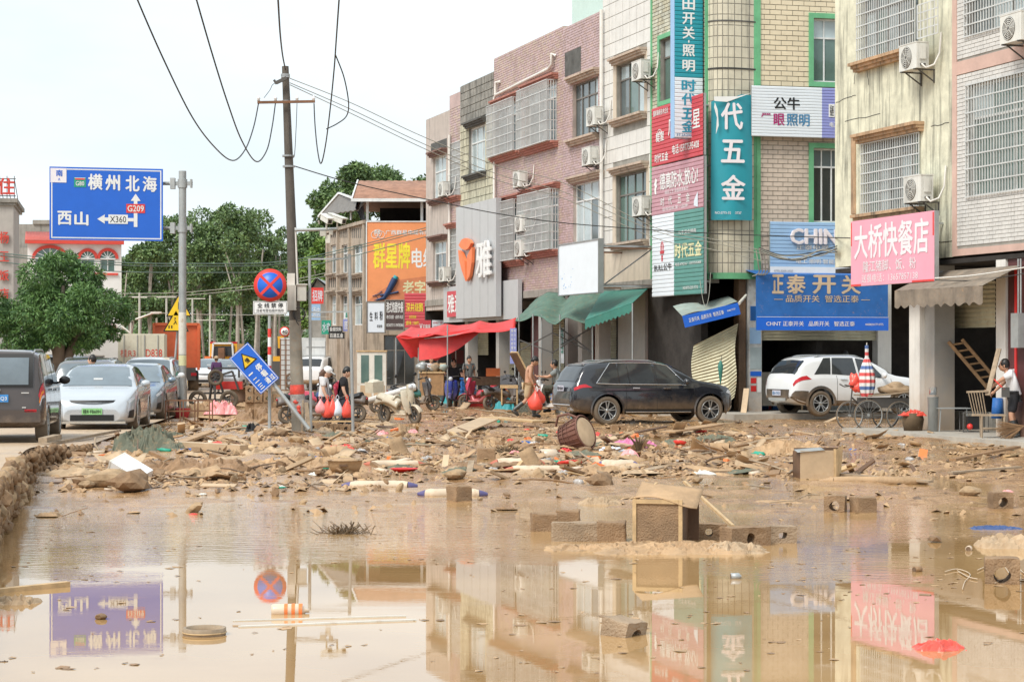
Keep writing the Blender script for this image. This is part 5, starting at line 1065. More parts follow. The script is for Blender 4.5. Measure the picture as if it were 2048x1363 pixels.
# --- utility pole with its fittings
pb, pt = at(597,862,44), at(570,133,44); s = thing('utility_pole', 'leaning dark concrete utility pole with crossarm and loose wires in the middle', 'utility pole', (pb.x,44,0))
V = lambda px, py, D=44: Vector((at(px,py,D).x-pb.x, D-44, at(px,py,D).z))
ax = lambda py: 570+(597-570)*(py-133)/(862-133)
tm('polecon', (.115,.10,.085), rough=.85, var=.3, streak=.5, bump=.3); tm('pollow', (.30,.27,.22), rough=.85, var=.3, dirt=.3, bump=.3)
g = MB('pollow'); g.cyl(V(597.5,872),V(590,640),.155,16,.13); g.obj('lower_shaft', s); g = MB('polecon'); g.cyl(V(590,640),V(570.5,133),.129,16,.075); g.obj('upper_shaft', s)
g = MB('rust'); g.bar(V(515,205,43.8),V(630,203,43.8),.06,.055); g.obj('crossarm', s)
for px in (517,551,594,627): 
    g = MB('lampglass'); p = V(px,200,43.8); g.T = Matrix.Translation(p); g.lathe([(.0,-.02),(.035,-.02),(.03,.02),(.045,.03),(.03,.06),(.012,.09),(0,.1)],10); g.obj('insulator', s)
g = MB('iron'); g.bar(V(552,166,43.8),V(573,156,43.8),.07); g.cyl(V(548,160,43.8),V(553,168,43.8),.03,6); g.obj('short_arm', s)
g = MB('steel'); 
for y in (150,154,203,312,333): p = V(ax(y),y); g.cyl(p-Vector((0,0,.02)),p+Vector((0,0,.02)),.135 if y > 250 else .1,14)
g.obj('band', s)
g = MB('pvc'); g.tube([V(ax(y)+9,y,43.85) for y in (455,500,560,575)],.02,6); g.obj('conduit', s)
g = MB('offwhite'); g.cbox(V(582,560,43.84),(.17,.02,.30)); g.obj('number_plate', s)
tm('boxgrey', (.50,.49,.44), rough=.6, var=.15, streak=.4)
g = MB('boxgrey'); g.cbox(V(604,586,43.85),(.19,.12,.34)); g.box(*(lambda p: (p.x-.12,p.x+.12,p.y-.09,p.y+.09,p.z,p.z+.03))(V(604,570,43.85))); g.obj('meter_box', s)
g = MB('boxgrey'); g.cbox(V(584,595,43.83),(.19,.10,.55)); g.obj('junction_box', s)
g = MB('wire'); p = V(598,628,43.8)
for k in range(3): g.tube([p+Vector((.12*cos(a)*(1+.06*k), .01*k, .15*sin(a))) for a in [i*2*pi/16 for i in range(17)]],.010,5,caps=False)
g.tube(spline([V(592,600,43.8),V(588,615,43.8),V(592,640,43.8),V(598,650,43.8)]),.01,5); g.obj('cable_coil', s)
tm('plasticred', (.75,.09,.06), rough=.3, var=.4, scale=9); tm('plasticclear', (.45,.42,.40), rough=.25, var=.5, scale=9)
g = MB('plasticred'); g.tube([V(595,788,44),V(594.6,783,44),V(594.2,776,44),V(594,769,44)],[.158,.166,.159,.152],14); g.use('plasticclear'); g.cyl(V(596,825,44),V(595,788,44),.160,14); g.use('plasticred'); 
for k in range(6): p = V(595+rnd.uniform(-5,5),rnd.uniform(768,835),43.84); g.ball(p,.05,6,(1,.3,1),.5,k)
g.obj('plastic_wrap', s)
# camera arm: things on an arm of their own
s2 = thing('camera_arm', 'horizontal steel arm on the utility pole holding surveillance cameras', 'arm', at(590,460,43.8)); g = MB('galv'); o_ = at(590,460,43.8); g.cyl((0,0,0),at(676,458,43.8)-o_,.038,10); g.obj('arm', s2)
g = MB('boxgrey'); g.cbox(at(646,467,43.7)-o_,(.13,.12,.11)); g.obj('box', s2); g = MB('offwhite'); g.cbox(at(656,478,43.75)-o_,(.10,.14,.18)); g.cbox(at(662,465,43.75)-o_,(.08,.1,.1)); g.obj('box', s2)
for (a,b_,lb) in (((646,434),(660,443),'small surveillance camera turned away, inner of two on the pole arm'),((661,433),(688,443),'cream bullet surveillance camera pointing right on the pole arm')):
    c0 = at(*a,43.6); s3 = thing('surveillance_camera', lb, 'camera', c0); d = at(*b_,43.3)-c0
    g = MB('acwhite'); g.bar((0,0,0),d,.12,.11); g.bar(Vector((0,0,.075)),d*1.12+Vector((0,0,.075)),.15,.02); g.obj('housing', s3); g = MB('black'); g.bar(d,d*1.03,.08); g.obj('lens', s3); g = MB('boxgrey'); m_ = d*.5; g.cyl(m_-Vector((0,0,.05)),m_-Vector((0,0,.22)),.02,6); g.obj('mount', s3)
# --- no stopping sign, plate and post
pp = at(537,866,43.4); s = thing('no_stopping_sign', 'round red and blue no stopping sign on a striped post beside the utility pole', 'road sign', (at(538.5,700,43.4).x,43.4,0)); k_ = 43.4/FPX
Z = lambda py: EYE+(705-py)*k_
g = MB('galv'); g.cyl((0,.06,-.05),(0,.06,Z(628)),.036,10); g.obj('post', s)
for a,b_,m in ((657,674,'redp'),(674,693,'white'),(693,709,'redp'),(709,731,'white'),(731,748,'redp')): g = MB(m); g.cyl((0,.06,Z(b_)),(0,.06,Z(a)),.040,10); g.obj('stripe', s)
T0 = Matrix.Translation((0.02,0,Z(570))) @ Matrix.Rotation(pi/2,4,'X')
g = MB('redp'); g.T = T0; g.lathe([(0,0),(.355,0),(.355,.02),(0,.02)],48); g.obj('disc', s); 
g = MB('blue'); g.T = T0; g.lathe([(.0,.021),(.275,.021),(.275,.024),(0,.024)],48); g.obj('blue_field', s)
for a in (45,-45): g = MB('redp'); g.T = Matrix.Translation((0.02,-.027 if a > 0 else -.0295,Z(570))) @ Matrix.Rotation(R(a),4,'Y'); g.box(-.285,.285,-.002,0,-.03,.03); g.obj('cross_bar', s)
g = MB('white'); g.box(.02-.37,.02+.37,.0,.02,Z(628),Z(602)); g.obj('plate', s); g = MB('black')
x0,x1,z0,z1 = .02-.355,.02+.355,Z(626.5),Z(603.5)
for q in ((x0,x1,z0,z0+.008),(x0,x1,z1-.008,z1),(x0,x0+.008,z0,z1),(x1-.008,x1,z0,z1)): g.box(q[0],q[1],-.003,0,q[2],q[3])
g.obj('plate_border', s); lettering(s,'全 线 禁 停',-.26,.30,Z(615.5),Z(605.5),'black',y=-.002,bold=.02); lettering(s,'违者电警拍摄并拖移',-.28,.32,Z(624),Z(617.5),'black',y=-.002,bold=.005)
# tilted slow sign
c = at(508.5,736,43.2); s = thing('slow_sign', 'tilted blue traffic sign with a yellow warning triangle, hanging askew on the striped post', 'road sign', c); s.rotation_euler = (0, R(-41.5), 0); w_, h_ = .53, 1.03
g = MB('blue'); g.box(-w_/2,w_/2,.0,.015,-h_/2,h_/2); g.obj('panel', s); g = MB('white'); e = .012
for q in ((-w_/2+e,w_/2-e,-h_/2+e,-h_/2+2*e),(-w_/2+e,w_/2-e,h_/2-2*e,h_/2-e),(-w_/2+e,-w_/2+2*e,-h_/2+e,h_/2-e),(w_/2-2*e,w_/2-e,-h_/2+e,h_/2-e)): g.box(q[0],q[1],-.003,0,q[2],q[3])
g.obj('border_line', s); g = MB('black'); g.prism([(-.19,.11),(.19,.11),(0,.43)],-.004,-.001); g.obj('triangle_border', s); g = MB('yellow'); g.prism([(-.145,.135),(.145,.135),(0,.385)],-.007,-.004); g.obj('triangle', s)
lettering(s,'慢',-.05,.05,.17,.28,'black',y=-.008,bold=.03)
for s_,a,c_,d,e in [('一',-.20,-.08,-.06,-.03),('停',.02,.16,-.13,.03),('二',-.20,-.08,-.27,-.17),('看',.02,.16,-.30,-.15),('三',-.20,-.08,-.45,-.33),('通',-.0,.10,-.46,-.32),('过',.12,.22,-.46,-.32)]: lettering(s,s_,a,c_,d,e,'white',y=-.002,bold=.045)
s = thing('leaning_pipe', 'grey steel pipe leaning from the tilted sign down to the utility pole base', 'pipe', at(545,765,43.3)); c = s.location; g = MB('galv'); g.cyl((0,0,0),at(618,858,43.1)-c,.045,10); g.obj('pipe_body', s)
# speed limit
s = thing('speed_limit_sign', 'small round speed limit sign with red ring just left of the utility pole', 'road sign', at(569.5,663,90)); g = MB('redp'); g.T = Matrix.Rotation(pi/2,4,'X'); g.lathe([(0,0),(.23,0),(.23,.01),(0,.01)],28); g.obj('disc', s); g = MB('white'); g.T = Matrix.Rotation(pi/2,4,'X'); g.lathe([(0,.011),(.175,.011),(.175,.013),(0,.013)],28); g.obj('white_field', s); lettering(s,'40',-.12,.12,-.09,.09,'black',y=-.015,bold=.02)
g = MB('galv'); g.cyl((0,.05,.2),(0,.05,-2.6),.035,8); g.obj('post', s)
s = thing('lattice_panel', 'rusty wire lattice frame standing left of the utility pole', 'frame', at(572,760,80)); g = MB('rust')
for x in (-.22,0,.22): g.bar((x,0,-.4),(x,0,1.65),.04)
for k in range(11): g.bar((-.22,0,-.4+.2*k),(.22,0,-.4+.2*k),.03)
g.obj('bars', s)
# --- metal frame
s = thing('metal_frame', 'tall empty square steel frame standing right of the utility pole', 'frame', (at(662,700,44).x,44,0)); c = Vector((at(662,700,44).x,44,0)); q = lambda px,py,D=44: at(px,py,D)-c
for a,b_,r_ in (((619,517),(622,862),.033),((699,508),(706,862),.036)): g = MB('galv'); g.cyl(q(*a),q(*b_),r_,8); g.obj('upright', s)
for a,b_ in (((617,518),(702,517)),((620,624),(703,623)),((622,842),(706,842))): g = MB('galv' if a[1] < 800 else 'woodl'); g.bar(q(*a),q(*b_),.035); g.obj('rail', s)
g = MB('woodg'); g.bar(q(612,805,43.5),q(618,862,43.3),.07); g.bar(q(604,862,43.5),q(606,800,43.6),.04); g.obj('prop', s)
# --- far poles and lamps
def far_pole(label, px, D, yt, r_=.085, arms=(), lamp=False, ybase=760):
    wm_ = 'galv'; s = thing('street_pole', label, 'pole', (at(px,700,D).x,D,0)); z = EYE+(705-yt)*D/FPX; g = MB('boxgrey'); g.cyl((0,0,0),(0,0,z),r_,10,r_*.6); g.obj('shaft', s)
    for y,wd in arms: g = MB('offwhite'); zz = EYE+(705-y)*D/FPX; g.bar((-wd/2,0,zz),(wd/2,0,zz),.05); g.obj('crossarm', s)
    if lamp: g = MB('offwhite'); g.tube([(0,0,z-1.0),(-.5,0,z-.6),(-.3,0,z-.5),(1.1,0,z)],.05,6); g.cbox((1.2,0,z),(.5,.2,.1)); g.obj('lamp_arm', s)
far_pole('white concrete pole with a short crossarm right of the round tree', 279, 100, 585, arms=((594,.75),))
far_pole('pole with a long pale crossarm behind the steel sign pole', 333, 120, 596, .1, arms=((594,1.2),)); far_pole('pole with a bent street lamp arm beside the container truck', 262, 95, 625, .08, lamp=True)
far_pole('thin far pole between the back trees', 420, 130, 590, .09, arms=((640,2.0),)); far_pole('pole with a long thin arm beyond the orange truck', 385, 125, 596, .09, arms=((597,1.6),))
# --- wires
LW = 'thick loose power wires hanging from above'
wire('thick loose wire drooping from the top left edge to the crossarm', [(262,-40,30),(275,0,31),(330,125,33),(385,235,36),(430,295,39),(465,321,41.5),(490,300,42.5),(507,255,43.4),(517,207,43.8)], .014)
wire('second thick loose wire drooping to the crossarm left of the pole', [(382,-40,30),(393,0,31),(425,110,33),(455,205,35.5),(483,280,39),(512,323,42),(533,302,43),(544,255,43.6),(551,205,43.8)], .014)
wire('thick wire running up from the pole top out of the picture', [(553,-40,30),(556,0,31),(560,65,35),(565,110,40),(571,140,43.7)], .016)
wire('thick wire dropping right of the pole with a lower loop to the crossarm', [(681,-40,30),(678,0,31),(672,85,34),(668,140,36),(660,220,39),(651,290,42),(642,327,43),(635,300,43.4),(630,250,43.7),(628,207,43.8)], .014)
wire('loose wire end looping right of the pole', [(671,110,35),(688,155,36),(697,205,37),(693,232,38),(675,247,39),(653,258,39.5)], .012)
wire('thin wire hanging from the crossarm beside the pole', [(594,207,43.8),(592,260,43.8),(588,314,43.8),(580,290,43.8),(578,200,43.8)], .008)
wire('thin curled wire left of the pole top', [(528,196,43.8),(540,180,43.8),(545,170,43.8),(556,163,43.8)], .007)
for k,(y0,y1,lb) in enumerate(((157,455,'upper grey service wire from the pole to the corner house'),(166,462,'middle grey service wire from the pole to the corner house'),(170,476,'lower grey service wire from the pole to the corner house'))):
    wire(lb, [(580,y0,44),(700,y0+48+k*4,46),(850,y0+118+k*5,49),(1000,y0+176+k*8,51),(1130,y0+210+k*9,53),(1310,y1,54),(1420,y1+22,54.4),(1530,y1+47,54.6)], .010, 'wirel')
wire('black cable sagging from the pole across the shop fronts', [(588,332,44),(700,365,46),(850,398,49),(1000,428,51.5),(1130,446,53),(1310,460,54),(1450,468,54.6),(1540,471,54.9),(1700,476,47)], .013)
for k,(a,lb) in enumerate(((505,'upper green wire across the left of the picture'),(510,'middle green wire across the left of the picture'),(523,'lower green wire across the left of the picture'))):
    wire(lb, [(-40,a-4,66),(90,a+10,68),(240,a+20,71),(400,a+22,75),(560,a+18,79),(700,a-10,82),(860,a-52,85)], .018, 'wireg')
for k,(a,lb) in enumerate(((585,'pale wire crossing behind the steel pole to the no stopping sign'),(591,'lower pale wire crossing behind the steel pole'))):
    wire(lb, [(245,a+2,100),(360,a,100),(470,a-10,100),(560,a-21,100),(655,a-40,100)], .016, 'wirel')
wire('long pale wire behind the no stopping plate', [(245,622,96),(380,628,94),(520,630,92),(660,634,90)], .016, 'wirel')
for k in range(6):
    yy = 470+k*6; wire('bundled wire strands between the corner house and the cream house', [(1518,495+k*1.5,54.7),(1560,512+rnd.uniform(-6,8),52.5),(1600,516+rnd.uniform(-8,8),51),(1640,506+rnd.uniform(-6,8),49.5),(1674,492+k*3,48)], .014, 'wirel' if k % 2 else 'wire', group='wire bundle at the corner house')
for k in range(4): wire('cable tails bending down at the corner house trim', [(1512+k*7,498,54.6),(1516+k*7,525,54.6),(1518+k*6,545,54.8),(1505+k*4,552,55)], .016, 'wirel', group='cable tails at the corner house')
wire('thin cord loop hanging under the corner house trim', [(1421,545,55),(1418,590,54.8),(1412,612,54.7),(1406,600,54.8),(1400,560,55.2)], .008, 'wirel')
wire('white cable from the cream house to the right edge', [(1870,556,42),(1950,550,41),(2060,533,39)], .014, 'pvc')
wire('second cable under the grey brick house', [(1870,560,42),(1960,560,41),(2060,545,39)], .010, 'wire')
# ================================================================= VEHICLES
print('vehicles')
def interp(cp, x):
    """smooth monotone interpolation through control points"""
    if x <= cp[0][0]: return cp[0][1]
    if x >= cp[-1][0]: return cp[-1][1]
    n = len(cp)
    for i in range(n-1):
        if cp[i][0] <= x <= cp[i+1][0]:
            h = cp[i+1][0]-cp[i][0]; d = (cp[i+1][1]-cp[i][1])/h
            def sl(k):
                if k <= 0 or k >= n-1: j = 0 if k <= 0 else n-2; return (cp[j+1][1]-cp[j][1])/(cp[j+1][0]-cp[j][0])
                a = (cp[k][1]-cp[k-1][1])/(cp[k][0]-cp[k-1][0]); b = (cp[k+1][1]-cp[k][1])/(cp[k+1][0]-cp[k][0]); return 0 if a*b <= 0 else 2*a*b/(a+b)
            m0, m1 = sl(i), sl(i+1); t = (x-cp[i][0])/h; return (2*t**3-3*t*t+1)*cp[i][1]+(t**3-2*t*t+t)*h*m0+(-2*t**3+3*t*t)*cp[i+1][1]+(t**3-t*t)*h*m1
class Car:
    """lofted body; x runs from the rear (0) to the nose (L); surface point S(x,t): t 0..10 from sill centre round the side to roof centre"""
    def __init__(s, sp): s.sp = sp; s.L = sp['L']
    def sec(s, x):
        sp = s.sp; zr = interp(sp['zr'], x); zb = min(interp(sp['zb'], x), zr-.03); zl = interp(sp['zl'], x); w = interp(sp['w'], x); wb = w-sp.get('tuck',.05); k = sp.get('tumble', .30)
        gh = zr-zb; zc = zb+gh*(.86 if gh > .25 else .6); wc = wb-(zc-zb)*k-.02; zs = zl+(zb-zl)*.62
        return [(0,zl),(w*.80,zl),(w*.96,zl+.05),(w,zl+(zb-zl)*.3),(w*1.0,zs),(w-.012,zb-.10*min(1,(zb-zl)/.6)),(wb,zb),(wb-(wb-wc)*.45,zb+(zc-zb)*.5),(wc,zc),(wc*.80,zc+(zr-zc)*.80),(0,zr)]
    def S(s, x, t, side=1):
        c = s.sec(x); i = min(int(t), 9); f = t-i; a, b = c[i], c[i+1]; y = a[0]+(b[0]-a[0])*f; z = a[1]+(b[1]-a[1])*f
        if t > 8: z += .0
        return Vector((x, side*y, z))
    def N(s, x, t, side=1):
        e = .02; a = s.S(min(x+e,s.L),t,side)-s.S(max(x-e,0),t,side); b = s.S(x,min(t+.15,9.98),side)-s.S(x,t-.15,side); n = a.cross(b)*side
        if n.length < 1e-9: return Vector((0,0,1))
        n.normalize(); return -n if (n.y*side < -.2 or (abs(n.y) <= .2 and n.z < 0)) else n
    def patch(s, root, name, m, xa, xb, ta, tb, side=1, off=.006, nx=10, nt=5, parent=None):
        """xa, xb: start and end x, each a number or (at ta, at tb)"""
        f = lambda q, v: q if not isinstance(q, tuple) else q[0]+(q[1]-q[0])*v
        g = MB(m); P_ = lambda u, v: (lambda x, t: tuple(s.S(x,t,side)+s.N(x,t,side)*off))(f(xa,v)+(f(xb,v)-f(xa,v))*u, ta+(tb-ta)*v)
        g.grid(P_ if side < 0 else (lambda u,v: P_(1-u,v)), nx, nt); return g.obj(name, root)
    def cross(s, root, name, m, xa, xb, ta, off=.008, nx=8, ny=12, tb=None):
        """a pane spanning the width (windscreen, rear window)"""
        g = MB(m)
        def P_(u, v): x = xa+(xb-xa)*v; f = -1+2*u; t = 10-(10-ta)*abs(f); sd = 1 if f >= 0 else -1; return tuple(s.S(x,t,sd)+Vector((0,0,off))+Vector((off if xb < xa else -off,0,0)))
        g.grid(P_, ny, nx); return g.obj(name, root)
def wheel(root, x, y, r, wd, side, rim='steel', spokes=5, tyre='tyre_mud', rimk=.68, double=True):
    T = Matrix.Translation((x,y,r)) @ Matrix.Rotation(-side*pi/2,4,'X')
    g = MB(tyre); g.T = T; k = r*rimk
    g.lathe([(k,-wd*.42),(k+.02,-wd*.5),(r*.93,-wd*.5),(r*.985,-wd*.40),(r,-wd*.2),(r,wd*.2),(r*.985,wd*.40),(r*.93,wd*.5),(k+.02,wd*.5),(k,wd*.42)], 30, close=True); t_ = g.obj('wheel', root)
    g = MB('black'); g.T = T; g.lathe([(k*1.0,wd*.45),(k*.96,wd*.2),(0,wd*.16)], 24)
    g.use(rim); g.lathe([(k*1.01,wd*.5),(k*.93,wd*.47),(k*.92,wd*.40),(k*1.0,wd*.40)], 30, close=True); g.lathe([(0,wd*.46),(k*.2,wd*.44),(k*.22,wd*.2)], 12)
    for i in range(spokes):
        a = 2*pi*i/spokes+.3
        for da in ((-.17,.17) if double else (0,)):
            p0 = Vector((k*.16*cos(a+da),k*.16*sin(a+da),wd*.40)); p1 = Vector((k*.95*cos(a+da*1.15),k*.95*sin(a+da*1.15),wd*.44)); d = p1-p0
            g.bar(p0, p1, k*.10 if double else k*.17, .02)
    g.obj('rim', t_); return t_
def bool_cut(me, cuts, m):
    o = bpy.data.objects.new('tmp', me); COL.objects.link(o); bm = bmesh.new()
    g = MB(m)
    for (x,z,r,y0,y1) in cuts: g.smooth = False; g.tube([(x,y0,z),(x,y1,z)], r, 28)
    cm = g.mesh('cut'); c = bpy.data.objects.new('tmpc', cm); COL.objects.link(c)
    for p in cm.polygons: p.material_index = 0
    md = o.modifiers.new('b', 'BOOLEAN'); md.operation = 'DIFFERENCE'; md.object = c; md.solver = 'EXACT'
    try: md.material_mode = 'TRANSFER'
    except Exception: pass
    bpy.context.view_layer.update(); dg = bpy.context.evaluated_depsgraph_get(); r = bpy.data.meshes.new_from_object(o.evaluated_get(dg), depsgraph=dg); bpy.data.objects.remove(o); bpy.data.objects.remove(c); bm.free(); return r
def body_mesh(c, paint, nx=72, ra=.38, wr=.34):
    sp = c.sp; L_ = c.L; g = MB(paint); ts = [0,1,1.5,2,2.5,3,3.5,4,4.5,5,5.5,6,6.5,7,7.5,8,8.5,9,9.5,10]; xs = [L_*(.5-.5*cos(pi*i/nx)*(1) )for i in range(nx+1)]
    xs = [(x*.5+L_*i/nx*.5) for i, x in enumerate(xs)]
    ring = []
    for x in xs:
        row = [c.S(x,t,1) for t in ts]+[c.S(x,t,-1) for t in reversed(ts[1:-1])]; ring.append(row)
    n = len(ring[0]); vs = [tuple(p) for r in ring for p in r]; fs = []
    for i in range(nx):
        for j in range(n): fs.append((i*n+j, (i+1)*n+j, (i+1)*n+(j+1)%n, i*n+(j+1)%n))
    fs.append(tuple(range(n))); fs.append(tuple(nx*n+j for j in reversed(range(n))))
    g.add(vs, fs, True); me = g.mesh('body'); me.polygons[len(fs)-1].use_smooth = False; me.polygons[len(fs)-2].use_smooth = False
    W_ = max(q[1] for q in sp['w'])
    cuts = []
    for x in sp['wx']:
        for sd in (1,-1): cuts.append((x, wr-.0, ra, sd*(W_-.28), sd*(W_+.3)))
    m2 = bool_cut(me, cuts, 'black'); 
    return m2 if len(m2.polygons) > 100 else me
def plate(root, x, y, z, txt, m, tm_, facing, w=.44, h=.14):
    """facing +1: looks along +x (front), -1: rear"""
    o = link('licence_plate', None, root, (x,y,z), (0,0,pi/2 if facing > 0 else -pi/2)); bpy.data.objects.remove(o)
    g = MB(m); T = Matrix.Translation((x,y,z)) @ Matrix.Rotation(pi/2 if facing > 0 else -pi/2, 4, 'Z'); g.T = T; g.box(-w/2,w/2,-.012,0,-h/2,h/2); p = g.obj('licence_plate', root)
    t = lettering(p, txt, -w*.44, w*.44, -h*.34, h*.34, tm_, y=-.014, bold=.01); t.matrix_local = T
    return p
def car(label, sp, paint, loc, rz, plates=None, glass='carglass', name='parked_car', cat='car', lower=None, **kw):
    c = Car(sp); L_ = sp['L']; root = thing(name, label, cat, loc, rz); r = sp['r']; link('body', body_mesh(c, paint, ra=r+.055, wr=r), root)
    root_c = root
    for x in sp['wx']:
        for sd in (1,-1): wheel(root, x, sd*(interp(sp['w'],x)-.115), r, .225, sd, rim=sp.get('rim','steel'), spokes=sp.get('spokes',5))
    for sd in (1,-1):
        # arch lips and sill
        for x in sp['wx']:
            g = MB(sp.get('cladm', paint)); n = 20; rr1, rr2 = r+.055, r+.055+sp.get('lip',.035)
            def lp(u, v): a = -.15*pi+1.3*pi*u; rr = rr1+(rr2-rr1)*v; xx, zz = x+rr*cos(a), r+rr*sin(a); zz = max(zz, interp(sp['zl'],x)+.0); yy = interp(sp['w'],x)+.012-.01*v; return (xx, sd*yy, zz)
            g.grid(lp, n, 2); g.obj('wheel_arch', root)
        c.patch(root, 'sill', sp.get('sillm','black'), sp['wx'][0]+r+.08, sp['wx'][1]-r-.08, 1.3, 2.5, sd, .008)
        for k, (a, b) in enumerate(sp['side_windows']): c.patch(root, 'side_window', glass, a, b, 6.12, 8.0, sd, .005, 12, 4)
        if sp.get('chrome'):
            x0, x1 = sp['side_windows'][0][0], sp['side_windows'][-1][1]; f0 = x0 if isinstance(x0,tuple) else (x0,x0); f1 = x1 if isinstance(x1,tuple) else (x1,x1)
            g = MB('chrome'); pts = [c.S(f0[0]+(f1[0]-f0[0])*i/16, 6.05, sd)+c.N(f0[0]+(f1[0]-f0[0])*i/16, 6.05, sd)*.008 for i in range(17)]+[c.S(f1[1]+(f0[1]-f1[1])*i/20, 8.1, sd)+c.N(f1[1]+(f0[1]-f1[1])*i/20, 8.05, sd)*.008 for i in range(21)]; pts.append(pts[0]); g.tube(pts, .013, 5, caps=False); g.obj('window_chrome', root)
        for x in sp['seams']: c.patch(root, 'door_seam', 'black', x-.006, x+.006, 2.3, 6.0, sd, .0025, 1, 12)
        for x in sp['handles']:
            g = MB(sp.get('handlem', paint)); p = c.S(x,5.25,sd); g.cbox((p.x,p.y+sd*.025,p.z),(.19,.03,.03)); g.obj('door_handle', root)
        p = c.S(sp['mirror'],6.2,sd); g = MB(sp.get('mirrorm', paint)); g.ball((p.x,p.y+sd*.16,p.z+.06),.11,10,(.6,1.05,.75)); g.bar((p.x+.03,p.y,p.z),(p.x,p.y+sd*.1,p.z+.04),.04); g.obj('door_mirror', root)
        for (nm, m, a, b, t0, t1) in sp['lamps']: c.patch(root, nm, m, a, b, t0, t1, sd, .009, 8, 5)
        for rx in sp.get('rails', ()): 
            g = MB('steel'); pts = [c.S(rx[0]+(rx[1]-rx[0])*i/8, 8.6, sd)+Vector((0,0,.035 if 0 < i < 8 else 0)) for i in range(9)]; g.tube(pts,.016,6); g.obj('roof_rail', root)
    w0, w1 = sp['windscreen']; c.cross(root, 'windscreen', glass if not kw.get('ws') else kw['ws'], w0, w1, 8.45, .008); w0, w1 = sp['rear_window']; c.cross(root, 'rear_window', kw.get('rw', glass), w0, w1, 8.5, .008)
    for e in sp.get('extra', ()): e(root, c)
    for pl in (plates or ()): plate(root, *pl)
    return root
tm('paintblack', (.018,.020,.026), rough=.14, var=.1, coat=.8, mud=.40, mudz=.55); tm('paintwhite', (.74,.76,.78), rough=.2, var=.03, coat=.8, mud=.6, mudz=.40); tm('paintsilver', (.56,.60,.64), rough=.22, metal=.35, var=.04, coat=.8, mud=.6, mudz=.45)
tm('paintbrown', (.060,.046,.042), rough=.2, var=.1, coat=.7, mud=.6, mudz=.5); tm('paintblue', (.22,.29,.36), rough=.2, metal=.4, var=.05, coat=.8, mud=.6, mudz=.7); tm('paintgrey', (.16,.165,.17), rough=.2, var=.05, coat=.8, mud=.4, mudz=.6)
tm('clad', (.05,.045,.04), rough=.6, mud=.7, mudz=.7); tm('lampred', (.48,.02,.03), rough=.1, var=.3, scale=10); tm('lampclear', (.62,.65,.68), rough=.1, var=.3, scale=12); tm('lampamber', (.75,.25,.02), rough=.2); tm('platewhite', (.55,.56,.66), rough=.4); tm('plateblue', (.05,.25,.6), rough=.4); tm('plategreen', (.28,.60,.25), rough=.4)
SUV = dict(L=4.52, r=.362, wx=(.90,3.74), tuck=.055, tumble=.34, chrome=True, rim='steel', spokes=5, lip=.045,
 zr=[(0,.62),(.02,.86),(.08,1.02),(.16,1.16),(.30,1.40),(.42,1.53),(.60,1.585),(1.0,1.625),(1.6,1.645),(2.1,1.635),(2.55,1.575),(2.95,1.40),(3.3,1.20),(3.48,1.12),(3.8,1.075),(4.15,1.0),(4.35,.92),(4.47,.80),(4.52,.62)],
 zb=[(0,.59),(.06,.95),(.3,1.04),(1.2,1.01),(3.2,.99),(3.48,1.03),(3.8,.99),(4.15,.92),(4.35,.86),(4.52,.58)], zl=[(0,.46),(.2,.34),(.6,.27),(3.9,.25),(4.3,.27),(4.52,.40)],
 w=[(0,.66),(.05,.80),(.15,.88),(.4,.925),(1,.94),(3.6,.94),(4.0,.925),(4.25,.86),(4.42,.72),(4.52,.52)],
 side_windows=[((.62,1.05),(1.22,1.22)),((1.26,1.26),(1.52,1.47)),((1.55,1.50),(2.22,2.18)),((2.30,2.26),(3.10,2.62))], windscreen=(3.36,2.62), rear_window=(.12,.36), seams=(1.42,2.26,3.30), handles=(1.68,2.52), mirror=3.02, handlem='chrome',
 lamps=[('tail_lamp','lampred',.06,(.50,.34),5.05,5.85),('headlight','lampclear',(4.20,4.28),4.47,4.9,5.9)], rails=[(.75,2.35)])
def suv_extra(root, c):
    g = MB('chrome'); g.tube([c.S(x,2.05,-1)+Vector((0,-.02,0)) for x in (1.4,2.3,3.2)],.014,6); g.obj('sill_chrome', root); g = MB('chrome'); g.tube([c.S(x,2.05,1)+Vector((0,.02,0)) for x in (1.4,2.3,3.2)],.014,6); g.obj('sill_chrome', root)
    g = MB('chrome'); g.tube([(.01,-.62,.50),(-.015,0,.50),(.01,.62,.50)],.018,6); g.cbox((.06,-.5,.40),(.1,.22,.07)); g.cbox((.06,.5,.40),(.1,.22,.07)); g.obj('bumper_trim', root)
    g = MB('paintblack'); g.grid(lambda u,v: (.37+.20*v,-.56+1.12*u,1.515+.05*v), 8, 3, .03); g.obj('spoiler', root)
    g = MB('black'); g.bar((.20,0,1.16),(.16,.34,1.13),.02); g.obj('rear_wiper', root)
    for sd in (1,-1): c.patch(root, 'fuel_flap', 'black', .80, .806, 4.7, 5.6, sd, .002, 1, 3)
SUV['extra'] = (suv_extra,)
def fr_loc(px, D, z, rz, ax_, ay=0):
    """world location of the car origin so that local (ax_, ay) lies at column px and depth D"""
    p = at(px,700,D); return (p.x-ax_*cos(rz)+ay*sin(rz), D-ax_*sin(rz)-ay*cos(rz), z)
rzB = R(19); car('black estate SUV with mud caked wheels standing in the flooded street', SUV, 'paintblack', fr_loc(1215,50.4,-.02,rzB,.90,-.93), rzB, plates=[(-.012,0,.92,'桂R·N2698','platewhite','black',-1)])
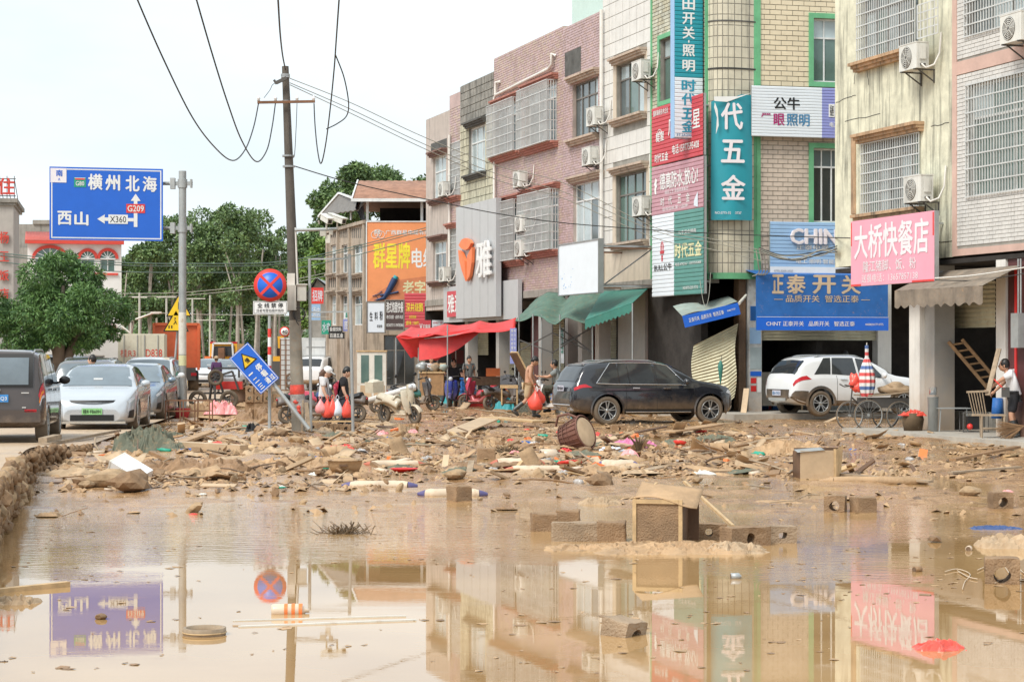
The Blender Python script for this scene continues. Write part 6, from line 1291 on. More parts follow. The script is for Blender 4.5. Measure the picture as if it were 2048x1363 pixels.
WSUV = dict(SUV); WSUV.update(L=4.28, wx=(.80,3.40), r=.345, chrome=False, cladm='clad', sillm='clad', lip=.075, spokes=5, tumble=.30,
 zr=[(0,.62),(.02,.92),(.10,1.10),(.30,1.36),(.48,1.53),(.70,1.60),(1.2,1.64),(1.8,1.645),(2.2,1.60),(2.6,1.44),(3.0,1.20),(3.25,1.09),(3.6,1.04),(3.9,.97),(4.12,.88),(4.22,.78),(4.28,.62)],
 zb=[(0,.59),(.08,.95),(.3,1.06),(.9,1.10),(2.9,.99),(3.2,1.0),(3.6,.97),(3.9,.90),(4.12,.82),(4.28,.58)], zl=[(0,.50),(.2,.36),(.6,.28),(3.6,.27),(4.0,.30),(4.28,.42)], w=[(0,.64),(.05,.77),(.15,.85),(.4,.90),(1,.915),(3.3,.915),(3.7,.90),(3.95,.84),(4.15,.72),(4.28,.52)],
 side_windows=[((.62,.98),(1.12,1.20)),((1.16,1.24),(1.95,1.90)),((2.02,1.97),(2.85,2.42))], windscreen=(3.08,2.36), rear_window=(.13,.44), seams=(1.30,2.0,3.0), handles=(1.50,2.28), mirror=2.70, handlem='chrome',
 lamps=[('tail_lamp','lampred',.05,(.52,.40),5.1,6.1),('headlight','lampclear',(3.90,3.98),4.2,4.9,5.8),('bumper_cladding','clad',.02,.42,1.4,3.6)], rails=[(.75,2.2)])
def wsuv_extra(root, c):
    g = MB('paintwhite'); g.grid(lambda u,v: (.42+.22*v,-.54+1.08*u,1.50+.06*v), 8, 3, .03); g.obj('spoiler', root)
    g = MB('clad'); g.cbox((.0,0,.60),(.06,1.15,.24)); g.obj('rear_bumper', root); g = MB('galv'); g.cbox((-.01,0,.45),(.05,.9,.08)); g.obj('skid_plate', root)
WSUV['extra'] = (wsuv_extra,)
rzW = R(22); car('white compact SUV with red tail lamp parked in front of the hardware shop', WSUV, 'paintwhite', fr_loc(1642,53.4,.10,rzW,.80,-.90), rzW, plates=[(-.04,0,.62,'桂A·7X52','platewhite','txtblue',-1)])
SED = dict(SUV); SED.update(L=4.75, wx=(1.02,3.85), r=.345, chrome=False, lip=.02, sillm='paintsilver', tumble=.42, tuck=.05,
 zr=[(0,.62),(.03,.88),(.10,1.02),(.45,1.13),(.80,1.24),(1.2,1.38),(1.7,1.475),(2.2,1.50),(2.7,1.46),(3.1,1.34),(3.5,1.14),(3.75,1.00),(4.1,.93),(4.4,.84),(4.6,.74),(4.71,.62),(4.75,.5)],
 zb=[(0,.59),(.1,.96),(.5,1.05),(1.2,1.02),(3.3,.96),(3.75,.95),(4.1,.88),(4.4,.79),(4.6,.70),(4.75,.46)], zl=[(0,.40),(.3,.24),(.8,.20),(3.9,.19),(4.4,.18),(4.75,.24)], w=[(0,.62),(.06,.78),(.2,.87),(.6,.92),(3.8,.935),(4.2,.91),(4.45,.86),(4.62,.78),(4.71,.68),(4.75,.60)],
 side_windows=[((.95,1.35),(1.55,1.60)),((1.60,1.65),(2.35,2.32)),((2.42,2.40),(3.35,2.85))], windscreen=(3.72,2.80), rear_window=(.50,1.30), seams=(1.55,2.38,3.45), handles=(1.75,2.6), mirror=3.22, handlem='paintsilver',
 lamps=[('headlight','lampclear',(4.28,4.34),4.60,5.1,5.75),('tail_lamp','lampred',.05,.35,5.2,5.8),('bumper_vent','black',4.40,(4.64,4.60),2.6,3.7)], rails=[])
def sed_extra(root, c):
    g = MB('black'); g.grid(lambda u,v: (4.745-.12*abs(u*2-1)**2+.004-(v*.03), -.62+1.24*u, .655+.05*v), 14, 1); g.obj('grille_band', root)
    g = MB('black'); g.cbox((4.74,0,.32),(.05,.95,.13)); g.obj('lower_grille', root)
    g = MB('concl'); g.cbox((4.72,0,.215),(.14,1.45,.05)); g.obj('splitter', root)
    g = MB('white'); p = c.S(3.5,10); g.cbox((3.52,.0,p.z+.02-.0),(.02,.2,.04)); g.obj('windscreen_sticker', root)
SED['extra'] = (sed_extra,)
tm('silverglass', (.16,.20,.23), rough=.15, var=.25, scale=1.0, spec=.7)
rzS = R(-84.6); s1 = car('silver electric saloon with green plate facing the camera beside the brown van', SED, 'paintsilver', fr_loc(184,44,.05,rzS,4.75,0), rzS, plates=[(4.762,0,.46,'桂R·FB6091','plategreen','black',1)], ws='silverglass')
SED2 = dict(SED); SED2['sillm'] = 'paintblue'; SED2['handlem'] = 'paintblue'
car('blue grey car facing the camera behind the silver saloon', SED2, 'paintblue', fr_loc(251,51.5,.03,R(-86),4.75,0), R(-86), ws='silverglass')
SUV2 = dict(SUV); SUV2['chrome'] = False; SUV2['handlem'] = 'paintwhite'; SUV2['extra'] = ()
car('white car behind the blue grey car, roof and windscreen visible', SUV2, 'paintwhite', fr_loc(282,60,.03,R(-87),4.5,0), R(-87), ws='silverglass')
SUV3 = dict(SUV2); SUV3['handlem'] = 'paintgrey'
gcar = car('dark grey car with open tailgate area behind the silver saloon', SUV3, 'paintgrey', fr_loc(168,53,.03,R(94),0,0), R(94), glass='silverglass'); gcar['label'] = 'dark grey car behind the silver saloon seen over its roof'
wcar = car('white car at the far left behind the brown van', SED, 'paintwhite', fr_loc(112,60,.02,R(-92),4.75,0), R(-92), ws='silverglass')
# brown van, rear view
VAN = dict(SUV); VAN.update(L=4.30, wx=(.78,3.40), r=.32, chrome=False, lip=.02, sillm='paintbrown', tumble=.16, tuck=.03, rim='galv',
 zr=[(0,.62),(.01,1.0),(.06,1.30),(.16,1.62),(.26,1.70),(.6,1.735),(1.8,1.74),(2.5,1.70),(2.9,1.58),(3.2,1.35),(3.45,1.14),(3.8,1.04),(4.1,.92),(4.25,.78),(4.30,.6)],
 zb=[(0,.59),(.06,1.0),(.3,1.06),(3.0,1.02),(3.4,1.04),(3.8,.96),(4.1,.86),(4.30,.56)], zl=[(0,.38),(.2,.30),(.6,.26),(3.6,.25),(4.30,.36)], w=[(0,.74),(.05,.82),(.15,.86),(.4,.875),(3.4,.875),(3.8,.86),(4.1,.78),(4.30,.55)],
 side_windows=[((.26,.32),(1.15,1.15)),((1.22,1.22),(2.1,2.1)),((2.18,2.18),(3.15,2.75))], windscreen=(3.40,2.60), rear_window=(.035,.15), seams=(1.18,2.14,3.1), handles=(1.35,2.35), mirror=2.95, mirrorm='black', handlem='paintbrown',
 lamps=[('tail_lamp','lampred',.03,(.20,.18),4.55,6.3),('indicator_lamp','lampamber',.025,.13,5.0,5.5),('reverse_lamp','lampclear',.025,.13,4.5,4.8)], rails=[(.3,2.3)])
def van_extra(root, c):
    g = MB('black'); g.grid(lambda u,v: (-.002+.16*v*v+.0, -.66+1.32*u, 1.03+.62*v), 6, 6); g.obj('tailgate_glass_frame', root)
    g = MB('silverglass'); g.grid(lambda u,v: (-.014+.16*(.05+.85*v)**2, -.58+1.16*u, 1.08+.50*v), 6, 6); g.obj('tailgate_glass', root)
    g = MB('paintbrown'); g.cbox((.0,0,.50),(.10,1.60,.22)); g.obj('rear_bumper', root)
    for sd in (1,-1): g = MB('lampred'); g.cbox((-.035,sd*-.62,.60),(.03,.22,.05)); g.obj('bumper_reflector', root)
    g = MB('chrome'); g.T = Matrix.Translation((-.02,0,.98)) @ Matrix.Rotation(-pi/2,4,'Y'); g.lathe([(.06,0),(.075,0),(.075,.02),(.06,.02)],20,close=True); g.bar((-.02,-.04,.01),(.01,.04,.01),.02); g.bar((.02,-.04,.01),(-.01,.04,.01),.02); g.obj('badge', root)
    g = MB('chrome'); g.cbox((-.012,-.52,.93),(.01,.14,.02)); g.cbox((-.012,-.5,.66),(.01,.07,.02)); g.obj('script', root)
VAN['extra'] = (van_extra,)
rzV = R(98); car('dark brown minivan seen from behind at the left edge, mud on its bumper', VAN, 'paintbrown', fr_loc(88,37,.13,rzV,0,-.86), rzV, plates=[(-.025,.0,.83,'桂R·41Q3','plateblue','white',-1)], rw='silverglass')
# further cars
def far(lb, sp, paint, px, D, rz, z=0): return car(lb, sp, paint, fr_loc(px,D,z,R(rz),sp['L'] if rz < 0 else 0,0), R(rz), ws='silverglass')
W2 = dict(WSUV); W2['extra'] = ()
far('white estate car beyond the striped post', W2, 'paintwhite', 612, 96, 70); far('white car waiting left of the yellow recovery truck', SED, 'paintwhite', 412, 105, -88); far('silver car in front of the yellow recovery truck', SED, 'paintsilver', 452, 98, -90)
far('silver car half hidden behind the round tree trunk', SED, 'paintsilver', 150, 68, -20); far('white van roof behind the parked cars', VAN, 'paintwhite', 235, 72, -30)
# --- trucks
tm('truckcream', (.60,.57,.46), rough=.6, var=.1, dirt=.12); tm('truckwhite', (.70,.72,.72), rough=.5, var=.08, streak=.15); tm('truckorange', (.68,.14,.05), rough=.5, var=.15, dirt=.12)
s = thing('container_truck', 'cream box truck seen from behind with red registration lettering on its doors', 'truck', (at(282,700,84).x,84,0), R(8.5)); w2 = .98; zt = EYE+(705-667)*84/FPX
g = MB('truckcream'); g.box(-w2,w2,0,4.2,.75,zt); g.obj('box_body', s)
for sd in (-1,1):
    g = MB('truckcream'); g.box(*( (-w2+.02,-.01) if sd < 0 else (.01,w2-.02)),-.03,0,.8,zt-.05); d = g.obj('door', s); g = MB('galv')
    for x in (.15,.7): g.cyl((sd*x,-.05,.8),(sd*x,-.05,zt-.05),.018,6)
    g.obj('lock_rod', d)
lettering(s,'桂R3',-.85,-.22,1.62,1.95,'redtrim',y=-.034,bold=.0); lettering(s,'D838',.2,.88,1.62,1.95,'redtrim',y=-.034,bold=.01)
g = MB('iron'); g.box(-.9,.9,.2,4,.5,.74); g.obj('chassis', s); 
for x in (-.75,.75): wheel(s, x-.0, 1.0, .38, .3, 1)
for o in [k for k in bpy.data.objects if k.parent is s and k.name.startswith('wheel')]: pass
s = thing('dump_truck', 'orange dump truck with dirty load bed behind the steel sign pole', 'truck', (at(352,700,92).x,92,0), R(10.5)); k_ = 92/FPX; zz = lambda y: EYE+(705-y)*k_
g = MB('truckorange'); g.box(-1.0,1.02,0,5.4,zz(735),zz(650)); g.obj('load_bed', s); g = MB('truckorange')
for x in (-1.0,1.02): g.bar((x,-.05,zz(740)),(x,-.05,zz(646)),.12)
g.bar((-1.0,-.05,zz(648)),(1.02,-.05,zz(648)),.12); 
for y in (.8,1.8,2.8,3.8,4.8): g.bar((1.08,y,zz(735)),(1.08,y,zz(650)),.12)
g.obj('bed_ribs', s); g = MB('iron'); g.box(-.9,.9,-.1,5.4,zz(760),zz(735)); g.obj('chassis', s)
for y in (.7,2.0): 
    for sd in (1,-1):
        g = MB('rubber'); g.T = Matrix.Translation((sd*.82,y,.5)) @ Matrix.Rotation(pi/2,4,'Y'); g.lathe([(.25,-.22),(.46,-.22),(.5,-.1),(.5,.1),(.46,.22),(.25,.22)],24,close=True); g.obj('wheel', s)
g = MB('truckorange'); g.box(-1.0,1.0,5.5,7.2,.8,zz(660)); g.obj('cab', s); g = MB('lampred'); g.cbox((.8,-.12,zz(748)),(.25,.05,.14)); g.cbox((-.8,-.12,zz(748)),(.25,.05,.14)); g.obj('tail_lamp', s)
s = thing('box_truck', 'white box truck standing sideways behind the metal frame', 'truck', (at(600,700,98).x,98,0), R(3)); k_ = 98/FPX; xx = lambda p: (p-600)*k_; zz = lambda y: EYE+(705-y)*k_
g = MB('truckwhite'); n = 72
g.grid(lambda u,v: (xx(560)+(xx(692)-xx(560))*u, .04*(int(u*n*2+.5)%2), zz(778)+(zz(676)-zz(778))*v), n*2, 1); g.box(xx(560),xx(692),.05,2.2,zz(778),zz(676)+.02); g.obj('box_body', s)
g = MB('truckwhite'); g.box(xx(612),xx(652),-.05,-.01,zz(772),zz(680)); d = g.obj('side_door', s); g = MB('steel'); g.cyl((xx(651),-.07,zz(770)),(xx(651),-.07,zz(682)),.03,6); [g.box(xx(613),xx(650),-.062,-.05,zz(y),zz(y)+.05) for y in (765,745,728,712,695)]; g.obj('door_bar', d)
tm('cabwhite', (.62,.70,.80), rough=.3, var=.05, mud=.5, mudz=.8)
g = MB('cabwhite'); g.prism([(xx(700),.7),(xx(748),.7),(xx(749),zz(738)),(xx(742),zz(696)),(xx(700),zz(692))],.1,2.1); g.obj('cab', s); g = MB('offwhite'); g.prism([(xx(697),zz(692)),(xx(740),zz(694)),(xx(728),zz(682)),(xx(712),zz(674)),(xx(698),zz(672))],.3,1.9); g.obj('roof_fairing', s)
g = MB('carglass'); g.prism([(xx(706),zz(720)),(xx(722),zz(720)),(xx(722),zz(700)),(xx(706),zz(700))],.085,.1); g.obj('side_window', s); g = MB('maroon'); g.box(xx(700),xx(720),.12,2,.5,zz(745)); g.obj('lower_cab', s)
for px in (585,735): wheel(s, xx(px), .1, .42, .28, -1)
g = MB('iron'); g.box(xx(570),xx(740),.3,1.9,.45,.72); g.obj('chassis', s)
s = thing('recovery_truck', 'yellow recovery truck with roof lights facing the camera beyond the flooded junction', 'truck', (at(446,700,118).x,118,0)); k_ = 118/FPX; zz = lambda y: EYE+(705-y)*k_; xx = lambda p: (p-446)*k_
tm('truckyellow', (.75,.38,.03), rough=.4, var=.15)
g = MB('truckyellow'); g.box(xx(420),xx(474),0,3,zz(734),zz(687)); g.obj('cab', s); g = MB('carglass'); g.box(xx(425),xx(469),-.04,-.0,zz(712),zz(692)); g.obj('windscreen', s); g = MB('lampred'); g.box(xx(420),xx(430),0,.4,zz(687),zz(683)); g.box(xx(462),xx(474),0,.4,zz(687),zz(683)); g.obj('roof_light', s)
g = MB('framew'); g.bar((xx(424),-.1,zz(730)),(xx(427),-.1,zz(686)),.1); g.bar((xx(468),-.1,zz(730)),(xx(465),-.1,zz(686)),.1); g.bar((xx(427),-.1,zz(686)),(xx(465),-.1,zz(686)),.1); g.obj('roll_bar', s); g = MB('rust'); g.box(xx(440),xx(452),-.8,-.3,zz(725),zz(695)); g.obj('boom', s)
for px in (425,468): wheel(s, xx(px), .5, .5, .3, -1)
g = MB('orange'); g.box(xx(412),xx(424),-.6,.2,zz(725),zz(712)); g.obj('side_box', s)
s = thing('excavator', 'small yellow excavator beyond the striped post', 'excavator', (at(565,700,112).x,112,0)); k_ = 112/FPX; zz = lambda y: EYE+(705-y)*k_; xx = lambda p: (p-565)*k_
g = MB('truckyellow'); g.box(xx(546),xx(572),0,2,zz(722),zz(712)); g.obj('engine_cover', s); g = MB('carglass'); g.box(xx(553),xx(562),.2,1.4,zz(712),zz(696)); g.obj('cab', s); g = MB('truckyellow'); g.bar((xx(562),.5,zz(715)),(xx(560),.5,zz(672)),.35); g.obj('boom', s); g = MB('iron'); g.box(xx(544),xx(574),0,2.2,0,zz(722)); g.obj('track', s)
# ================================================================= TWO-WHEELERS, CART, PEOPLE
print('people')
tm('scootblue', (.03,.05,.30), rough=.25, coat=.6, mud=.6, mudz=.5); tm('scootcream', (.58,.53,.42), rough=.35, coat=.3, dirt=.25, mud=.7, mudz=.6); tm('scootred', (.50,.05,.10), rough=.3, coat=.4, mud=.6, mudz=.5); tm('scootgrey', (.10,.10,.11), rough=.4, mud=.7, mudz=.6); tm('scootwhite', (.68,.68,.68), rough=.3, coat=.3, mud=.6, mudz=.5); tm('scootteal', (.08,.30,.28), rough=.4, mud=.5, mudz=.4)
tm('bootrub', (.05,.055,.055), rough=.35, dirt=.2)
def wheel2(root, x, r, w=.09, z=None, spokes=5, thin=False):
    z = r if z is None else z; T = Matrix.Translation((x,0,z)) @ Matrix.Rotation(pi/2,4,'X'); g = MB('tyre_mud'); g.T = T
    k = r*(.62 if not thin else .93); g.lathe([(k,-w*.35),(r*.96,-w*.45),(r,0),(r*.96,w*.45),(k,w*.35)], 26, close=True); t_ = g.obj('wheel', root)
    g = MB('galv' if thin else 'iron'); g.T = T
    g.lathe([(k,-w*.3),(k-.015,-w*.3),(k-.015,w*.3),(k,w*.3)],24,close=True); g.cyl((0,0,-w*.5),(0,0,w*.5),.03,8)
    n = 16 if thin else spokes
    for i in range(n): a = 2*pi*i/n; g.bar((0,0,(w*.3 if thin and i%2 else 0)),(k*cos(a),k*sin(a),0), .004 if thin else .03)
    g.obj('rim', t_); return t_
def scooter(label, paint, loc, rz, lean=0, box=None, seat='black', cat='scooter', group=None, shield=True, rot=None):
    s = thing('motor_scooter', label, cat, loc, 0, group); s.rotation_euler = rot or (R(lean), 0, rz)
    wheel2(s, .62, .23); wheel2(s, -.62, .23)
    g = MB(paint); g.tube([(-.45,0,.55),(-.25,0,.52),(.0,0,.28),(.28,0,.26),(.36,0,.42)],[.12,.13,.09,.07,.06],8); g.T = Matrix.Scale(1,4); g.grid(lambda u,v: (-.85+.95*u, (-.17+.34*v)*(1-.3*(1-u)), .60+.10*sin(u*pi)+.08*(1-u)-.9*(v-.5)**2*.6), 10, 8, .10); g.grid(lambda u,v: (-.02+.42*u,-.15+.30*v,.27), 4, 3, .05); g.obj('body', s)
    g = MB(paint); 
    if shield: g.grid(lambda u,v: (.36+.10*(1-v)+.09*(1-(2*u-1)**2)*1.0-.02*v, (-.22+.44*u)*(.65+.35*sin(v*pi*.8)), .28+.62*v), 8, 8, .03)
    g.tube([(.45,0,.45),(.52,0,.75),(.44,0,1.0)],[.08,.09,.06],8); g.obj('leg_shield', s)
    g = MB(paint); 
    def fn(u,v): a = R(20)+R(140)*u; return (.62+.28*cos(a), (-.07+.14*v), .23+.28*sin(a)-.10*abs(v-.5)*.6)
    g.grid(fn, 8, 4, .012); g.obj('front_fender', s)
    g = MB('iron'); g.cyl((.62,.07,.23),(.46,.05,.75),.018,6); g.cyl((.62,-.07,.23),(.46,-.05,.75),.018,6); g.bar((-.62,.1,.23),(-.2,.1,.3),.05); g.bar((-.62,-.1,.23),(-.55,-.1,.6),.03); g.obj('fork', s)
    g = MB(seat); g.grid(lambda u,v: (-.72+.68*u, (-.15+.30*v)*(1-.25*u), .74+.05*cos(u*5)-.35*(v-.5)**2), 10, 6, .07); g.obj('seat', s)
    g = MB('iron'); g.tube([(.30,.34,1.0),(.40,.2,1.04),(.44,0,1.0),(.40,-.2,1.04),(.30,-.34,1.0)],.016,6); g.obj('handlebar', s)
    for sd in (1,-1):
        g = MB('black'); g.cyl((.28,sd*.36,1.0),(.36,sd*.25,1.03),.024,6); g.tube([(.38,sd*.22,1.04),(.36,sd*.30,1.20)],.008,5); g.ball((.36,sd*.31,1.24),.06,8,(.3,1,.75)); g.obj('mirror', s)
    g = MB('lampclear'); g.ball((.53,0,.94),.075,10,(.7,1,1)); g.obj('headlight', s); g = MB('lampred'); g.ball((-.86,0,.62),.05,8,(.5,1.3,.7)); g.obj('tail_lamp', s)
    if box: g = MB(box); g.cbox((-.95,0,.92),(.34,.36,.28)); g.ball((-.95,0,1.03),.2,10,(.9,.95,.45)); g.obj('top_box', s)
    return s
def skinmesh(V, E, Rr, m, sub=2):
    me = bpy.data.meshes.new('sk'); me.from_pydata([tuple(v) for v in V], E, []); o = bpy.data.objects.new('sk', me); COL.objects.link(o); md = o.modifiers.new('s','SKIN'); md.use_smooth_shade = True
    for i, r in enumerate(Rr): 
        q = me.skin_vertices[0].data[i]; q.radius = (r, r) if not isinstance(r, tuple) else r; q.use_root = (i == 0)
    ss = o.modifiers.new('u','SUBSURF'); ss.levels = sub; ss.render_levels = sub
    bpy.context.view_layer.update(); dg = bpy.context.evaluated_depsgraph_get(); r = bpy.data.meshes.new_from_object(o.evaluated_get(dg), depsgraph=dg); bpy.data.objects.remove(o); bpy.data.meshes.remove(me)
    vs = [tuple(v.co) for v in r.vertices]; fs = [tuple(p.vertices) for p in r.polygons]; bpy.data.meshes.remove(r); g = MB(m); g.add(vs, fs, True); return g
# joints in a local frame: x forward, y to the figure's left, z up
STAND = dict(pel=(0,0,.93), waist=(0,0,1.08), chest=(.01,0,1.28), neck=(.01,0,1.45), head=(.03,0,1.60), shL=(0,.18,1.40), shR=(0,-.18,1.40), elL=(-.02,.23,1.12), elR=(-.02,-.23,1.12), wrL=(.08,.22,.88), wrR=(.08,-.22,.88), hiL=(0,.09,.90), hiR=(0,-.09,.90), knL=(.02,.10,.49), knR=(.02,-.10,.49), anL=(-.02,.10,.09), anR=(-.02,-.10,.09))
def person(label, loc, rz, pose={}, top=None, topm='teewhite', sleeves='short', legs='trousers', legm='jeans', shoes='black', skin='skin', hair='hair', sc=1.0, hairlen=0, cap=None, boots=False, bare=False, cat='person', head_down=0):
    J = {k: Vector(v) for k, v in {**STAND, **pose}.items()}; s = thing('person', label, cat, loc, rz, None, sc)
    names = ['pel','waist','chest','neck','shL','elL','wrL','shR','elR','wrR','hiL','knL','anL','hiR','knR','anR']; ix = {n: i for i, n in enumerate(names)}
    V = [J[n] for n in names]; foot = {}; tk = 1 if bare else .84
    E = [(0,1),(1,2),(2,3),(2,4),(4,5),(5,6),(2,7),(7,8),(8,9),(0,10),(10,11),(11,12),(0,13),(13,14),(14,15)]
    Rr = [(.14*tk,.105*tk),(.13*tk,.10*tk),(.155*tk,.105*tk),.055,.062,.044,.028,.062,.044,.028,.085,.056,.038,.085,.056,.038]
    for sd, a in (('L','anL'),('R','anR')):
        k = J['kn'+sd]; an = J[a]; t = J.get('to'+sd, an+Vector((.16,0,-.045))); foot[sd] = t; V.append(t); Rr.append((.042,.028)); E.append((ix[a], len(V)-1))
    Rr[4] *= tk if not bare else 1; Rr[7] *= tk if not bare else 1
    V.append((J['neck']+J['head'])/2+Vector((0,0,-.01))); Rr.append(.052); E.append((3, len(V)-1))
    g = skinmesh(V, E, Rr, skin)
    # head with face features, hands with fingers: same mesh
    T0 = Matrix.Translation(J['head']) @ Matrix.Rotation(head_down, 4, 'Y'); g.T = T0
    g.ball((0,0,.0),.105,16,(.95,.78,1.18)); g.ball((.05,0,-.055),.055,8,(.9,.9,.9)); g.ball((.105,0,-.015),.018,6,(1,.7,1.5)); g.ball((-.005,.083,-.01),.024,6,(.7,.3,1.2)); g.ball((-.005,-.083,-.01),.024,6,(.7,.3,1.2))
    g.use('hair'); g.ball((.092,.034,.018),.012,6,(.5,1.3,.7)); g.ball((.092,-.034,.018),.012,6,(.5,1.3,.7)); g.ball((.095,.034,.042),.010,6,(.5,2,.4)); g.ball((.095,-.034,.042),.010,6,(.5,2,.4)); g.use('redp' if False else 'skin'); g.ball((.098,0,-.055),.012,6,(.5,1.8,.5)); g.use(skin)
    g.T = Matrix.Identity(4)
    for sd, yy in (('L',1),('R',-1)):
        w = J['wr'+sd]; d = (w-J['el'+sd]).normalized(); sdv = d.cross(Vector((1,0,0)) if abs(d.x) < .9 else Vector((0,0,1))).normalized(); nv = d.cross(sdv).normalized()
        p = w+d*.05; g.bar(w, w+d*.095, .075, .03)
        for i, ln in enumerate((.065,.075,.07,.055)): b0 = w+d*.09+sdv*(-.027+.018*i); b1 = b0+d*ln*.5-nv*.012*yy; g.tube([b0,b1,b1+d*ln*.3-nv*.03*yy],[.010,.009,.007],5)
        b0 = w+d*.03+sdv*.035; g.tube([b0,b0+sdv*.025+d*.03,b0+sdv*.02+d*.06-nv*.02],[.012,.010,.008],5)
    g.obj('body', s)
    g = MB(hair); g.T = T0; g.ball((-.018,0,.028),.112,16,(.95,.82,1.08),.08,3); 
    if hairlen: g.tube([(-.06,0,.03),(-.11,0,-.08),(-.11,0,-hairlen*.6),(-.09,0,-hairlen)],[.08,.08,.06,.02],8)
    g.obj('hair', s)
    if cap: g = MB(cap); g.T = T0; g.ball((-.01,0,.055),.122,14,(.98,.86,.85)); g.grid(lambda u,v: (.08+.12*v,(-.08+.16*u)*(1-.3*v),.05-.03*v), 5, 3, .012); g.obj('cap', s)
    def up(v, k): return v*k
    if not bare:
        n2 = ['waist','pel','chest','shL','shR']; V2 = [J['waist'],J['pel']+Vector((0,0,-.04)),J['chest'],J['neck']-Vector((0,0,.035)),J['shL']+(J['shL']-J['chest'])*.05,J['shR']+(J['shR']-J['chest'])*.05]; E2 = [(0,1),(0,2),(2,3),(2,4),(2,5)]; R2 = [(.155,.125),(.165,.135),(.18,.13),.072,.088,.088]
        for sd, b in (('L',4),('R',5)):
            k = .72 if sleeves == 'short' else 1.0; e = J['sh'+sd]+(J['el'+sd]-J['sh'+sd])*k; V2.append(e); E2.append((b,len(V2)-1)); R2.append(.072 if sleeves == 'short' else .058)
            if sleeves == 'long': V2.append(J['wr'+sd]); E2.append((len(V2)-2,len(V2)-1)); R2.append(.042)
        skinmesh(V2, E2, R2, topm).obj('shirt', s)
    V3 = [J['pel']+Vector((0,0,.03)),J['hiL'],J['hiR']]; E3 = [(0,1),(0,2)]; R3 = [(.155,.125),.108,.108]
    for sd, b in (('L',1),('R',2)):
        kn = J['kn'+sd]; an = J['an'+sd]; V3.append(kn if legs != 'shorts' else J['hi'+sd]+(kn-J['hi'+sd])*.95); E3.append((b,len(V3)-1)); R3.append(.080 if legs != 'shorts' else .092)
        if legs == 'trousers': V3.append(an+(kn-an)*.05); E3.append((len(V3)-2,len(V3)-1)); R3.append(.062)
    skinmesh(V3, E3, R3, legm).obj('shorts' if legs == 'shorts' else 'trousers', s)
    for sd in ('L','R'):
        an, kn, to = J['an'+sd], J['kn'+sd], foot[sd]; g = MB(shoes)
        if boots: g.tube([an+(kn-an)*.72, an+(kn-an)*.35, an+(kn-an)*.05],[.068,.060,.056],10)
        g.tube([an+(an-to)*.25+Vector((0,0,-.02)), an+Vector((0,0,-.02)), (an+to)/2, to, to+(to-an)*.22],[.042,.055,.050,.046,.02],8); g.obj('boot' if boots else 'shoe', s)
    return s
def bag(label, loc, m, h=.42, w=.26, seed=0, cat='bag', handles=True):
    s = thing('plastic_bag', label, cat, loc); g = MB(m); o = Vector((seed*3.1,seed,0)); n = 14
    prof = [(.02,-h),(.8,-h*.98),(1,-h*.75),(.9,-h*.5),(.5,-h*.25),(.18,-h*.08),(.06,0)]; vs = []; fs = []
    for r, z in prof:
        for j in range(n): a = 2*pi*j/n; k = w/2*r*(1+.35*mnoise.noise(Vector((cos(a)*1.4,sin(a)*1.4,z*5))+o)); vs.append((k*cos(a),k*sin(a)*.8,z))
    for i in range(len(prof)-1):
        for j in range(n): fs.append((i*n+j,(i+1)*n+j,(i+1)*n+(j+1)%n,i*n+(j+1)%n))
    g.add(vs, fs, True); g.obj('pouch', s)
    if handles: g = MB(m); g.tube([(-.03,0,-.02),(-.03,0,.05),(0,0,.09),(.03,0,.05),(.03,0,-.02)],.008,5); g.obj('handle', s)
    return s
def world(o, v): return Matrix.LocRotScale(o.location, o.rotation_euler, o.scale) @ Vector(v)
# shirtless man walking right with red bags
pW = dict(knL=(.22,.10,.50), anL=(.18,.10,.10), knR=(-.06,-.10,.50), anR=(-.42,-.10,.22), toR=(-.30,-.10,.10), chest=(.05,0,1.28), waist=(.01,0,1.08), neck=(.11,0,1.44), head=(.19,0,1.56), shL=(.05,.19,1.40), shR=(.05,-.19,1.40), elR=(.02,-.25,1.13), wrR=(.12,-.24,.92), elL=(.16,.24,1.14), wrL=(.26,.2,.95))
a = person('shirtless man in khaki shorts and rubber boots walking with red bags', (at(1056,700,55).x,55,0), R(8), pW, bare=True, legs='shorts', legm='khaki', shoes='bootrub', boots=True, head_down=.5, sc=1.0)
bag('two toned red plastic bag in the right hand of the shirtless man', world(a,(.17,-.25,.78)), 'redbag', .55, .40, 2); bag('smaller red plastic bag hanging before the shirtless man', world(a,(.34,.18,.80)), 'redbag', .40, .34, 5)
# two women walking right behind the frame
pS = dict(elL=(-.02,.22,1.14), wrL=(.04,.21,.90), elR=(.02,-.22,1.14), wrR=(.12,-.22,.92), neck=(.04,0,1.44), head=(.09,0,1.57), knR=(.16,-.09,.50), anR=(.08,-.09,.10), anL=(-.20,.09,.12))
a1 = person('woman with white cap and white tee shirt walking with shopping bags', (at(648,700,46.5).x,46.5,-.15), R(-3), pS, topm='teewhite', legm='jeans', hair='hairb', hairlen=.34, cap='white', sc=.95, skin='skinl', head_down=.35)
a2 = person('woman with tied hair and loose black tee shirt carrying a red bag', (at(686,700,46.5).x,46.6,-.15), R(0), dict(pS, chest=(.03,0,1.28)), topm='teeblack', legm='jeans', hair='hair', sc=.95, skin='skinl', head_down=.35)
g = MB('clothb'); g.bar((.0,-.20,1.42),(-.08,.12,1.0),.03); g.ball((-.12,.05,1.0),.10,8,(1,.5,1)); g.obj('shoulder_bag', a1)
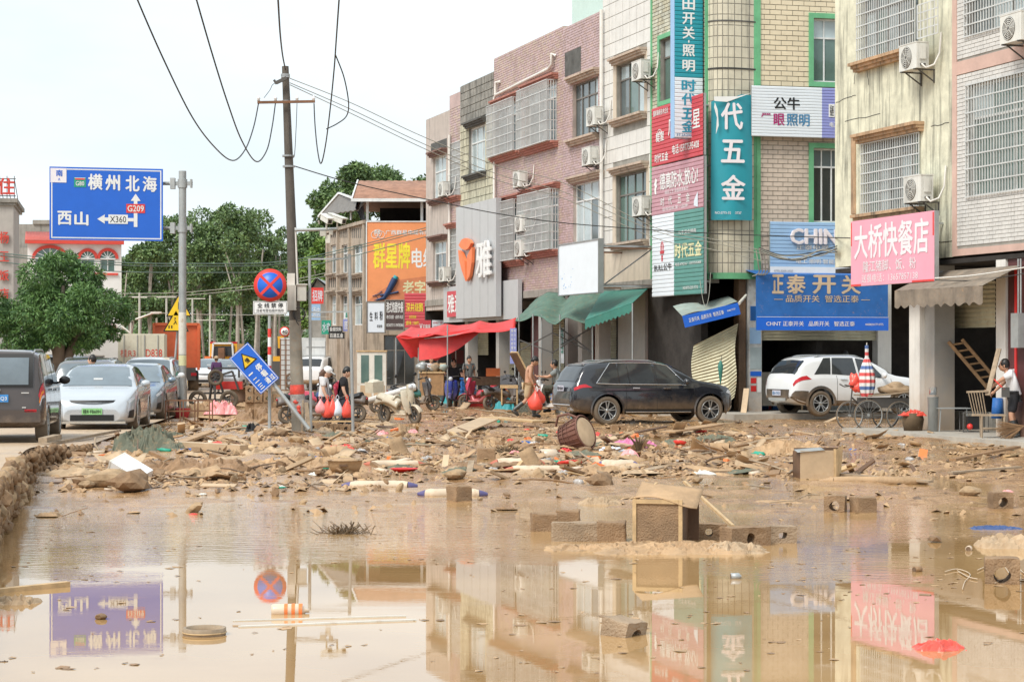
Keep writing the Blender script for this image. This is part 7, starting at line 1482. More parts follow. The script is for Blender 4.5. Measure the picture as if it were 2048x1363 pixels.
for px,m,lb,sd,hh in ((641,'pinkbag','pink bag of shopping held by the woman with the white cap',1,.34),(655,'redbag','large red bag of shopping held by the woman with the white cap',2,.44),(665,'redbag','round red bag hanging in front of the woman with the white cap',3,.40),(675,'signpale','pale green bag of bottles between the two women',4,.40),(694,'redbag','red bag in the hand of the woman in black',6,.44)): 
    bag(lb, at(px,797,46.2), m, hh, .26, sd)
# rider
rz_ = R(-97); sl = (at(906,700,66).x,66,0.0)
scooter('blue electric scooter with round headlight ridden towards the camera', 'scootblue', sl, rz_, seat='black')
sit = dict(pel=(-.30,0,.80), waist=(-.28,0,.94), chest=(-.24,0,1.15), neck=(-.20,0,1.31), head=(-.15,0,1.46), shL=(-.24,.19,1.26), shR=(-.24,-.19,1.26), elL=(-.05,.30,1.06), elR=(-.05,-.30,1.06), wrL=(.20,.33,1.02), wrR=(.20,-.33,1.02), hiL=(-.26,.10,.80), hiR=(-.26,-.10,.80), knL=(.14,.17,.72), knR=(.14,-.24,.62), anL=(.12,.16,.34), anR=(.05,-.36,.14))
person('man in black tee shirt riding the blue scooter towards the camera', sl, rz_, sit, topm='teeblack', legm='jeans', skin='skinl')
# seated man in grey on a scooter beside the black car, seen from behind right
sl = (at(1098,700,58).x,58,0.0); scooter('white scooter under the man in grey, mostly hidden by the black car', 'scootwhite', (sl[0]+.2,sl[1],0), R(170), seat='black')
person('man in grey tee shirt and camouflage trousers sitting on a white scooter', sl, R(168), dict(sit, neck=(-.17,0,1.31), elL=(-.02,.24,1.10), elR=(-.02,-.24,1.10), wrL=(.24,.2,1.12), wrR=(.24,-.2,1.12), knL=(.14,.14,.78)), topm='teegrey', legm='camo', skin='skin')
# man with a shovel at the right edge
pm = dict(pel=(-.05,0,.92), waist=(.0,0,1.06), chest=(.07,0,1.24), neck=(.14,0,1.38), head=(.20,0,1.52), shL=(.05,.19,1.36), shR=(.05,-.19,1.36), elL=(.26,.20,1.22), wrL=(.46,.12,1.06), elR=(.22,-.26,1.15), wrR=(.40,-.12,.98), knL=(.06,.16,.50), knR=(.04,-.18,.50), anL=(-.03,.20,.10), anR=(-.08,-.22,.10))
sl = (at(2028,700,40.5).x,40.5,.05); mn = person('man in white tee shirt and black shorts working with a plank at the right edge', sl, R(165), pm, topm='teewhite', legs='shorts', legm='teeblack', shoes='bootrub', boots=True, skin='skin', sc=.98)
s = thing('plank', 'grey plank leaning upright in the hands of the man at the right edge', 'plank', at(1975,790,40.2)); c = s.location; g = MB('woodg'); g.bar((0,0,0),at(1998,697,40.6)-c,.10,.03); g.obj('board', s)
s = thing('shovel', 'red handled shovel held low by the man at the right edge', 'shovel', at(2008,778,40.2)); c = s.location; g = MB('redp'); g.cyl((0,0,0),at(1988,758,40.3)-c,.015,6); g.obj('handle', s); g = MB('iron'); g.cbox((.03,0,-.06),(.16,.02,.2)); g.obj('blade', s)
# heads beyond the cars, driver, shopkeeper, others
person('man with short hair standing behind the silver saloon', (at(186,700,50).x,50,.03), R(165), {}, topm='clothb', skin='skinl', sc=.99)
person('man in a maroon shirt bending behind the white SUV', (at(1684,700,56.2).x,56.2,.42), R(20), dict(head=(.12,0,1.53), neck=(.07,0,1.42)), topm='jersey', skin='skin', sc=.86, head_down=.4)
person('person in purple shirt and straw hat beside the dismantled tricycle', (at(433,700,88).x,88,0), R(120), {}, topm='purple', sleeves='long', cap='cloth', sc=.95)
for px,D,lb in ((938,72,'person with dark hair under the red tent, left of the rider'),(862,74,'person in pale shirt under the red tent near its left pole')): person(lb, (at(px,700,D).x,D,0), R(-60), {}, topm='teegrey' if px > 900 else 'teewhite', sc=.97)
# parked two-wheelers
scooter('muddy cream scooter parked before the white tube, facing right', 'scootcream', (at(800,700,51).x,51,0), R(-48), lean=5, seat='scootcream', box='scootcream')
scooter('dirty crimson scooter with a black top box beside the wooden cabinet', 'scootred', (at(962,700,64).x,64,0), R(150), lean=4, box='scootgrey')
scooter('grey scooter with silver mirrors behind the shirtless man', 'scootgrey', (at(1010,700,62.5).x,62.5,0), R(40), lean=-6)
scooter('crimson motorbike lying among scooters left of the utility pole', 'scootred', (at(640,700,54).x,54,.05), R(10), lean=12)
scooter('muddy grey scooter behind the woman in black', 'scootgrey', (at(672,700,52).x,52,0), R(160), lean=5); scooter('dark scooter behind the metal frame at left', 'scootgrey', (at(622,700,50.5).x,50.5,0), R(20), lean=-8)
scooter('teal scooter wedged behind the cupboard', 'scootteal', (at(790,700,60).x,60,0), R(-150), lean=5); scooter('dark motorbike parked left of the wooden cabinet', 'scootgrey', (at(828,700,62).x,62,0), R(20), lean=-5)
scooter('white scooter with a helmet behind the low stall', 'scootwhite', (at(1045,700,66).x,66,0), R(110), lean=5)
# tricycle cart with folded striped umbrella
tm('fabric_blue', (.10,.17,.38), rough=.8); tm('fabric_red', (.62,.10,.10), rough=.8); tm('fabric_white', (.72,.71,.70), rough=.8)
o = at(1740,705,46.0); s = thing('cargo_tricycle', 'old cargo tricycle with a flat wooden bed in front of the white car', 'tricycle', (o.x,o.y,.02), R(12))
pxl = lambda px, py, dy=0: Vector(((px-1740)*46/FPX, dy, EYE+(705-py)*46/FPX))
wheel2(s, pxl(1697,0).x, .34, .045, thin=True); w2 = wheel2(s, pxl(1722,0).x, .36, .045, thin=True); w2.location.y = -.42; w3 = wheel2(s, pxl(1788,0).x, .34, .06, thin=True); w3.location.y = -.42; w4 = wheel2(s, pxl(1788,0).x, .34, .06, thin=True); w4.location.y = .42
g = MB('woodg'); g.grid(lambda u,v: (-.22+1.25*u, -.46+.92*v, .82+.10*u-.02*sin(u*4)), 6, 3, .03); g.obj('bed', s); g = MB('iron'); g.box(-.15,.85,-.42,-.39,.52,.74); g.box(-.15,.85,.39,.42,.52,.74); g.box(-.15,-.12,-.42,.42,.52,.74); g.box(.82,.85,-.42,.42,.52,.74); g.obj('side_panel', s)
g = MB('iron'); g.tube([(-.50,0,.34),(-.44,0,.9),(-.42,0,1.05)],.018,6); g.tube([(-.70,.1,1.06),(-.55,.2,1.0),(-.42,0,1.02),(-.5,-.25,1.0),(-.7,-.2,1.05)],.014,6); g.tube([(-.44,0,.75),(-.1,0,.45),(.55,0,.40)],.02,6); g.tube([(-.44,0,.6),(-.1,0,.35)],.018,6); g.obj('frame', s)
s = thing('folded_umbrella', 'folded striped blue white and red umbrella tied upright on the tricycle', 'umbrella', tuple(world(bpy.data.objects['cargo_tricycle'],(-.20,-.30,.78)))); H = 1.17
names_ = ['fabric_red','fabric_white','fabric_blue','fabric_white','fabric_red','fabric_white']; NS = 15
prf = lambda t: .035+.15*sin(pi*min(1,t*1.15+.12))**.8*(1-.45*t)
for k in range(NS):
    g = MB(names_[(k)%6]); g.grid(lambda u,v: (lambda t,a: (prf(t)*cos(a)*(1+.22*cos(a*9)), prf(t)*sin(a)*(1+.22*cos(a*9)), H*t))((k+v)/NS, -2*pi*u), 45, 2); g.obj('stripe', s)
g = MB('offwhite'); g.cyl((0,0,-.1),(0,0,H+.06),.012,6); g.obj('shaft', s)
s = thing('plastic_bag', 'bright orange red plastic bag tied at the tricycle handlebar', 'bag', at(1709,765,45.7)); g = MB('redbag'); g.ball((0,0,0),.16,12,(.8,.7,1.1),.5,3); g.ball((.05,-.02,-.1),.12,10,(.8,.7,1),.5,8); g.obj('pouch', s)
s = thing('sack', 'crumpled grey sack lying on the tricycle bed', 'sack', at(1790,776,46)); g = MB('cloth'); g.ball((0,0,.0),.28,14,(1.1,.8,.45),.5,4); g.ball((-.25,0,-.03),.14,10,(1,.8,.5),.5,6); g.obj('fabric', s)
# ================================================================= FLOOD DEBRIS
print('debris')
rd = random.Random(21)
def gz(x, y): return max(ground_h(x, y), 0.0)
def G(px, py, dz=0):
    p = gnd(px, py); return Vector((p.x, p.y, gz(p.x,p.y)+dz))
def crumple(g, w, d, h, seed=0, nu=22, nv=14, sharp=3.0, base=-.02):
    o = Vector((seed*5.3, seed*2.1, seed))
    def f(u, v):
        x, y = (u-.5)*w, (v-.5)*d; e = max(0, 1-((2*u-1)**2)**1.6)*max(0, 1-((2*v-1)**2)**1.6); q = Vector((x/max(w,.2)*2.2, y/max(w,.2)*2.2, 0))
        r1 = 1-abs(mnoise.noise(q*sharp*.6+o))*2.4; r2 = 1-abs(mnoise.noise(q*sharp*1.6+o*2))*2; r3 = mnoise.noise(q*sharp*4+o)
        jx = .07*w*mnoise.noise(q*2.5+o*3); jy = .09*d*mnoise.noise(q*2.5+o*4)
        return (x+jx, y+jy, base+h*e**.6*max(0,(.12+.42*r1+.42*r2*(.4+.6*e)+.22*r3)))
    g.grid(f, nu, nv, .012); n_ = len(g.sm)-2*nu*nv-2*(nu+nv); g.sm[n_:] = [False]*(len(g.sm)-n_); return g
def block_mesh(m, hole='round', nholes=1, L_=.39, W_=.19, H_=.19, chip=.012, seed=0):
    """concrete block lying down with a real hole through its end face or front"""
    bm = bmesh.new(); n = 14; r = H_*.26
    def ringpts(cx):
        if hole == 'round': return [(cx+r*cos(2*pi*i/n), r*sin(2*pi*i/n)) for i in range(n)]
        s_ = r*.85; q = []
        for i in range(n): a = 2*pi*i/n; k = s_/max(abs(cos(a)),abs(sin(a))); q.append((cx+k*cos(a)*1.2, k*sin(a)*.8))
        return q
    if nholes == 0:
        bmesh.ops.create_cube(bm, size=1); bmesh.ops.scale(bm, vec=(L_,W_,H_), verts=bm.verts)
    else:
        cells = nholes; cw = L_/cells; fr = []
        for side in (-1, 1):
            for c in range(cells):
                cx = -L_/2+cw*(c+.5); rp = ringpts(cx); outer = []
                for i in range(n): a = 2*pi*i/n; k = 1/max(abs(cos(a))/(cw/2), abs(sin(a))/(H_/2)); outer.append((cx+k*cos(a), k*sin(a)))
                A = [bm.verts.new((x, side*W_/2, z)) for x, z in rp]; B = [bm.verts.new((x, side*W_/2, z)) for x, z in outer]; fr.append((A,B))
                for i in range(n):
                    j = (i+1)%n; f = (A[i],A[j],B[j],B[i]); bm.faces.new(f if side > 0 else tuple(reversed(f)))
                for i in range(n):                                  # corners
                    j = (i+1)%n; a0, a1 = outer[i], outer[j]
                    if abs(a0[0]-a1[0]) > 1e-6 and abs(a0[1]-a1[1]) > 1e-6:
                        cxn = cx+cw/2*(1 if (a0[0]+a1[0])/2 > cx else -1); czn = H_/2*(1 if (a0[1]+a1[1]) > 0 else -1); v = bm.verts.new((cxn, side*W_/2, czn)); f = (B[i],B[j],v); bm.faces.new(f if side > 0 else tuple(reversed(f)))
        for c in range(cells):
            A0, A1 = fr[c][0], fr[c+cells][0]
            for i in range(n): j = (i+1)%n; bm.faces.new((A0[i],A0[j],A1[j],A1[i]))
        x0, x1, z0, z1, y0, y1 = -L_/2, L_/2, -H_/2, H_/2, -W_/2, W_/2
        for q in (((x0,y0,z0),(x0,y1,z0),(x0,y1,z1),(x0,y0,z1)),((x1,y0,z0),(x1,y0,z1),(x1,y1,z1),(x1,y1,z0)),((x0,y0,z1),(x0,y1,z1),(x1,y1,z1),(x1,y0,z1)),((x0,y0,z0),(x1,y0,z0),(x1,y1,z0),(x0,y1,z0))): bm.faces.new([bm.verts.new(p) for p in q])
    bmesh.ops.remove_doubles(bm, verts=bm.verts, dist=1e-4)
    ed = [e for e in bm.edges if len(e.link_faces) == 2 and e.calc_face_angle(0) > .8 and max(abs(v.co.x) for v in e.verts) > L_/2-1e-3]
    try: bmesh.ops.bevel(bm, geom=ed, offset=.014, segments=2, profile=.6, affect='EDGES')
    except Exception: pass
    bmesh.ops.triangulate(bm, faces=[f for f in bm.faces if len(f.verts) > 4]); bmesh.ops.subdivide_edges(bm, edges=[e for e in bm.edges if e.calc_length() > .12], cuts=2, use_grid_fill=True)
    o = Vector((seed*3.1,seed,7))
    for v in bm.verts: v.co += Vector((mnoise.noise(v.co*14+o),mnoise.noise(v.co*14+o*2),mnoise.noise(v.co*14+o*3)))*chip+Vector((mnoise.noise(v.co*5+o),0,mnoise.noise(v.co*5-o)))*chip*.8
    bmesh.ops.recalc_face_normals(bm, faces=bm.faces)
    me = bpy.data.meshes.new('block'); bm.to_mesh(me); bm.free(); me.materials.append(M[m]); return me
BL = {k: block_mesh(*a, seed=i) for i, (k, a) in enumerate({'r1':('block','round',1),'r2':('block','round',2),'s1':('block2','square',1,.30),'solid':('block2','round',0),'rs':('block','round',1,.20),'solid2':('block','round',0,.24),'l':('block2','round',1,.22)}.items())}
def put(name, me, label, cat, px, py, rz=0, sc=1, dz=0, rot=None, group=None):
    p = G(px, py, dz); o = link(name, me, None, p, rot or (0,0,rz), label=label, cat=cat, group=group); o.scale = (sc,)*3 if not isinstance(sc, tuple) else sc; return o
Bq = [ # px, py(base), kind, rz, scale, label
 (1088,1060,'solid2',.1,1.1,'worn block at the left end of the block row before the cabinet'),(1135,1052,'solid2',-.05,1.05,'block half hidden behind the long one left of the broken cabinet'),(1150,1080,'solid',.04,1.12,'long solid block in the row left of the broken cabinet'),(1222,1080,'solid2',-.06,1.18,'short block touching the long one beside the broken cabinet'),
 (1418,1077,'r1',-.05,.85,'block with a dark hole right behind the broken cabinet'),(1490,1090,'r1',.5,1.12,'big block with a round hole right of the broken cabinet'),(1562,1084,'s1',.1,.9,'block with a square hole at the right end of the block row'),
 (1671,1022,'rs',-.3,1.15,'block with a round hole facing the camera, left of a pair'),(1726,1023,'solid2',.3,1.05,'solid block beside the one with a round hole'),(2000,1018,'rs',.1,1.15,'block with a round hole near the right edge in shallow water'),(2003,1164,'rs',-.2,1.3,'dark block with a deep hole tangled in string at lower right'),
 (918,1002,'solid2',.7,1.05,'squared block standing across the blue ended sack'),(972,917,'solid2',.05,1.3,'speckled brick coloured block in the middle of the debris'),(1237,862,'r1',.2,.9,'block with two dark holes behind the black car wheel')]
for px,py,k,rz,sc,lb in Bq: put('concrete_block', BL[k], lb, 'block', px, py, rz, sc, .07 if py > 960 else .06)
o = put('concrete_block', BL['l'], 'pale block floating low in the still water with a round hole at its end', 'block', 1246, 1268, 0, 1.05, .0, rot=(R(8),R(4),R(52)))
for k in range(5): put('concrete_block', BL['r2' if k != 1 else 'r1'], 'hollow block under the bottom rail of the metal frame', 'block', 634+k*17, 861+(k%2)*2, rd.uniform(-.1,.1), .95, .07, group='hollow blocks under the metal frame')
pz = gnd(505,832).x; Dp = 57.0
for r_ in range(3):
    for c_ in range(4-(r_==2)):
        x = at(500+c_*18,700,Dp).x; link('concrete_block', BL['rs' if r_ != 0 else 'solid2'], None, (x, Dp+rd.uniform(-.05,.05), .28+.23*r_), (0,0,rd.uniform(-.06,.06)), label='hollow block in the stack left of the tilted sign', cat='block', group='block stack by the tilted sign').scale = (1.15,1.15,1.2)
# rocks
for i,(px,py,s_,lb) in enumerate([(912,962,.30,'pale rock left of the squared block'),(1202,972,.42,'brown boulder in shallow water before the debris bank'),(1940,992,.28,'round stone near the two holed blocks at right'),(560,875,.35,'flat stone at the foot of the striped post'),(590,888,.4,'brown stone at the base of the utility pole'),(540,876,.3,'small stone beside the black bag'),(190,965,.34,'stone at the foot of the retaining wall'),(165,975,.3,'dark stone at the foot of the retaining wall'),(215,975,.55,'large flat stone under the white box'),(262,985,.6,'broad tan stone at the water edge right of the wall'),(175,978,.22,'small pointed stone near the wall end'),(203,1237,.09,'small pale stone in the still water over the mirrored sign'),(1395,965,.2,'mud lump in the shallow water left of the open box'),(1870,1083,.16,'brown lump in the shallow water at right'),(960,1000,.10,'pebble near the sacks'),(1170,905,.3,'tan lump behind the wicker chair')]):
    o = put('rock', rocks[i%8], lb, 'rock', px, py, rd.uniform(0,6), s_, s_*.2); o.scale = (s_, s_*.9, s_*.62)
# broken cabinet
c = G(1315,1090); s = thing('broken_cabinet', 'small broken wooden cabinet standing open on a muddy cloth before the block row', 'cabinet', c, R(-14)); w_, h_, d_ = .47,.43,.36
g = MB('block'); g.box(-w_/2+.03,w_/2-.03,0,.012,.0,h_-.03); g.obj('front_panel', s)
for x0 in (-w_/2, w_/2-.035): g = MB('woodl'); g.box(x0,x0+.035,-.015,.02,0,h_); g.obj('frame_post', s)
g = MB('woodl'); g.box(-w_/2+.036,w_/2-.036,-.018,.02,h_-.04,h_); g.obj('top_rail', s); g = MB('woodd'); g.box(w_/2-.015,w_/2,.021,d_,.03,h_-.03); g.box(-w_/2,-w_/2+.015,.021,d_,.03,h_-.03); g.obj('side_panel', s)
g = MB('woodd'); g.box(w_/2-.02,w_/2+.10,d_,d_+.015,.02,h_+.06); g.obj('back_panel', s); g = MB('mudlight'); g.grid(lambda u,v: (-w_/2+.02+(w_+.12)*u, -.02+.42*v, h_+.015+.13*v-.06*u+.03*sin(u*5)*(1-v)), 12, 8, .008); g.obj('top_sheet', s)
g = MB('woodl'); g.bar((-w_/2+.02,.02,h_),(-w_/2+.16,.4,h_+.12),.03); g.obj('lid_strip', s)
s = thing('wooden_stick', 'thin wooden stick leaning from the broken cabinet down to the blocks', 'stick', G(1368,1020,.30)); c0 = s.location; g = MB('woodl'); g.bar((0,-.02,.03),at(1466,1052,19.1)-c0,.03); g.obj('stick', s)
def cloth(label, px, py, w, d, h, m, seed, name='muddy_cloth', cat='cloth', rz=0, dz=0, **kw):
    g = MB(m); crumple(g, w, d, h, seed, **kw); o = g.obj(name, None, label=label, cat=cat); o.location = G(px,py,dz); o.rotation_euler = (0,0,rz); return o
cloth('wide pink brown muddy cloth spread under the broken cabinet', 1340, 1098, 1.55, 1.1, .10, 'mudlight', 3, nu=60, nv=40, sharp=6); cloth('crumpled cardboard sheet at the right of the cabinet cloth', 1470, 1100, .6, .7, .11, 'cloth', 6, nu=30, nv=20, sharp=3); cloth('ragged muddy sheet trailing left of the cabinet', 1180, 1096, .9, .6, .07, 'mudlight', 8, nu=40, nv=24, sharp=6)
cloth('soiled white rag bundle floating before the debris', 1200, 1006, .55, .4, .11, 'cloth', 11, nu=30, nv=20, sharp=4); cloth('flat muddy scraps right of the white rag', 1560, 1003, .8, .5, .04, 'mudlight', 12); cloth('pale orange fabric heap cut by the right edge', 2030, 1092, .75, .5, .16, 'cloth', 14, nu=30, nv=20); cloth('dark blue garment lying in the water at the right edge', 1990, 1056, .62, .35, .06, 'clothb', 15, nu=30, nv=16)
cloth('large grey green tarpaulin heap on the bank beside the silver saloon', 297, 905, 1.35, .9, .55, 'clothg', 17, 'tarpaulin', 'tarpaulin', nu=40, nv=24, sharp=3.2); cloth('tan cloth trailing before the grey green tarpaulin', 265, 925, 1.1, .7, .22, 'mudlight', 18); cloth('long muddy cloth folds right of the white box', 400, 945, 2.3, 1.2, .26, 'mudobj', 19, nu=50, nv=24, sharp=4)
cloth('muddy blanket on the bank below the utility pole', 600, 935, 2.2, 1.2, .22, 'mudlight', 20, nu=50, nv=24, sharp=4); cloth('heap of soiled clothes left of the red bag', 560, 915, 1.3, .9, .2, 'cloth', 22); cloth('pink blanket lying on the debris bank', 1268, 893, .95, .6, .2, 'clothp', 23, nu=28, nv=16); cloth('black bag slumped beside the striped post', 507, 866, .4, .35, .30, 'black', 24, 'rubbish_bag', 'bag'); cloth('tan tarpaulin corner on the bank at right of the black car', 1580, 905, 1.3, .8, .30, 'mudlight', 25, nu=30, nv=20); cloth('dark green folded awning cloth on the debris', 1430, 885, .95, .6, .22, 'clothg', 26)
cloth('blue cloth scrap left of the wicker chair', 1052, 888, .38, .25, .09, 'bluec', 27); cloth('red cloth under the wicker chair', 1128, 903, .35, .25, .10, 'red', 28); cloth('bright red bag flattened on the wet mud left of centre', 677, 905, .62, .3, .12, 'plasticred', 29, 'plastic_bag', 'bag'); cloth('white and blue sheet scrap behind the sacks', 1225, 902, .6, .4, .12, 'signpale', 30)
cloth('orange plastic bowl like bag in front of the white car', 1618, 833, .42, .3, .12, 'redbag', 31, 'plastic_bag', 'bag'); cloth('orange sheet on the kerb behind the white car', 1512, 797, .5, .3, .12, 'redbag', 32, 'plastic_sheet', 'sheet'); cloth('pink bag scrap on the mud left of the black car', 1062, 848, .4, .25, .06, 'pinkbag', 33, 'plastic_bag', 'bag')
cloth('bright red plastic bag crumpled in the water at lower right',1880,1296,.34,.24,.09,'plasticred',93,'plastic_bag','bag',nu=26,nv=16,sharp=1.3)
# long sacks
def sack(label, px0, px1, py, h, m, endm, seed, rz=0, group=None):
    p0, p1 = G(px0,py), G(px1,py); L_ = (p1-p0).length; s = thing('sack', label, 'sack', (p0+p1)/2+Vector((0,0,h*.15)), rz); n = 16
    g = MB(m); pts = [(-L_/2+L_*i/n, .03*sin(i*.7+seed), 0) for i in range(n+1)]; rr = [max(.02, h*.55*min(1,(min(i,n-i)+.35)/3.2)**.6*(1+.12*mnoise.noise(Vector((i*.6,seed,0))))) for i in range(n+1)]; g.tube(pts[2:-2], rr[2:-2], 12, caps=False); g.obj('filled_body', s)
    for a, b in ((0,3),(n-2,n+1)): q = MB(endm); q.tube(pts[a:b], rr[a:b], 12); q.obj('tied_end', s)
for a in [('long pale sack with blue ends floating left of centre',683,835,974,.13,'sackw','sackb',1,.02),('long pale sack with dark blue ends behind the squared block',835,975,991,.13,'sackw','sackb',2,-.03),('pale sack with a red end floating near the red bowl',728,850,932,.12,'sackw','sackr',3,.04),('upper of two speckled sacks with red ends at the bank edge',980,1090,931,.18,'sackw','sackr',4,.05),('lower speckled sack with a red end lying before the other',1008,1140,943,.14,'sackw','sackr',5,0),('fat pale sack with a dark end right of the tube',1192,1280,937,.20,'sackw','sackb',6,-.05),('long muddy sack lying along the bank left of the open box',1380,1470,900,.2,'mudlight','mudobj',7,.1),('mud coated sack near the pot',640,700,915,.22,'mudlight','mudobj',8,.2),('mud coated bolster on the bank at the right',1640,1860,967,.12,'mudlight','mudlight',9,-.06)]: sack(*a[:8], rz=a[8])
# open box at right
c = G(1643,956); s = thing('open_box', 'olive brown open cabinet box half sunk in shallow water at right', 'box', c, R(8)); g = MB('ply'); g.box(-.31,.20,0,.02,-.05,.40); g.obj('front_panel', s); g = MB('woodl'); g.add([(.20,0,-.05),(.20,.0,.40),(.40,.25,.47),(.36,.25,-.03)], [(0,3,2,1)]); g.box(.185,.215,-.01,.02,-.05,.42); g.obj('side_panel', s); g = MB('woodd'); g.box(-.31,-.29,.02,.4,-.05,.38); g.box(-.29,.38,.4,.42,-.05,.42); g.obj('back_panel', s); g = MB('galv'); g.grid(lambda u,v: (-.36+.40*u,-.02+.2*v,.41+.03*v-.03*(1-u)), 6, 3, .006); g.obj('bent_flap', s)
# wicker chair on its side
c = G(1150,900); s = thing('wicker_tub_chair', 'overturned dark wicker tub chair with a cream round seat on the debris bank', 'chair', (c.x,c.y,c.z+.26)); s.rotation_euler = (0,0,R(-20)); T = Matrix.Rotation(R(70),4,'Y') @ Matrix.Rotation(R(12),4,'X')
g = MB('ply'); g.T = T; g.ball((0,0,.24),.30,26,(.95,1.0,.12)); g.obj('seat_pad', s); g = MB('wicker'); g.T = T; g.lathe([(.31,.22),(.335,.24),(.31,.26)],28,close=True); g.lathe([(.24,-.22),(.27,-.05),(.30,.12),(.315,.22)],28); g.obj('tub', s)
g = MB('wicker'); g.T = T
for k in range(22): a = 2*pi*k/22; g.tube([(.245*cos(a),.245*sin(a),-.22),(.30*cos(a+.06),.30*sin(a+.06),0),(.325*cos(a+.1),.325*sin(a+.1),.22)],.008,4)
for z in (-.2,-.1,.0,.1): g.lathe([(.28+.2*z*.3,z-.008),(.30+.2*z*.3,z),(.28+.2*z*.3,z+.008)],24,close=True)
g.obj('lattice', s); g = MB('wicker'); g.T = T; g.tube([(-.3,-.1,.22),(-.42,-.05,.05),(-.46,0,-.2),(-.30,.05,-.35)],.022,6); g.tube([(.1,.3,.2),(.1,.42,0),(.05,.40,-.25)],.022,6); g.obj('arm', s)
# white box at the wall
s = thing('white_box', 'white slab like box lying tilted on stones at the end of the wall', 'box', G(262,958,.12)); s.rotation_euler = (R(20), R(27), R(-20)); g = MB('white'); g.cbox((0,0,0),(.50,.34,.16)); g.obj('casing', s); g = MB('offwhite'); g.cbox((-.26,0,0),(.03,.35,.17)); g.obj('end_cap', s)
# gutter, boards, sheets
def board(label, px0, py0, px1, py1, w_=.14, t_=.03, m='woodg', z0=.03, z1=.05, name='board', cat='board', group=None, roll=0):
    a, b_ = G(px0,py0,z0), G(px1,py1,z1); s = MB(m); c_ = (a+b_)/2; s.bar(a-c_, b_-c_, w_, t_); o = s.obj(name, None, label=label, cat=cat, group=group); o.location = c_; return o
board('wide beige channel section lying on the bank left of centre',348,903,488,906,.30,.14,'ply',.10,.08,'channel_section','channel'); board('pale plywood sheet sloping on the bank behind the blocks',905,868,985,852,.55,.03,'ply',.02,.22,'plywood_sheet','sheet'); board('dark bottomed long board right of the plywood sheet',975,852,1080,856,.5,.04,'woodl',.22,.16); board('long plank lying in the water right of the open box',1668,952,1862,970,.09,.03,'woodg'); board('second plank across the water at the far right',1900,950,2040,940,.09,.03,'woodg'); board('muddy plank at the right edge of the bank',1905,925,2035,908,.12,.04,'mudobj',.05,.12)
board('thin strip floating in the still water, upper of two',466,1241,812,1232,.02,.012,'offwhite',.0,.004,'strip','strip'); board('thin pointed strip floating in the still water, lower of two',477,1253,832,1240,.03,.012,'offwhite',.002,.004,'strip','strip'); board('yellowish plank end at the lower left edge',-20,1186,136,1172,.07,.04,'woodl',.01,.02); board('flat dark lath in the debris before the wicker chair',1250,876,1330,866,.12,.03,'woodd',.05,.15); board('curved bark slab behind the pink blanket',1335,875,1435,862,.35,.03,'mudlight',.12,.16,'slab','board'); board('plank fragment under the tarpaulin',330,905,420,880,.2,.05,'mudlight',.06,.16); board('grey lath beside the wall end',100,905,240,878,.05,.05,'woodg',.16,.10); board('board stump on the yard edge',85,905,115,901,.16,.09,'woodg',.22,.22)
cloth('sodden sack lying against the plank at the lower left edge', 30, 1205, .38, .3, .09, 'cloth', 40)
cloth('dark soaked scrap at the lower left corner', 5, 1322, .12, .08, .03, 'muddark', 41)
s = thing('wooden_ring', 'round wooden steamer ring floating in the still water', 'ring', G(409,1268,.0)); g = MB('woodg'); g.lathe([(.115,-.02),(.135,-.02),(.138,.045),(.115,.045)],30,close=True); g.obj('hoop', s); g = MB('woodl'); g.lathe([(.138,.012),(.142,.014),(.138,.022)],30,close=True); g.obj('band', s)
s = thing('plastic_bottle', 'orange and white plastic bottle floating before the utility pole reflection', 'bottle', G(578,1226,.02), R(4)); g = MB('bottle'); T = Matrix.Rotation(pi/2,4,'Y'); g.T = T; g.lathe([(0,-.12),(.042,-.12),(.048,-.10),(.048,.06),(.03,.10),(.015,.115),(.015,.14),(0,.14)],16); g.obj('flask', s); g = MB('orange'); g.T = Matrix.Rotation(-pi/2,4,'Y'); g.T = T; 
for z in (-.08,-.03,.02): g.lathe([(.049,-z-.012-.0),(.0495,-z+.012)],16)
g.obj('printed_label', s)
for px,py,lb,m,rz in ((1472,1156,'black and white float drifting in the still water','galv',.1),(1836,1142,'open mouthed muddy tin in the shallow water at right','mudobj',.6),(1938,1100,'small pale bottle in the shallow water at right','bottle',1.2),(1500,880,'bottle on the debris near the dark green cloth','bottle',.4),(1100,918,'fat pale jar lying before the wicker chair','bottle',.3),(1262,915,'short pipe stub beside the fat pale sack','mudlight',-.3)):
    r0 = {'float':.03}.get('x', .028 if py > 1050 else (.11 if 'jar' in lb else .05)); s = thing('bottle' if 'bottle' in lb else ('float' if 'float' in lb else 'tin'), lb, 'bottle' if 'bottle' in lb else 'tin', G(px,py,r0*.6), rz); g = MB(m); g.T = Matrix.Rotation(pi/2,4,'Y'); L_ = r0*3; g.lathe([(0,-L_/2),(r0,-L_/2),(r0,L_/2*.6),(r0*.5,L_/2*.8),(r0*.4,L_/2)],14); g.obj('flask', s); g = MB('muddark'); g.T = Matrix.Rotation(pi/2,4,'Y'); g.lathe([(0,-L_/2-.002),(r0*.8,-L_/2-.002)],14); g.obj('opening', s)
s = thing('bowl', 'red plastic bowl floating left of the blocks', 'bowl', G(808,943,0)); g = MB('red'); g.lathe([(0,0),(.14,.0),(.21,.05),(.225,.055),(.20,.045),(.13,.015),(0,.015)],26); g.obj('shell', s)
s = thing('cooking_pot', 'muddy aluminium pot with a handle slot lying on the bank', 'pot', G(690,946,.02)); g = MB('mudlight'); g.lathe([(0,0),(.20,0),(.25,.10),(.26,.17),(.28,.18),(.24,.17)],26); g.ball((0,0,.14),.22,16,(1,1,.35)); g.obj('shell', s); g = MB('woodd'); g.cbox((0,-.255,.11),(.12,.03,.025)); g.obj('handle', s)
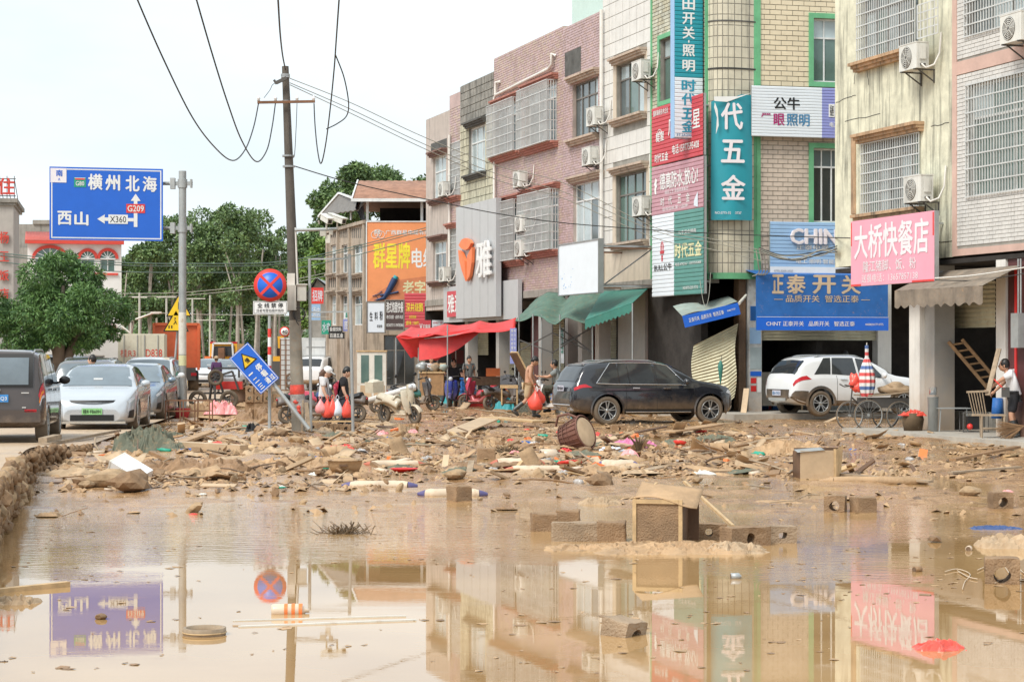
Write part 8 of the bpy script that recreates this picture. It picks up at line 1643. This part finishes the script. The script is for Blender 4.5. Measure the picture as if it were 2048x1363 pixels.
for px,py,s_,lb in ((692,1066,.34,'tuft of drowned leaves before the long reflection'),(720,862,.3,'root tuft on the wet mud right of the metal frame'),(1075,883,.34,'tangle of dry leaves left of the wicker chair'),(1405,895,.42,'upright tangle of red brown roots by the dark green cloth'),(250,885,.3,'dry grass clump at the end of the yard edge'),(1010,905,.5,'heap of dead leaves before the speckled block')):
    g = MB('leafpile' if 'leav' in lb else 'broom'); rq = random.Random(int(px))
    for k in range(90): a = rq.uniform(0,6.28); l = rq.uniform(.3,1)*s_; q0 = Vector((rq.gauss(0,s_*.35),rq.gauss(0,s_*.2),0)); g.bar(q0, q0+Vector((cos(a)*l*.5,sin(a)*l*.3,rq.uniform(.05,.45)*l)), .03*s_*rq.uniform(.4,1.6), .004)
    s = thing('plant_tangle', lb, 'plant debris', G(px,py,0)); g.obj('stems', s, kind='stuff')
s = thing('pineapple_crown', 'spiky green plant crown standing on the debris bank', 'plant', G(1277,910,.05)); 
for k in range(13): a = 2*pi*k/13; l = rd.uniform(.18,.34); g = MB('leafpile'); g.tube([(0,0,0),(cos(a)*l*.25,sin(a)*l*.25,l*.6),(cos(a)*l*.6,sin(a)*l*.5,l)],[.022,.016,.002],4); g.obj('leaf', s)
s = thing('tangled_string', 'pale tangled string round the dark block at lower right', 'string', G(1960,1150,.01)); g = MB('sackw'); c0 = s.location
for pts in ([(1890,1145),(1915,1140),(1940,1150),(1930,1165),(1925,1180)],[(1955,1142),(1990,1128),(2020,1128),(2045,1145),(2060,1160)],[(1990,1168),(2010,1160),(2040,1163),(2060,1160)],[(1915,1143),(1935,1155),(1955,1160)],[(2005,1128),(2020,1150),(2035,1165)]): g.tube(spline([Vector((*(gnd(*p)).xy, .012))-c0 for p in pts],5),.004,4)
g.obj('cord', s)
# --- things standing on the road in the middle distance
def boxy(name, label, cat, px0, px1, pyT, pyB, D, dep, m, parts=()):
    k_ = D/FPX; s = thing(name, label, cat, (at(px0,700,D).x, D, max(0,EYE+(705-pyB)*k_))); w_, h_ = (px1-px0)*k_, (pyB-pyT)*k_; g = MB(m); g.box(0,w_,0,dep,0,h_); g.obj('carcass', s); return s, w_, h_
s, w_, h_ = boxy('tall_cupboard', 'tall pale wooden cupboard with two glass doors standing on the street', 'cupboard', 714, 772, 703, 800, 57, .4, 'offwhite'); 
for k in (0,1): 
    x0 = w_*(.14+.46*k); g = MB('paneg'); g.box(x0,x0+w_*.27,-.012,-.002,h_*.36,h_*.93); g.obj('glass_door', s); g = MB('ply'); g.box(x0-.02,x0+w_*.36,-.012,-.002,.03,h_*.31); g.obj('lower_door', s)
g = MB('woodl'); g.box(-.02,w_+.02,-.03,.42,h_,h_+.04); g.obj('cornice', s)
s, w_, h_ = boxy('wooden_cabinet', 'low brown wooden cabinet heaped with muddy goods under the red tent', 'cabinet', 840, 887, 746, 790, 64, .6, 'wood'); g = MB('woodl'); g.box(-.04,w_+.04,-.04,.64,h_,h_+.05); g.obj('top', s)
for k in range(16): g = MB(rd.choice(['mudobj','cloth','woodg','galv','tarpg'])); g.ball((rd.uniform(0,w_),rd.uniform(.1,.5),h_+rd.uniform(.05,.25)),rd.uniform(.08,.18),8,(1,.8,.7),.4,k); o = g.obj('muddy_goods', s, kind='stuff')
s, w_, h_ = boxy('wooden_crate', 'dark red wooden box propped above the cabinet under the red tent', 'box', 903, 927, 700, 727, 68.5, .4, 'maroon')
s = thing('plastic_tube', 'long white plastic tube lying across from the frame to the cream scooter', 'tube', at(700,812,51.9)); g = MB('pvc'); g.cyl((0,0,0),at(822,775,52.6)-s.location,.08,14); g.obj('tube_wall', s); g = MB('framew'); e = at(819,776,52.6)-s.location; g.cyl(e,e+(e.normalized()*.15),.10,14); g.obj('collar', s)
s = thing('leaning_table', 'wooden table top tipped on its edge left of the seated man', 'table', at(1052,755,61)); s.rotation_euler = (0,R(-28),R(15)); g = MB('woodd'); g.cbox((0,0,.35),(.05,.8,1.0)); g.obj('top_board', s)
for y in (-.38,.38): g = MB('woodl'); g.bar((.03,y,-.15),(.03,y,.85),.05); g.obj('frame_rail', s)
g = MB('woodl'); g.bar((.03,-.38,.85),(.03,.38,.85),.05); g.obj('frame_rail', s)
s, w_, h_ = boxy('small_table', 'small wooden table loaded with muddy boxes right of the crimson scooter', 'table', 1000, 1036, 770, 776, 61, .5, 'woodl')
for x in (.03,w_-.05): 
    for y in (.03,.45): g = MB('woodl'); g.box(x,x+.04,y,y+.04,-.5,0); g.obj('leg', s)
s, w_, h_ = boxy('cardboard_box', 'orange red printed carton on the stall behind the crimson scooter', 'box', 972, 1000, 736, 752, 66, .4, 'orange')
s, w_, h_ = boxy('market_counter', 'long cluttered timber counter behind the parked scooters', 'counter', 935, 1000, 753, 770, 67, .5, 'woodg')
# junk heap on a pallet right of the rider
s = thing('pallet', 'wooden pallet carrying a heap of muddy junk before the small table', 'pallet', G(1010,803,0)); 
for k in range(4): g = MB('woodl'); g.box(-.75+.5*k-.05,-.75+.5*k+.05,0,.8,0,.12); g.obj('bearer', s)
for k in range(5): g = MB('woodd'); g.box(-.85,.85,.0+.17*k,.1+.17*k,.12,.15); g.obj('deck_board', s)
for k in range(34): g = MB(rd.choice(['mudobj','mudlight','cloth','galv','signpale','woodl','redp','woodg'])); q = (rd.gauss(0,.42),rd.uniform(.1,.7),.2+abs(rd.gauss(0,.15))); (g.ball(q,rd.uniform(.06,.15),8,(1,.8,.7),.5,k) if k%2 else g.cbox(q,(rd.uniform(.1,.35),rd.uniform(.1,.3),rd.uniform(.05,.2)),Matrix.Rotation(rd.uniform(0,3),4,'Z'))); o = g.obj('junk', s, kind='stuff')
# dismantled tricycle, drum, cage, bucket
s = thing('dismantled_tricycle', 'dark stripped tricycle chassis standing on end before the back trees', 'tricycle', (at(430,700,64).x,64,0)); wheel2(s, -.55, .30, .12); wheel2(s, .45, .30, .12); w_ = wheel2(s, .02, .26, .12); w_.location.z = .75; g = MB('iron')
for a,b_ in (((-.55,0,.3),(.45,0,.3)),((-.2,.2,.3),(-.1,.1,1.0)),((.3,.2,.3),(.1,.1,1.0)),((-.1,.1,1.0),(.5,.4,1.2)),((0,0,.3),(0,0,.8)),((-.4,.3,.5),(.4,.3,.5)),((.5,.4,1.2),(.7,.4,.6)),((-.1,.5,1.3),(.7,.5,1.3)),((-.1,.5,1.0),(-.1,.5,1.3)),((.7,.5,1.0),(.7,.5,1.3))): g.bar(a,b_,.06)
g.obj('frame', s); g = MB('redp'); g.cbox((.35,.6,.75),(.9,.3,.25)); g.obj('red_box', s)
s = thing('oil_drum', 'rusty open drum standing at the left of the block stack', 'drum', G(478,812,0)); g = MB('woodd'); g.lathe([(0,0),(.28,0),(.29,.25),(.28,.26),(.29,.5),(.29,.62),(.40,.63),(.40,.66),(0,.66)],24); g.obj('shell', s)
s = thing('bucket', 'red plastic bucket lying on its side in the mud', 'bucket', G(450,830,.14)); s.rotation_euler = (R(8),R(-12),R(20)); g = MB('bucket'); g.lathe([(0,-.17),(.13,-.17),(.20,.17),(.21,.18),(.19,.17),(.12,-.15),(0,-.15)],22); g.obj('shell', s)
s = thing('wire_cage', 'rusty white wire cage standing in the water with a red basket inside', 'cage', G(375,843,0)); g = MB('rust'); w_, h_ = 1.15, .55
for y in (0,.5):
    for k in range(4): g.bar((-w_/2+w_*k/3,y,0),(-w_/2+w_*k/3,y,h_),.03)
    for z in (0,h_/2,h_): g.bar((-w_/2,y,z),(w_/2,y,z),.025)
for x in (-w_/2,w_/2): g.bar((x,0,h_),(x,.5,h_),.025)
g.obj('bars', s); s = thing('basket', 'red basket standing inside the wire cage', 'basket', G(362,835,0)); g = MB('bucket'); g.lathe([(0,0),(.2,0),(.26,.25),(.27,.26)],18); g.obj('shell', s)
s, w_, h_ = boxy('heap_cover', 'pink and tan heap of bedding behind the wire cage', 'bedding', 300, 302, 790, 791, 55, .01, 'mudlight'); 
for o in [k for k in bpy.data.objects if k.parent is s]: bpy.data.objects.remove(o)
g = MB('mudlight'); crumple(g, 1.8, 1.0, .55, 61, 34, 20); g.use('pinkbag'); g.T = Matrix.Translation((.35,-.2,.12)); crumple(g, .9, .6, .45, 62, 20, 12); g.obj('blankets', s); s.location = (at(420,700,56).x,56,0); s.name = 'bedding_heap'
cloth('tan mud heap with yellow green wrappers left of the striped post', 530, 838, 1.6, 1.0, .42, 'mudobj', 63, nu=34, nv=20); cloth('yellow green wrapper heap beside the striped post', 508, 830, .5, .35, .35, 'yellow', 64, 'wrapper_heap', 'wrappers', nu=16, nv=10)
# right side: chair, pots, basket, ladder, generator
s = thing('bamboo_chair', 'old grey bamboo chair with a slatted back at the right edge', 'chair', (at(1985,700,40.3).x,40.3,.09), R(-10)); x_ = .22
for x in (-x_,x_): 
    g = MB('woodg'); g.cyl((x,-.2,0),(x,-.2,.45),.022,8); g.obj('leg', s); g = MB('woodg'); g.cyl((x,.2,0),(x,.26,.45),.022,8); g.obj('leg', s)
g = MB('woodg'); g.box(-x_-.03,x_+.03,-.22,.24,.44,.47); g.obj('seat', s)
for k in range(6): g = MB('woodg'); g.bar((-x_-.16+.055*k*.9,-.16,.46),(-x_-.26+.055*k,-.12,.92),.03,.012); g.obj('back_slat', s)
g = MB('woodg'); g.bar((-x_-.30,-.12,.92),(-x_+.12,-.12,.94),.04); g.bar((-x_,-.2,.2),(x_,-.2,.2),.025); g.bar((-x_,.2,.16),(x_,.2,.16),.025); g.bar((-x_-.2,-.18,.46),(x_,-.2,.46),.04); g.obj('rail', s)
s = thing('broom', 'big twig broom head lying at the right edge', 'broom', (at(2030,700,39.8).x,39.8,.05)); g = MB('broom')
for k in range(160): a = rd.uniform(-1.2,.4); l = rd.uniform(.35,.6); g.bar((.18,rd.uniform(-.03,.03),.30),(.18-l*cos(a*.8),rd.uniform(-.12,.12),.30+l*sin(a)*.6-.02),.006)
g.obj('twigs', s, kind='stuff')
s = thing('steel_pot', 'shiny steel pot standing on a grey bin in front of the pillar', 'pot', at(1866,789,43.5)); g = MB('chrome'); g.lathe([(0,0),(.085,0),(.088,.16),(.095,.165),(.08,.16),(0,.02)],20); g.obj('shell', s)
s = thing('rubbish_bin', 'grey bin under the shiny steel pot', 'bin', (s.location.x,43.5,.09)); g = MB('galv'); g.lathe([(0,0),(.10,0),(.12,.74),(.13,.75),(.11,.74),(0,.74)],18); g.obj('shell', s)
s = thing('basket', 'dark round basket with a red cloth over it beside the white pillar', 'basket', (at(1826,700,44).x,44,.09)); g = MB('leafpile'); g.lathe([(0,0),(.20,0),(.24,.25),(.20,.38),(.1,.40)],22); g.obj('weave', s); g = MB('plasticred'); g.T = Matrix.Translation((0,0,.36)); crumple(g,.55,.4,.14,71,16,10); g.obj('red_cloth', s)
s = thing('wooden_ladder', 'brown wooden ladder fallen diagonally inside the dark shop at right', 'ladder', at(1897,683,44)); c0 = s.location; a1, b1 = at(1897,683,44)-c0, at(1975,775,43.6)-c0; off = Vector((.30,0,.05))
for dv in (Vector((0,0,0)), off): g = MB('wood'); g.bar(a1+dv,b1+dv,.07,.07); g.obj('side_rail', s)
for k in range(7): t_ = (k+.5)/7; g = MB('wood'); g.bar(a1.lerp(b1,t_),a1.lerp(b1,t_)+off,.04); g.obj('rung', s)
s = thing('generator', 'black framed generator standing before the shop sill at right', 'generator', (at(1948,700,43.2).x,43.2,.09)); g = MB('black'); g.box(-.16,.18,-.12,.12,.06,.34); g.obj('engine', s); g = MB('iron')
for y in (-.17,.17): g.tube([(-.27,y,0),(-.27,y,.42),(.27,y,.42),(.27,y,0),(-.27,y,0)],.014,6)
g.obj('frame', s); g = MB('redp'); g.ball((-.12,-.14,.12),.07,8); g.obj('red_cap', s)
s = thing('workbench', 'narrow grey table top beside the pillar at right', 'table', (at(1905,700,43.4).x,43.4,.09)); g = MB('galv'); g.box(-.35,.35,-.2,.2,.50,.52); g.obj('top', s)
for x in (-.32,.30):
    g = MB('galv'); g.bar((x,-.15,0),(x*.9,-.15,.5),.02); g.obj('leg', s)
s = thing('blue_tub', 'blue plastic tub upside down beside the bamboo chair', 'tub', (at(1995,700,41.2).x,41.2,.42)); g = MB('bluec'); g.lathe([(0,.42),(.10,.42),(.13,0),(.12,0)],18); g.obj('shell', s); s.location.z = .45
s = thing('leaning_board', 'pale board leaning on the poster pillar right of the torn shutter', 'board', (at(1487,700,54.6).x,54.6,.16)); g = MB('ply'); g.bar((0,0,0),(.12,.3,.66),.16,.02); g.obj('board', s)
s = thing('folded_umbrella', 'folded dark green umbrella leaning on the torn shutter', 'umbrella', (at(1441,700,54.3).x,54.3,.95)); g = MB('awngreen'); g.lathe([(.012,0),(.05,.25),(.075,.5),(.03,.62),(.01,.64)],12); g.obj('canopy', s); g = MB('iron'); g.cyl((0,0,-.25),(.03,0,.78),.008,5); g.obj('shaft', s)
cloth('crumpled bright bundle on top of the black car roof, far side',1240,706,.5,.3,.1,'clothg',80).location = (at(1232,700,54).x,54,1.62)
for o in [k for k in bpy.data.objects if k.get('label') == 'crumpled bright bundle on top of the black car roof, far side']: bpy.data.objects.remove(o)
# --- scattered debris that the photograph shows in hundreds: kinds, each piece its own object
def dens(x, y):
    b = sstep(27, 31, y)*(1-sstep(43, 48, y)); b *= 1-.78*sstep(3.6, 5.8, x-.04*(y-30))
    l = sstep(-1.0, -2.6, x+.06*(y-25))*sstep(24.5, 27.5, y)*(1-sstep(46, 52, y)); s_ = .045*sstep(20, 25, y)*(1-sstep(44, 50, y)); far_ = .16*sstep(44, 48, y)*(1-sstep(66, 74, y))*(1 if x < 3 else .35)
    return max(b, l, s_, far_)
def spot():
    for _ in range(400):
        y = rd.uniform(19, 72)**1.0; 
        if rd.random() > (32/y if y > 32 else 1)**.6: continue
        x = rd.uniform(-.25*y, .255*y)
        if x < yard_edge(y)+.1 and y > 36: 
            if y > 42: continue
        if x < yard_edge(y)+.15: continue
        if rd.random() < dens(x, y)*max(.05,min(1,.42+2.6*fbm(x,y*.7,.8))): return x, y
    return 0, 33
HUE = dict(woodg='grey',mudlight='tan',woodl='yellow',mudobj='brown',woodd='dark',ply='pale',muddark='blackish',cloth='beige',clothg='dark green',pinkbag='pink',redp='red',bluec='blue',plasticclear='clear',offwhite='whitish',bottle='peach',cardgreen='green',orange='orange',block='grey',rock='brown')
LMK = [(-7.6,43,'beside the silver saloon'),(-4.6,44,'round the utility pole'),(-5.6,28,'at the end of the stone wall'),(-3.9,43,'under the metal frame'),(-2.2,27,'near the long blue ended sacks'),(-.7,24.5,'near the squared block'),(1.2,37,'round the wicker chair'),(1.35,19.5,'near the broken cabinet'),(4.4,29,'round the open box'),(2.5,46,'in front of the black car'),(7.5,43,'in front of the tricycle'),(8,33,'near the right edge'),(-2.5,35,'in the middle of the debris bank'),(2.4,31,'behind the block row'),(5.2,23,'near the pair of holed blocks'),(-6,35,'before the green tarpaulin heap'),(-6,58,'near the block stack'),(-2,58,'on the road before the blue scooter'),(0,66,'before the red tent'),(4,40,'near the pink blanket')]
def near(x, y): return min(LMK, key=lambda l: (l[0]-x)**2*1.5+(l[1]-y)**2*.5)[2]
def kindmesh(fn, n, base=0): return [fn(i) for i in range(n)]
def m_board(i): g = MB(['woodg','mudlight','woodl','mudobj','woodd','ply'][i%6]); g.cbox((0,0,0),(rd.uniform(.35,.8),rd.uniform(.06,.16),rd.uniform(.015,.035))); return g.mesh('board')
def m_stick(i): g = MB(['mudobj','woodg','muddark'][i%3]); g.tube([(-.4,0,0),(-.1,rd.uniform(-.06,.06),rd.uniform(-.02,.05)),(.2,rd.uniform(-.06,.06),.03),(.45,0,rd.uniform(-.02,.06))],[.014,.016,.012,.006],5); return g.mesh('stick')
def m_rag(i): g = MB(['mudlight','mudobj','cloth','mudlight','clothg','mudobj','cloth','mudlight'][i%8]); crumple(g, 1,.7,.26,100+i,14,9,sharp=2.6); return g.mesh('rag')
def m_bag(i): g = MB(['pinkbag','redp','cloth','bluec','plasticclear','offwhite'][i%6]); crumple(g, 1,.7,.30,200+i,12,8,sharp=3); return g.mesh('bag')
def m_card(i): g = MB(['ply','mudlight','cloth'][i%3]); a = rd.uniform(.2,.6); g.grid(lambda u,v: (u-.5,(v-.5)*.6,a*abs(u-.5)*.6+.02*sin(v*9+i)), 6, 4, .01); return g.mesh('card')
def m_bottle(i): g = MB(['bottle','mudlight','plasticclear','cardgreen'][i%4]); g.T = Matrix.Rotation(pi/2,4,'Y'); g.lathe([(0,-.11),(.04,-.11),(.04,.05),(.015,.09),(.015,.12),(0,.12)],10); return g.mesh('bottle')
def m_plate(i): g = MB(['redp','woodl','mudlight'][i%3]); g.lathe([(0,0),(.10,0),(.15,.05),(.14,.05),(.09,.012),(0,.012)],16); return g.mesh('dish')
def m_brick(i): g = MB(['orange','block','mudobj','rock'][i%4]); g.cbox((0,0,0),(.22,.11,.06)); me = g.mesh('brick'); return me
KIN = [('board',m_board,12,150,(.6,1.5),.03,'muddy broken board lying in the flood debris','board','broken boards in the flood debris',.25),
 ('stick',m_stick,6,140,(.6,1.6),.02,'thin muddy stick lying in the flood debris','stick','sticks in the flood debris',.2),
 ('muddy_rag',m_rag,16,190,(.25,.85),0,'mud soaked rag crumpled in the flood debris','rag','muddy rags in the flood debris',.1),
 ('plastic_scrap',m_bag,12,60,(.15,.42),0,'crumpled coloured plastic scrap in the flood debris','plastic scrap','plastic scraps in the flood debris',.1),
 ('cardboard_piece',m_card,6,60,(.3,.6),.03,'bent soggy cardboard piece in the flood debris','cardboard','cardboard pieces in the flood debris',.35),
 ('plastic_bottle',m_bottle,4,60,(.8,1.3),.02,'muddy plastic bottle lying in the flood debris','bottle','bottles in the flood debris',.1),
 ('dish',m_plate,3,18,(.8,1.3),.01,'muddy dish lying in the flood debris','dish','dishes in the flood debris',.25),
 ('brick',m_brick,4,60,(.8,1.3),.03,'loose muddy brick in the flood debris','brick','loose bricks in the flood debris',.3)]
for nm, fn, nv_, cnt, (s0,s1), dz, lb, ct, gr, tilt in KIN:
    ms = kindmesh(fn, nv_)
    for i in range(cnt):
        x, y = spot(); sc_ = rd.uniform(s0,s1)*(.5 if y < 27 else 1); o = link(nm, ms[i%nv_], None, (x,y,gz(x,y)+dz), (rd.gauss(0,tilt),rd.gauss(0,tilt),rd.uniform(0,6.28)), label=f"{'small' if sc_ < (s0+s1)/2 else 'large'} {HUE.get(ms[i%nv_].materials[0].name,'')} {lb.replace('in the flood debris', near(x,y))}".replace('  ',' '), cat=ct, group=gr); o.scale = (sc_,sc_*rd.uniform(.7,1.2),sc_*rd.uniform(.6,1.2)*(.6 if nm == 'muddy_rag' else 1))
for i in range(200):
    x, y = spot(); sc_ = rd.uniform(.06,.24); o = link('rubble_stone', rocks[i%8], None, (x,y,gz(x,y)+sc_*.15), (rd.uniform(0,3),rd.uniform(0,3),rd.uniform(0,6)), label=f"{'small' if sc_ < .14 else ('mid sized' if sc_ < .22 else 'large')} rough rubble stone {near(x,y)}", cat='stone', group='rubble stones in the flood debris'); o.scale = (sc_,sc_*.8,sc_*.6)
# fine litter, uncountable
g = [MB('mudlight'), MB('mudobj'), MB('muddark'), MB('cloth')]
for i in range(11000):
    x, y = spot(); q = g[0 if i%9 < 5 else (1 if i%9 < 7 else (2 if i%9 == 7 else (3 if i%4 == 0 else 0)))]; s_ = rd.uniform(.02,.10); z = gz(x,y); a = rd.uniform(0,6.28); ca, sa = cos(a)*s_, sin(a)*s_; e = s_*rd.uniform(.2,.7)
    q.add([(x-ca,y-sa,z-.01),(x+sa*.5,y-ca*.5,z+e*.5),(x+ca,y+sa,z+rd.uniform(-.01,e)),(x-sa*.6,y+ca*.6,z-.01),(x,y,z+e)], [(0,1,4),(1,2,4),(2,3,4),(3,0,4)], False)
for i in range(1500):
    y = rd.uniform(11,30)**1.0; x = rd.uniform(-.25*y,.26*y); c1 = fbm(x*.8,y*2.2,.6)
    if c1 < .02 or x < yard_edge(y)+.2: continue
    s_ = rd.uniform(.006,.03)*(1+3*max(0,c1)); a = rd.uniform(0,6.28); q = g[i%2]; z = gz(x,y)+.002; q.add([(x+s_*rd.uniform(.5,1.3)*cos(a+k*1.26),y+s_*rd.uniform(.5,1.3)*sin(a+k*1.26),z+(.004 if k%2 else 0)) for k in range(5)], [(0,1,2,3,4)], False)
for k, q in enumerate(g): q.obj('fine_litter', None, kind='stuff', label='fine muddy litter strewn over the flooded street', cat='litter')
# goods and crates dragged out before the arcade
def m_crate(i):
    g = MB(['bluec','redp','woodl','galv','woodd','mudlight'][i%6]); w_ = .25
    for z in (0,.1,.2): g.box(-w_,w_,-w_*.7,-w_*.7+.02,z,z+.07); g.box(-w_,w_,w_*.7-.02,w_*.7,z,z+.07); g.box(-w_,-w_+.02,-w_*.7+.021,w_*.7-.021,z,z+.07); g.box(w_-.02,w_,-w_*.7+.021,w_*.7-.021,z,z+.07)
    g.box(-w_+.02,w_-.02,-w_*.7+.02,w_*.7-.02,0,.02); return g.mesh('crate')
def m_bundle(i): g = MB(['cloth','woodg','mudobj','teal','maroon','camo'][i%6]); crumple(g,.8,.6,.5,300+i,12,9); return g.mesh('bundle')
def m_stool(i):
    g = MB(['redp','woodl','wood'][i%3]); g.box(-.15,.15,-.15,.15,.40,.43)
    for x in (-.13,.13):
        for y in (-.13,.13): g.bar((x,y,0),(x*.85,y*.85,.4),.025)
    return g.mesh('stool')
RN = ['at the far end of the arcade','behind the red tent','under the humped canopy','behind the crimson scooter','near the seated man','behind the black car']
for nm, fn, cnt, ct in (('crate',m_crate,30,'crate'),('goods_bundle',m_bundle,36,'bundle'),('stool',m_stool,14,'stool')):
    ms = [fn(i) for i in range(6)]
    for i in range(cnt):
        px = rd.uniform(850,1230); o_ = rd.uniform(-1.2,3.2); p = ROW.w(ROW.u(px,o_),o_,.0 if o_ > .3 else .16); o = link(nm, ms[i%6], None, p, (0,0,rd.uniform(0,6)), label=f"{HUE.get(ms[i%6].materials[0].name,'muddy')} {nm.replace('_',' ')} standing {RN[min(5,int((px-850)/64))]}", cat=ct, group=ct+'s dragged out before the arcade'); o.scale = (rd.uniform(.8,1.4),)*3
        if i % 3 == 0 and nm == 'crate': q = o.copy(); COL.objects.link(q); q.location.z += .27*o.scale[0]; q.rotation_euler.z += .2; q['label'] = 'stacked '+o['label']
for k in range(12):
    u = FACE.u(1530+rd.uniform(0,200)); g = MB(rd.choice(['cloth','galv','redp','woodl','bluec','mudobj'])); s_ = rd.uniform(.15,.45); g.box(-s_,s_,-.2,.2,0,s_*1.3); o = g.obj('carton', None, label='muddy carton inside the open hardware shop', cat='carton', group='cartons in the hardware shop'); o.location = FACE.w(u,-rd.uniform(.9,2.4),.16)
print('objects', len(bpy.data.objects))
bpy.data.objects.remove(_to); bpy.data.curves.remove(_tc)
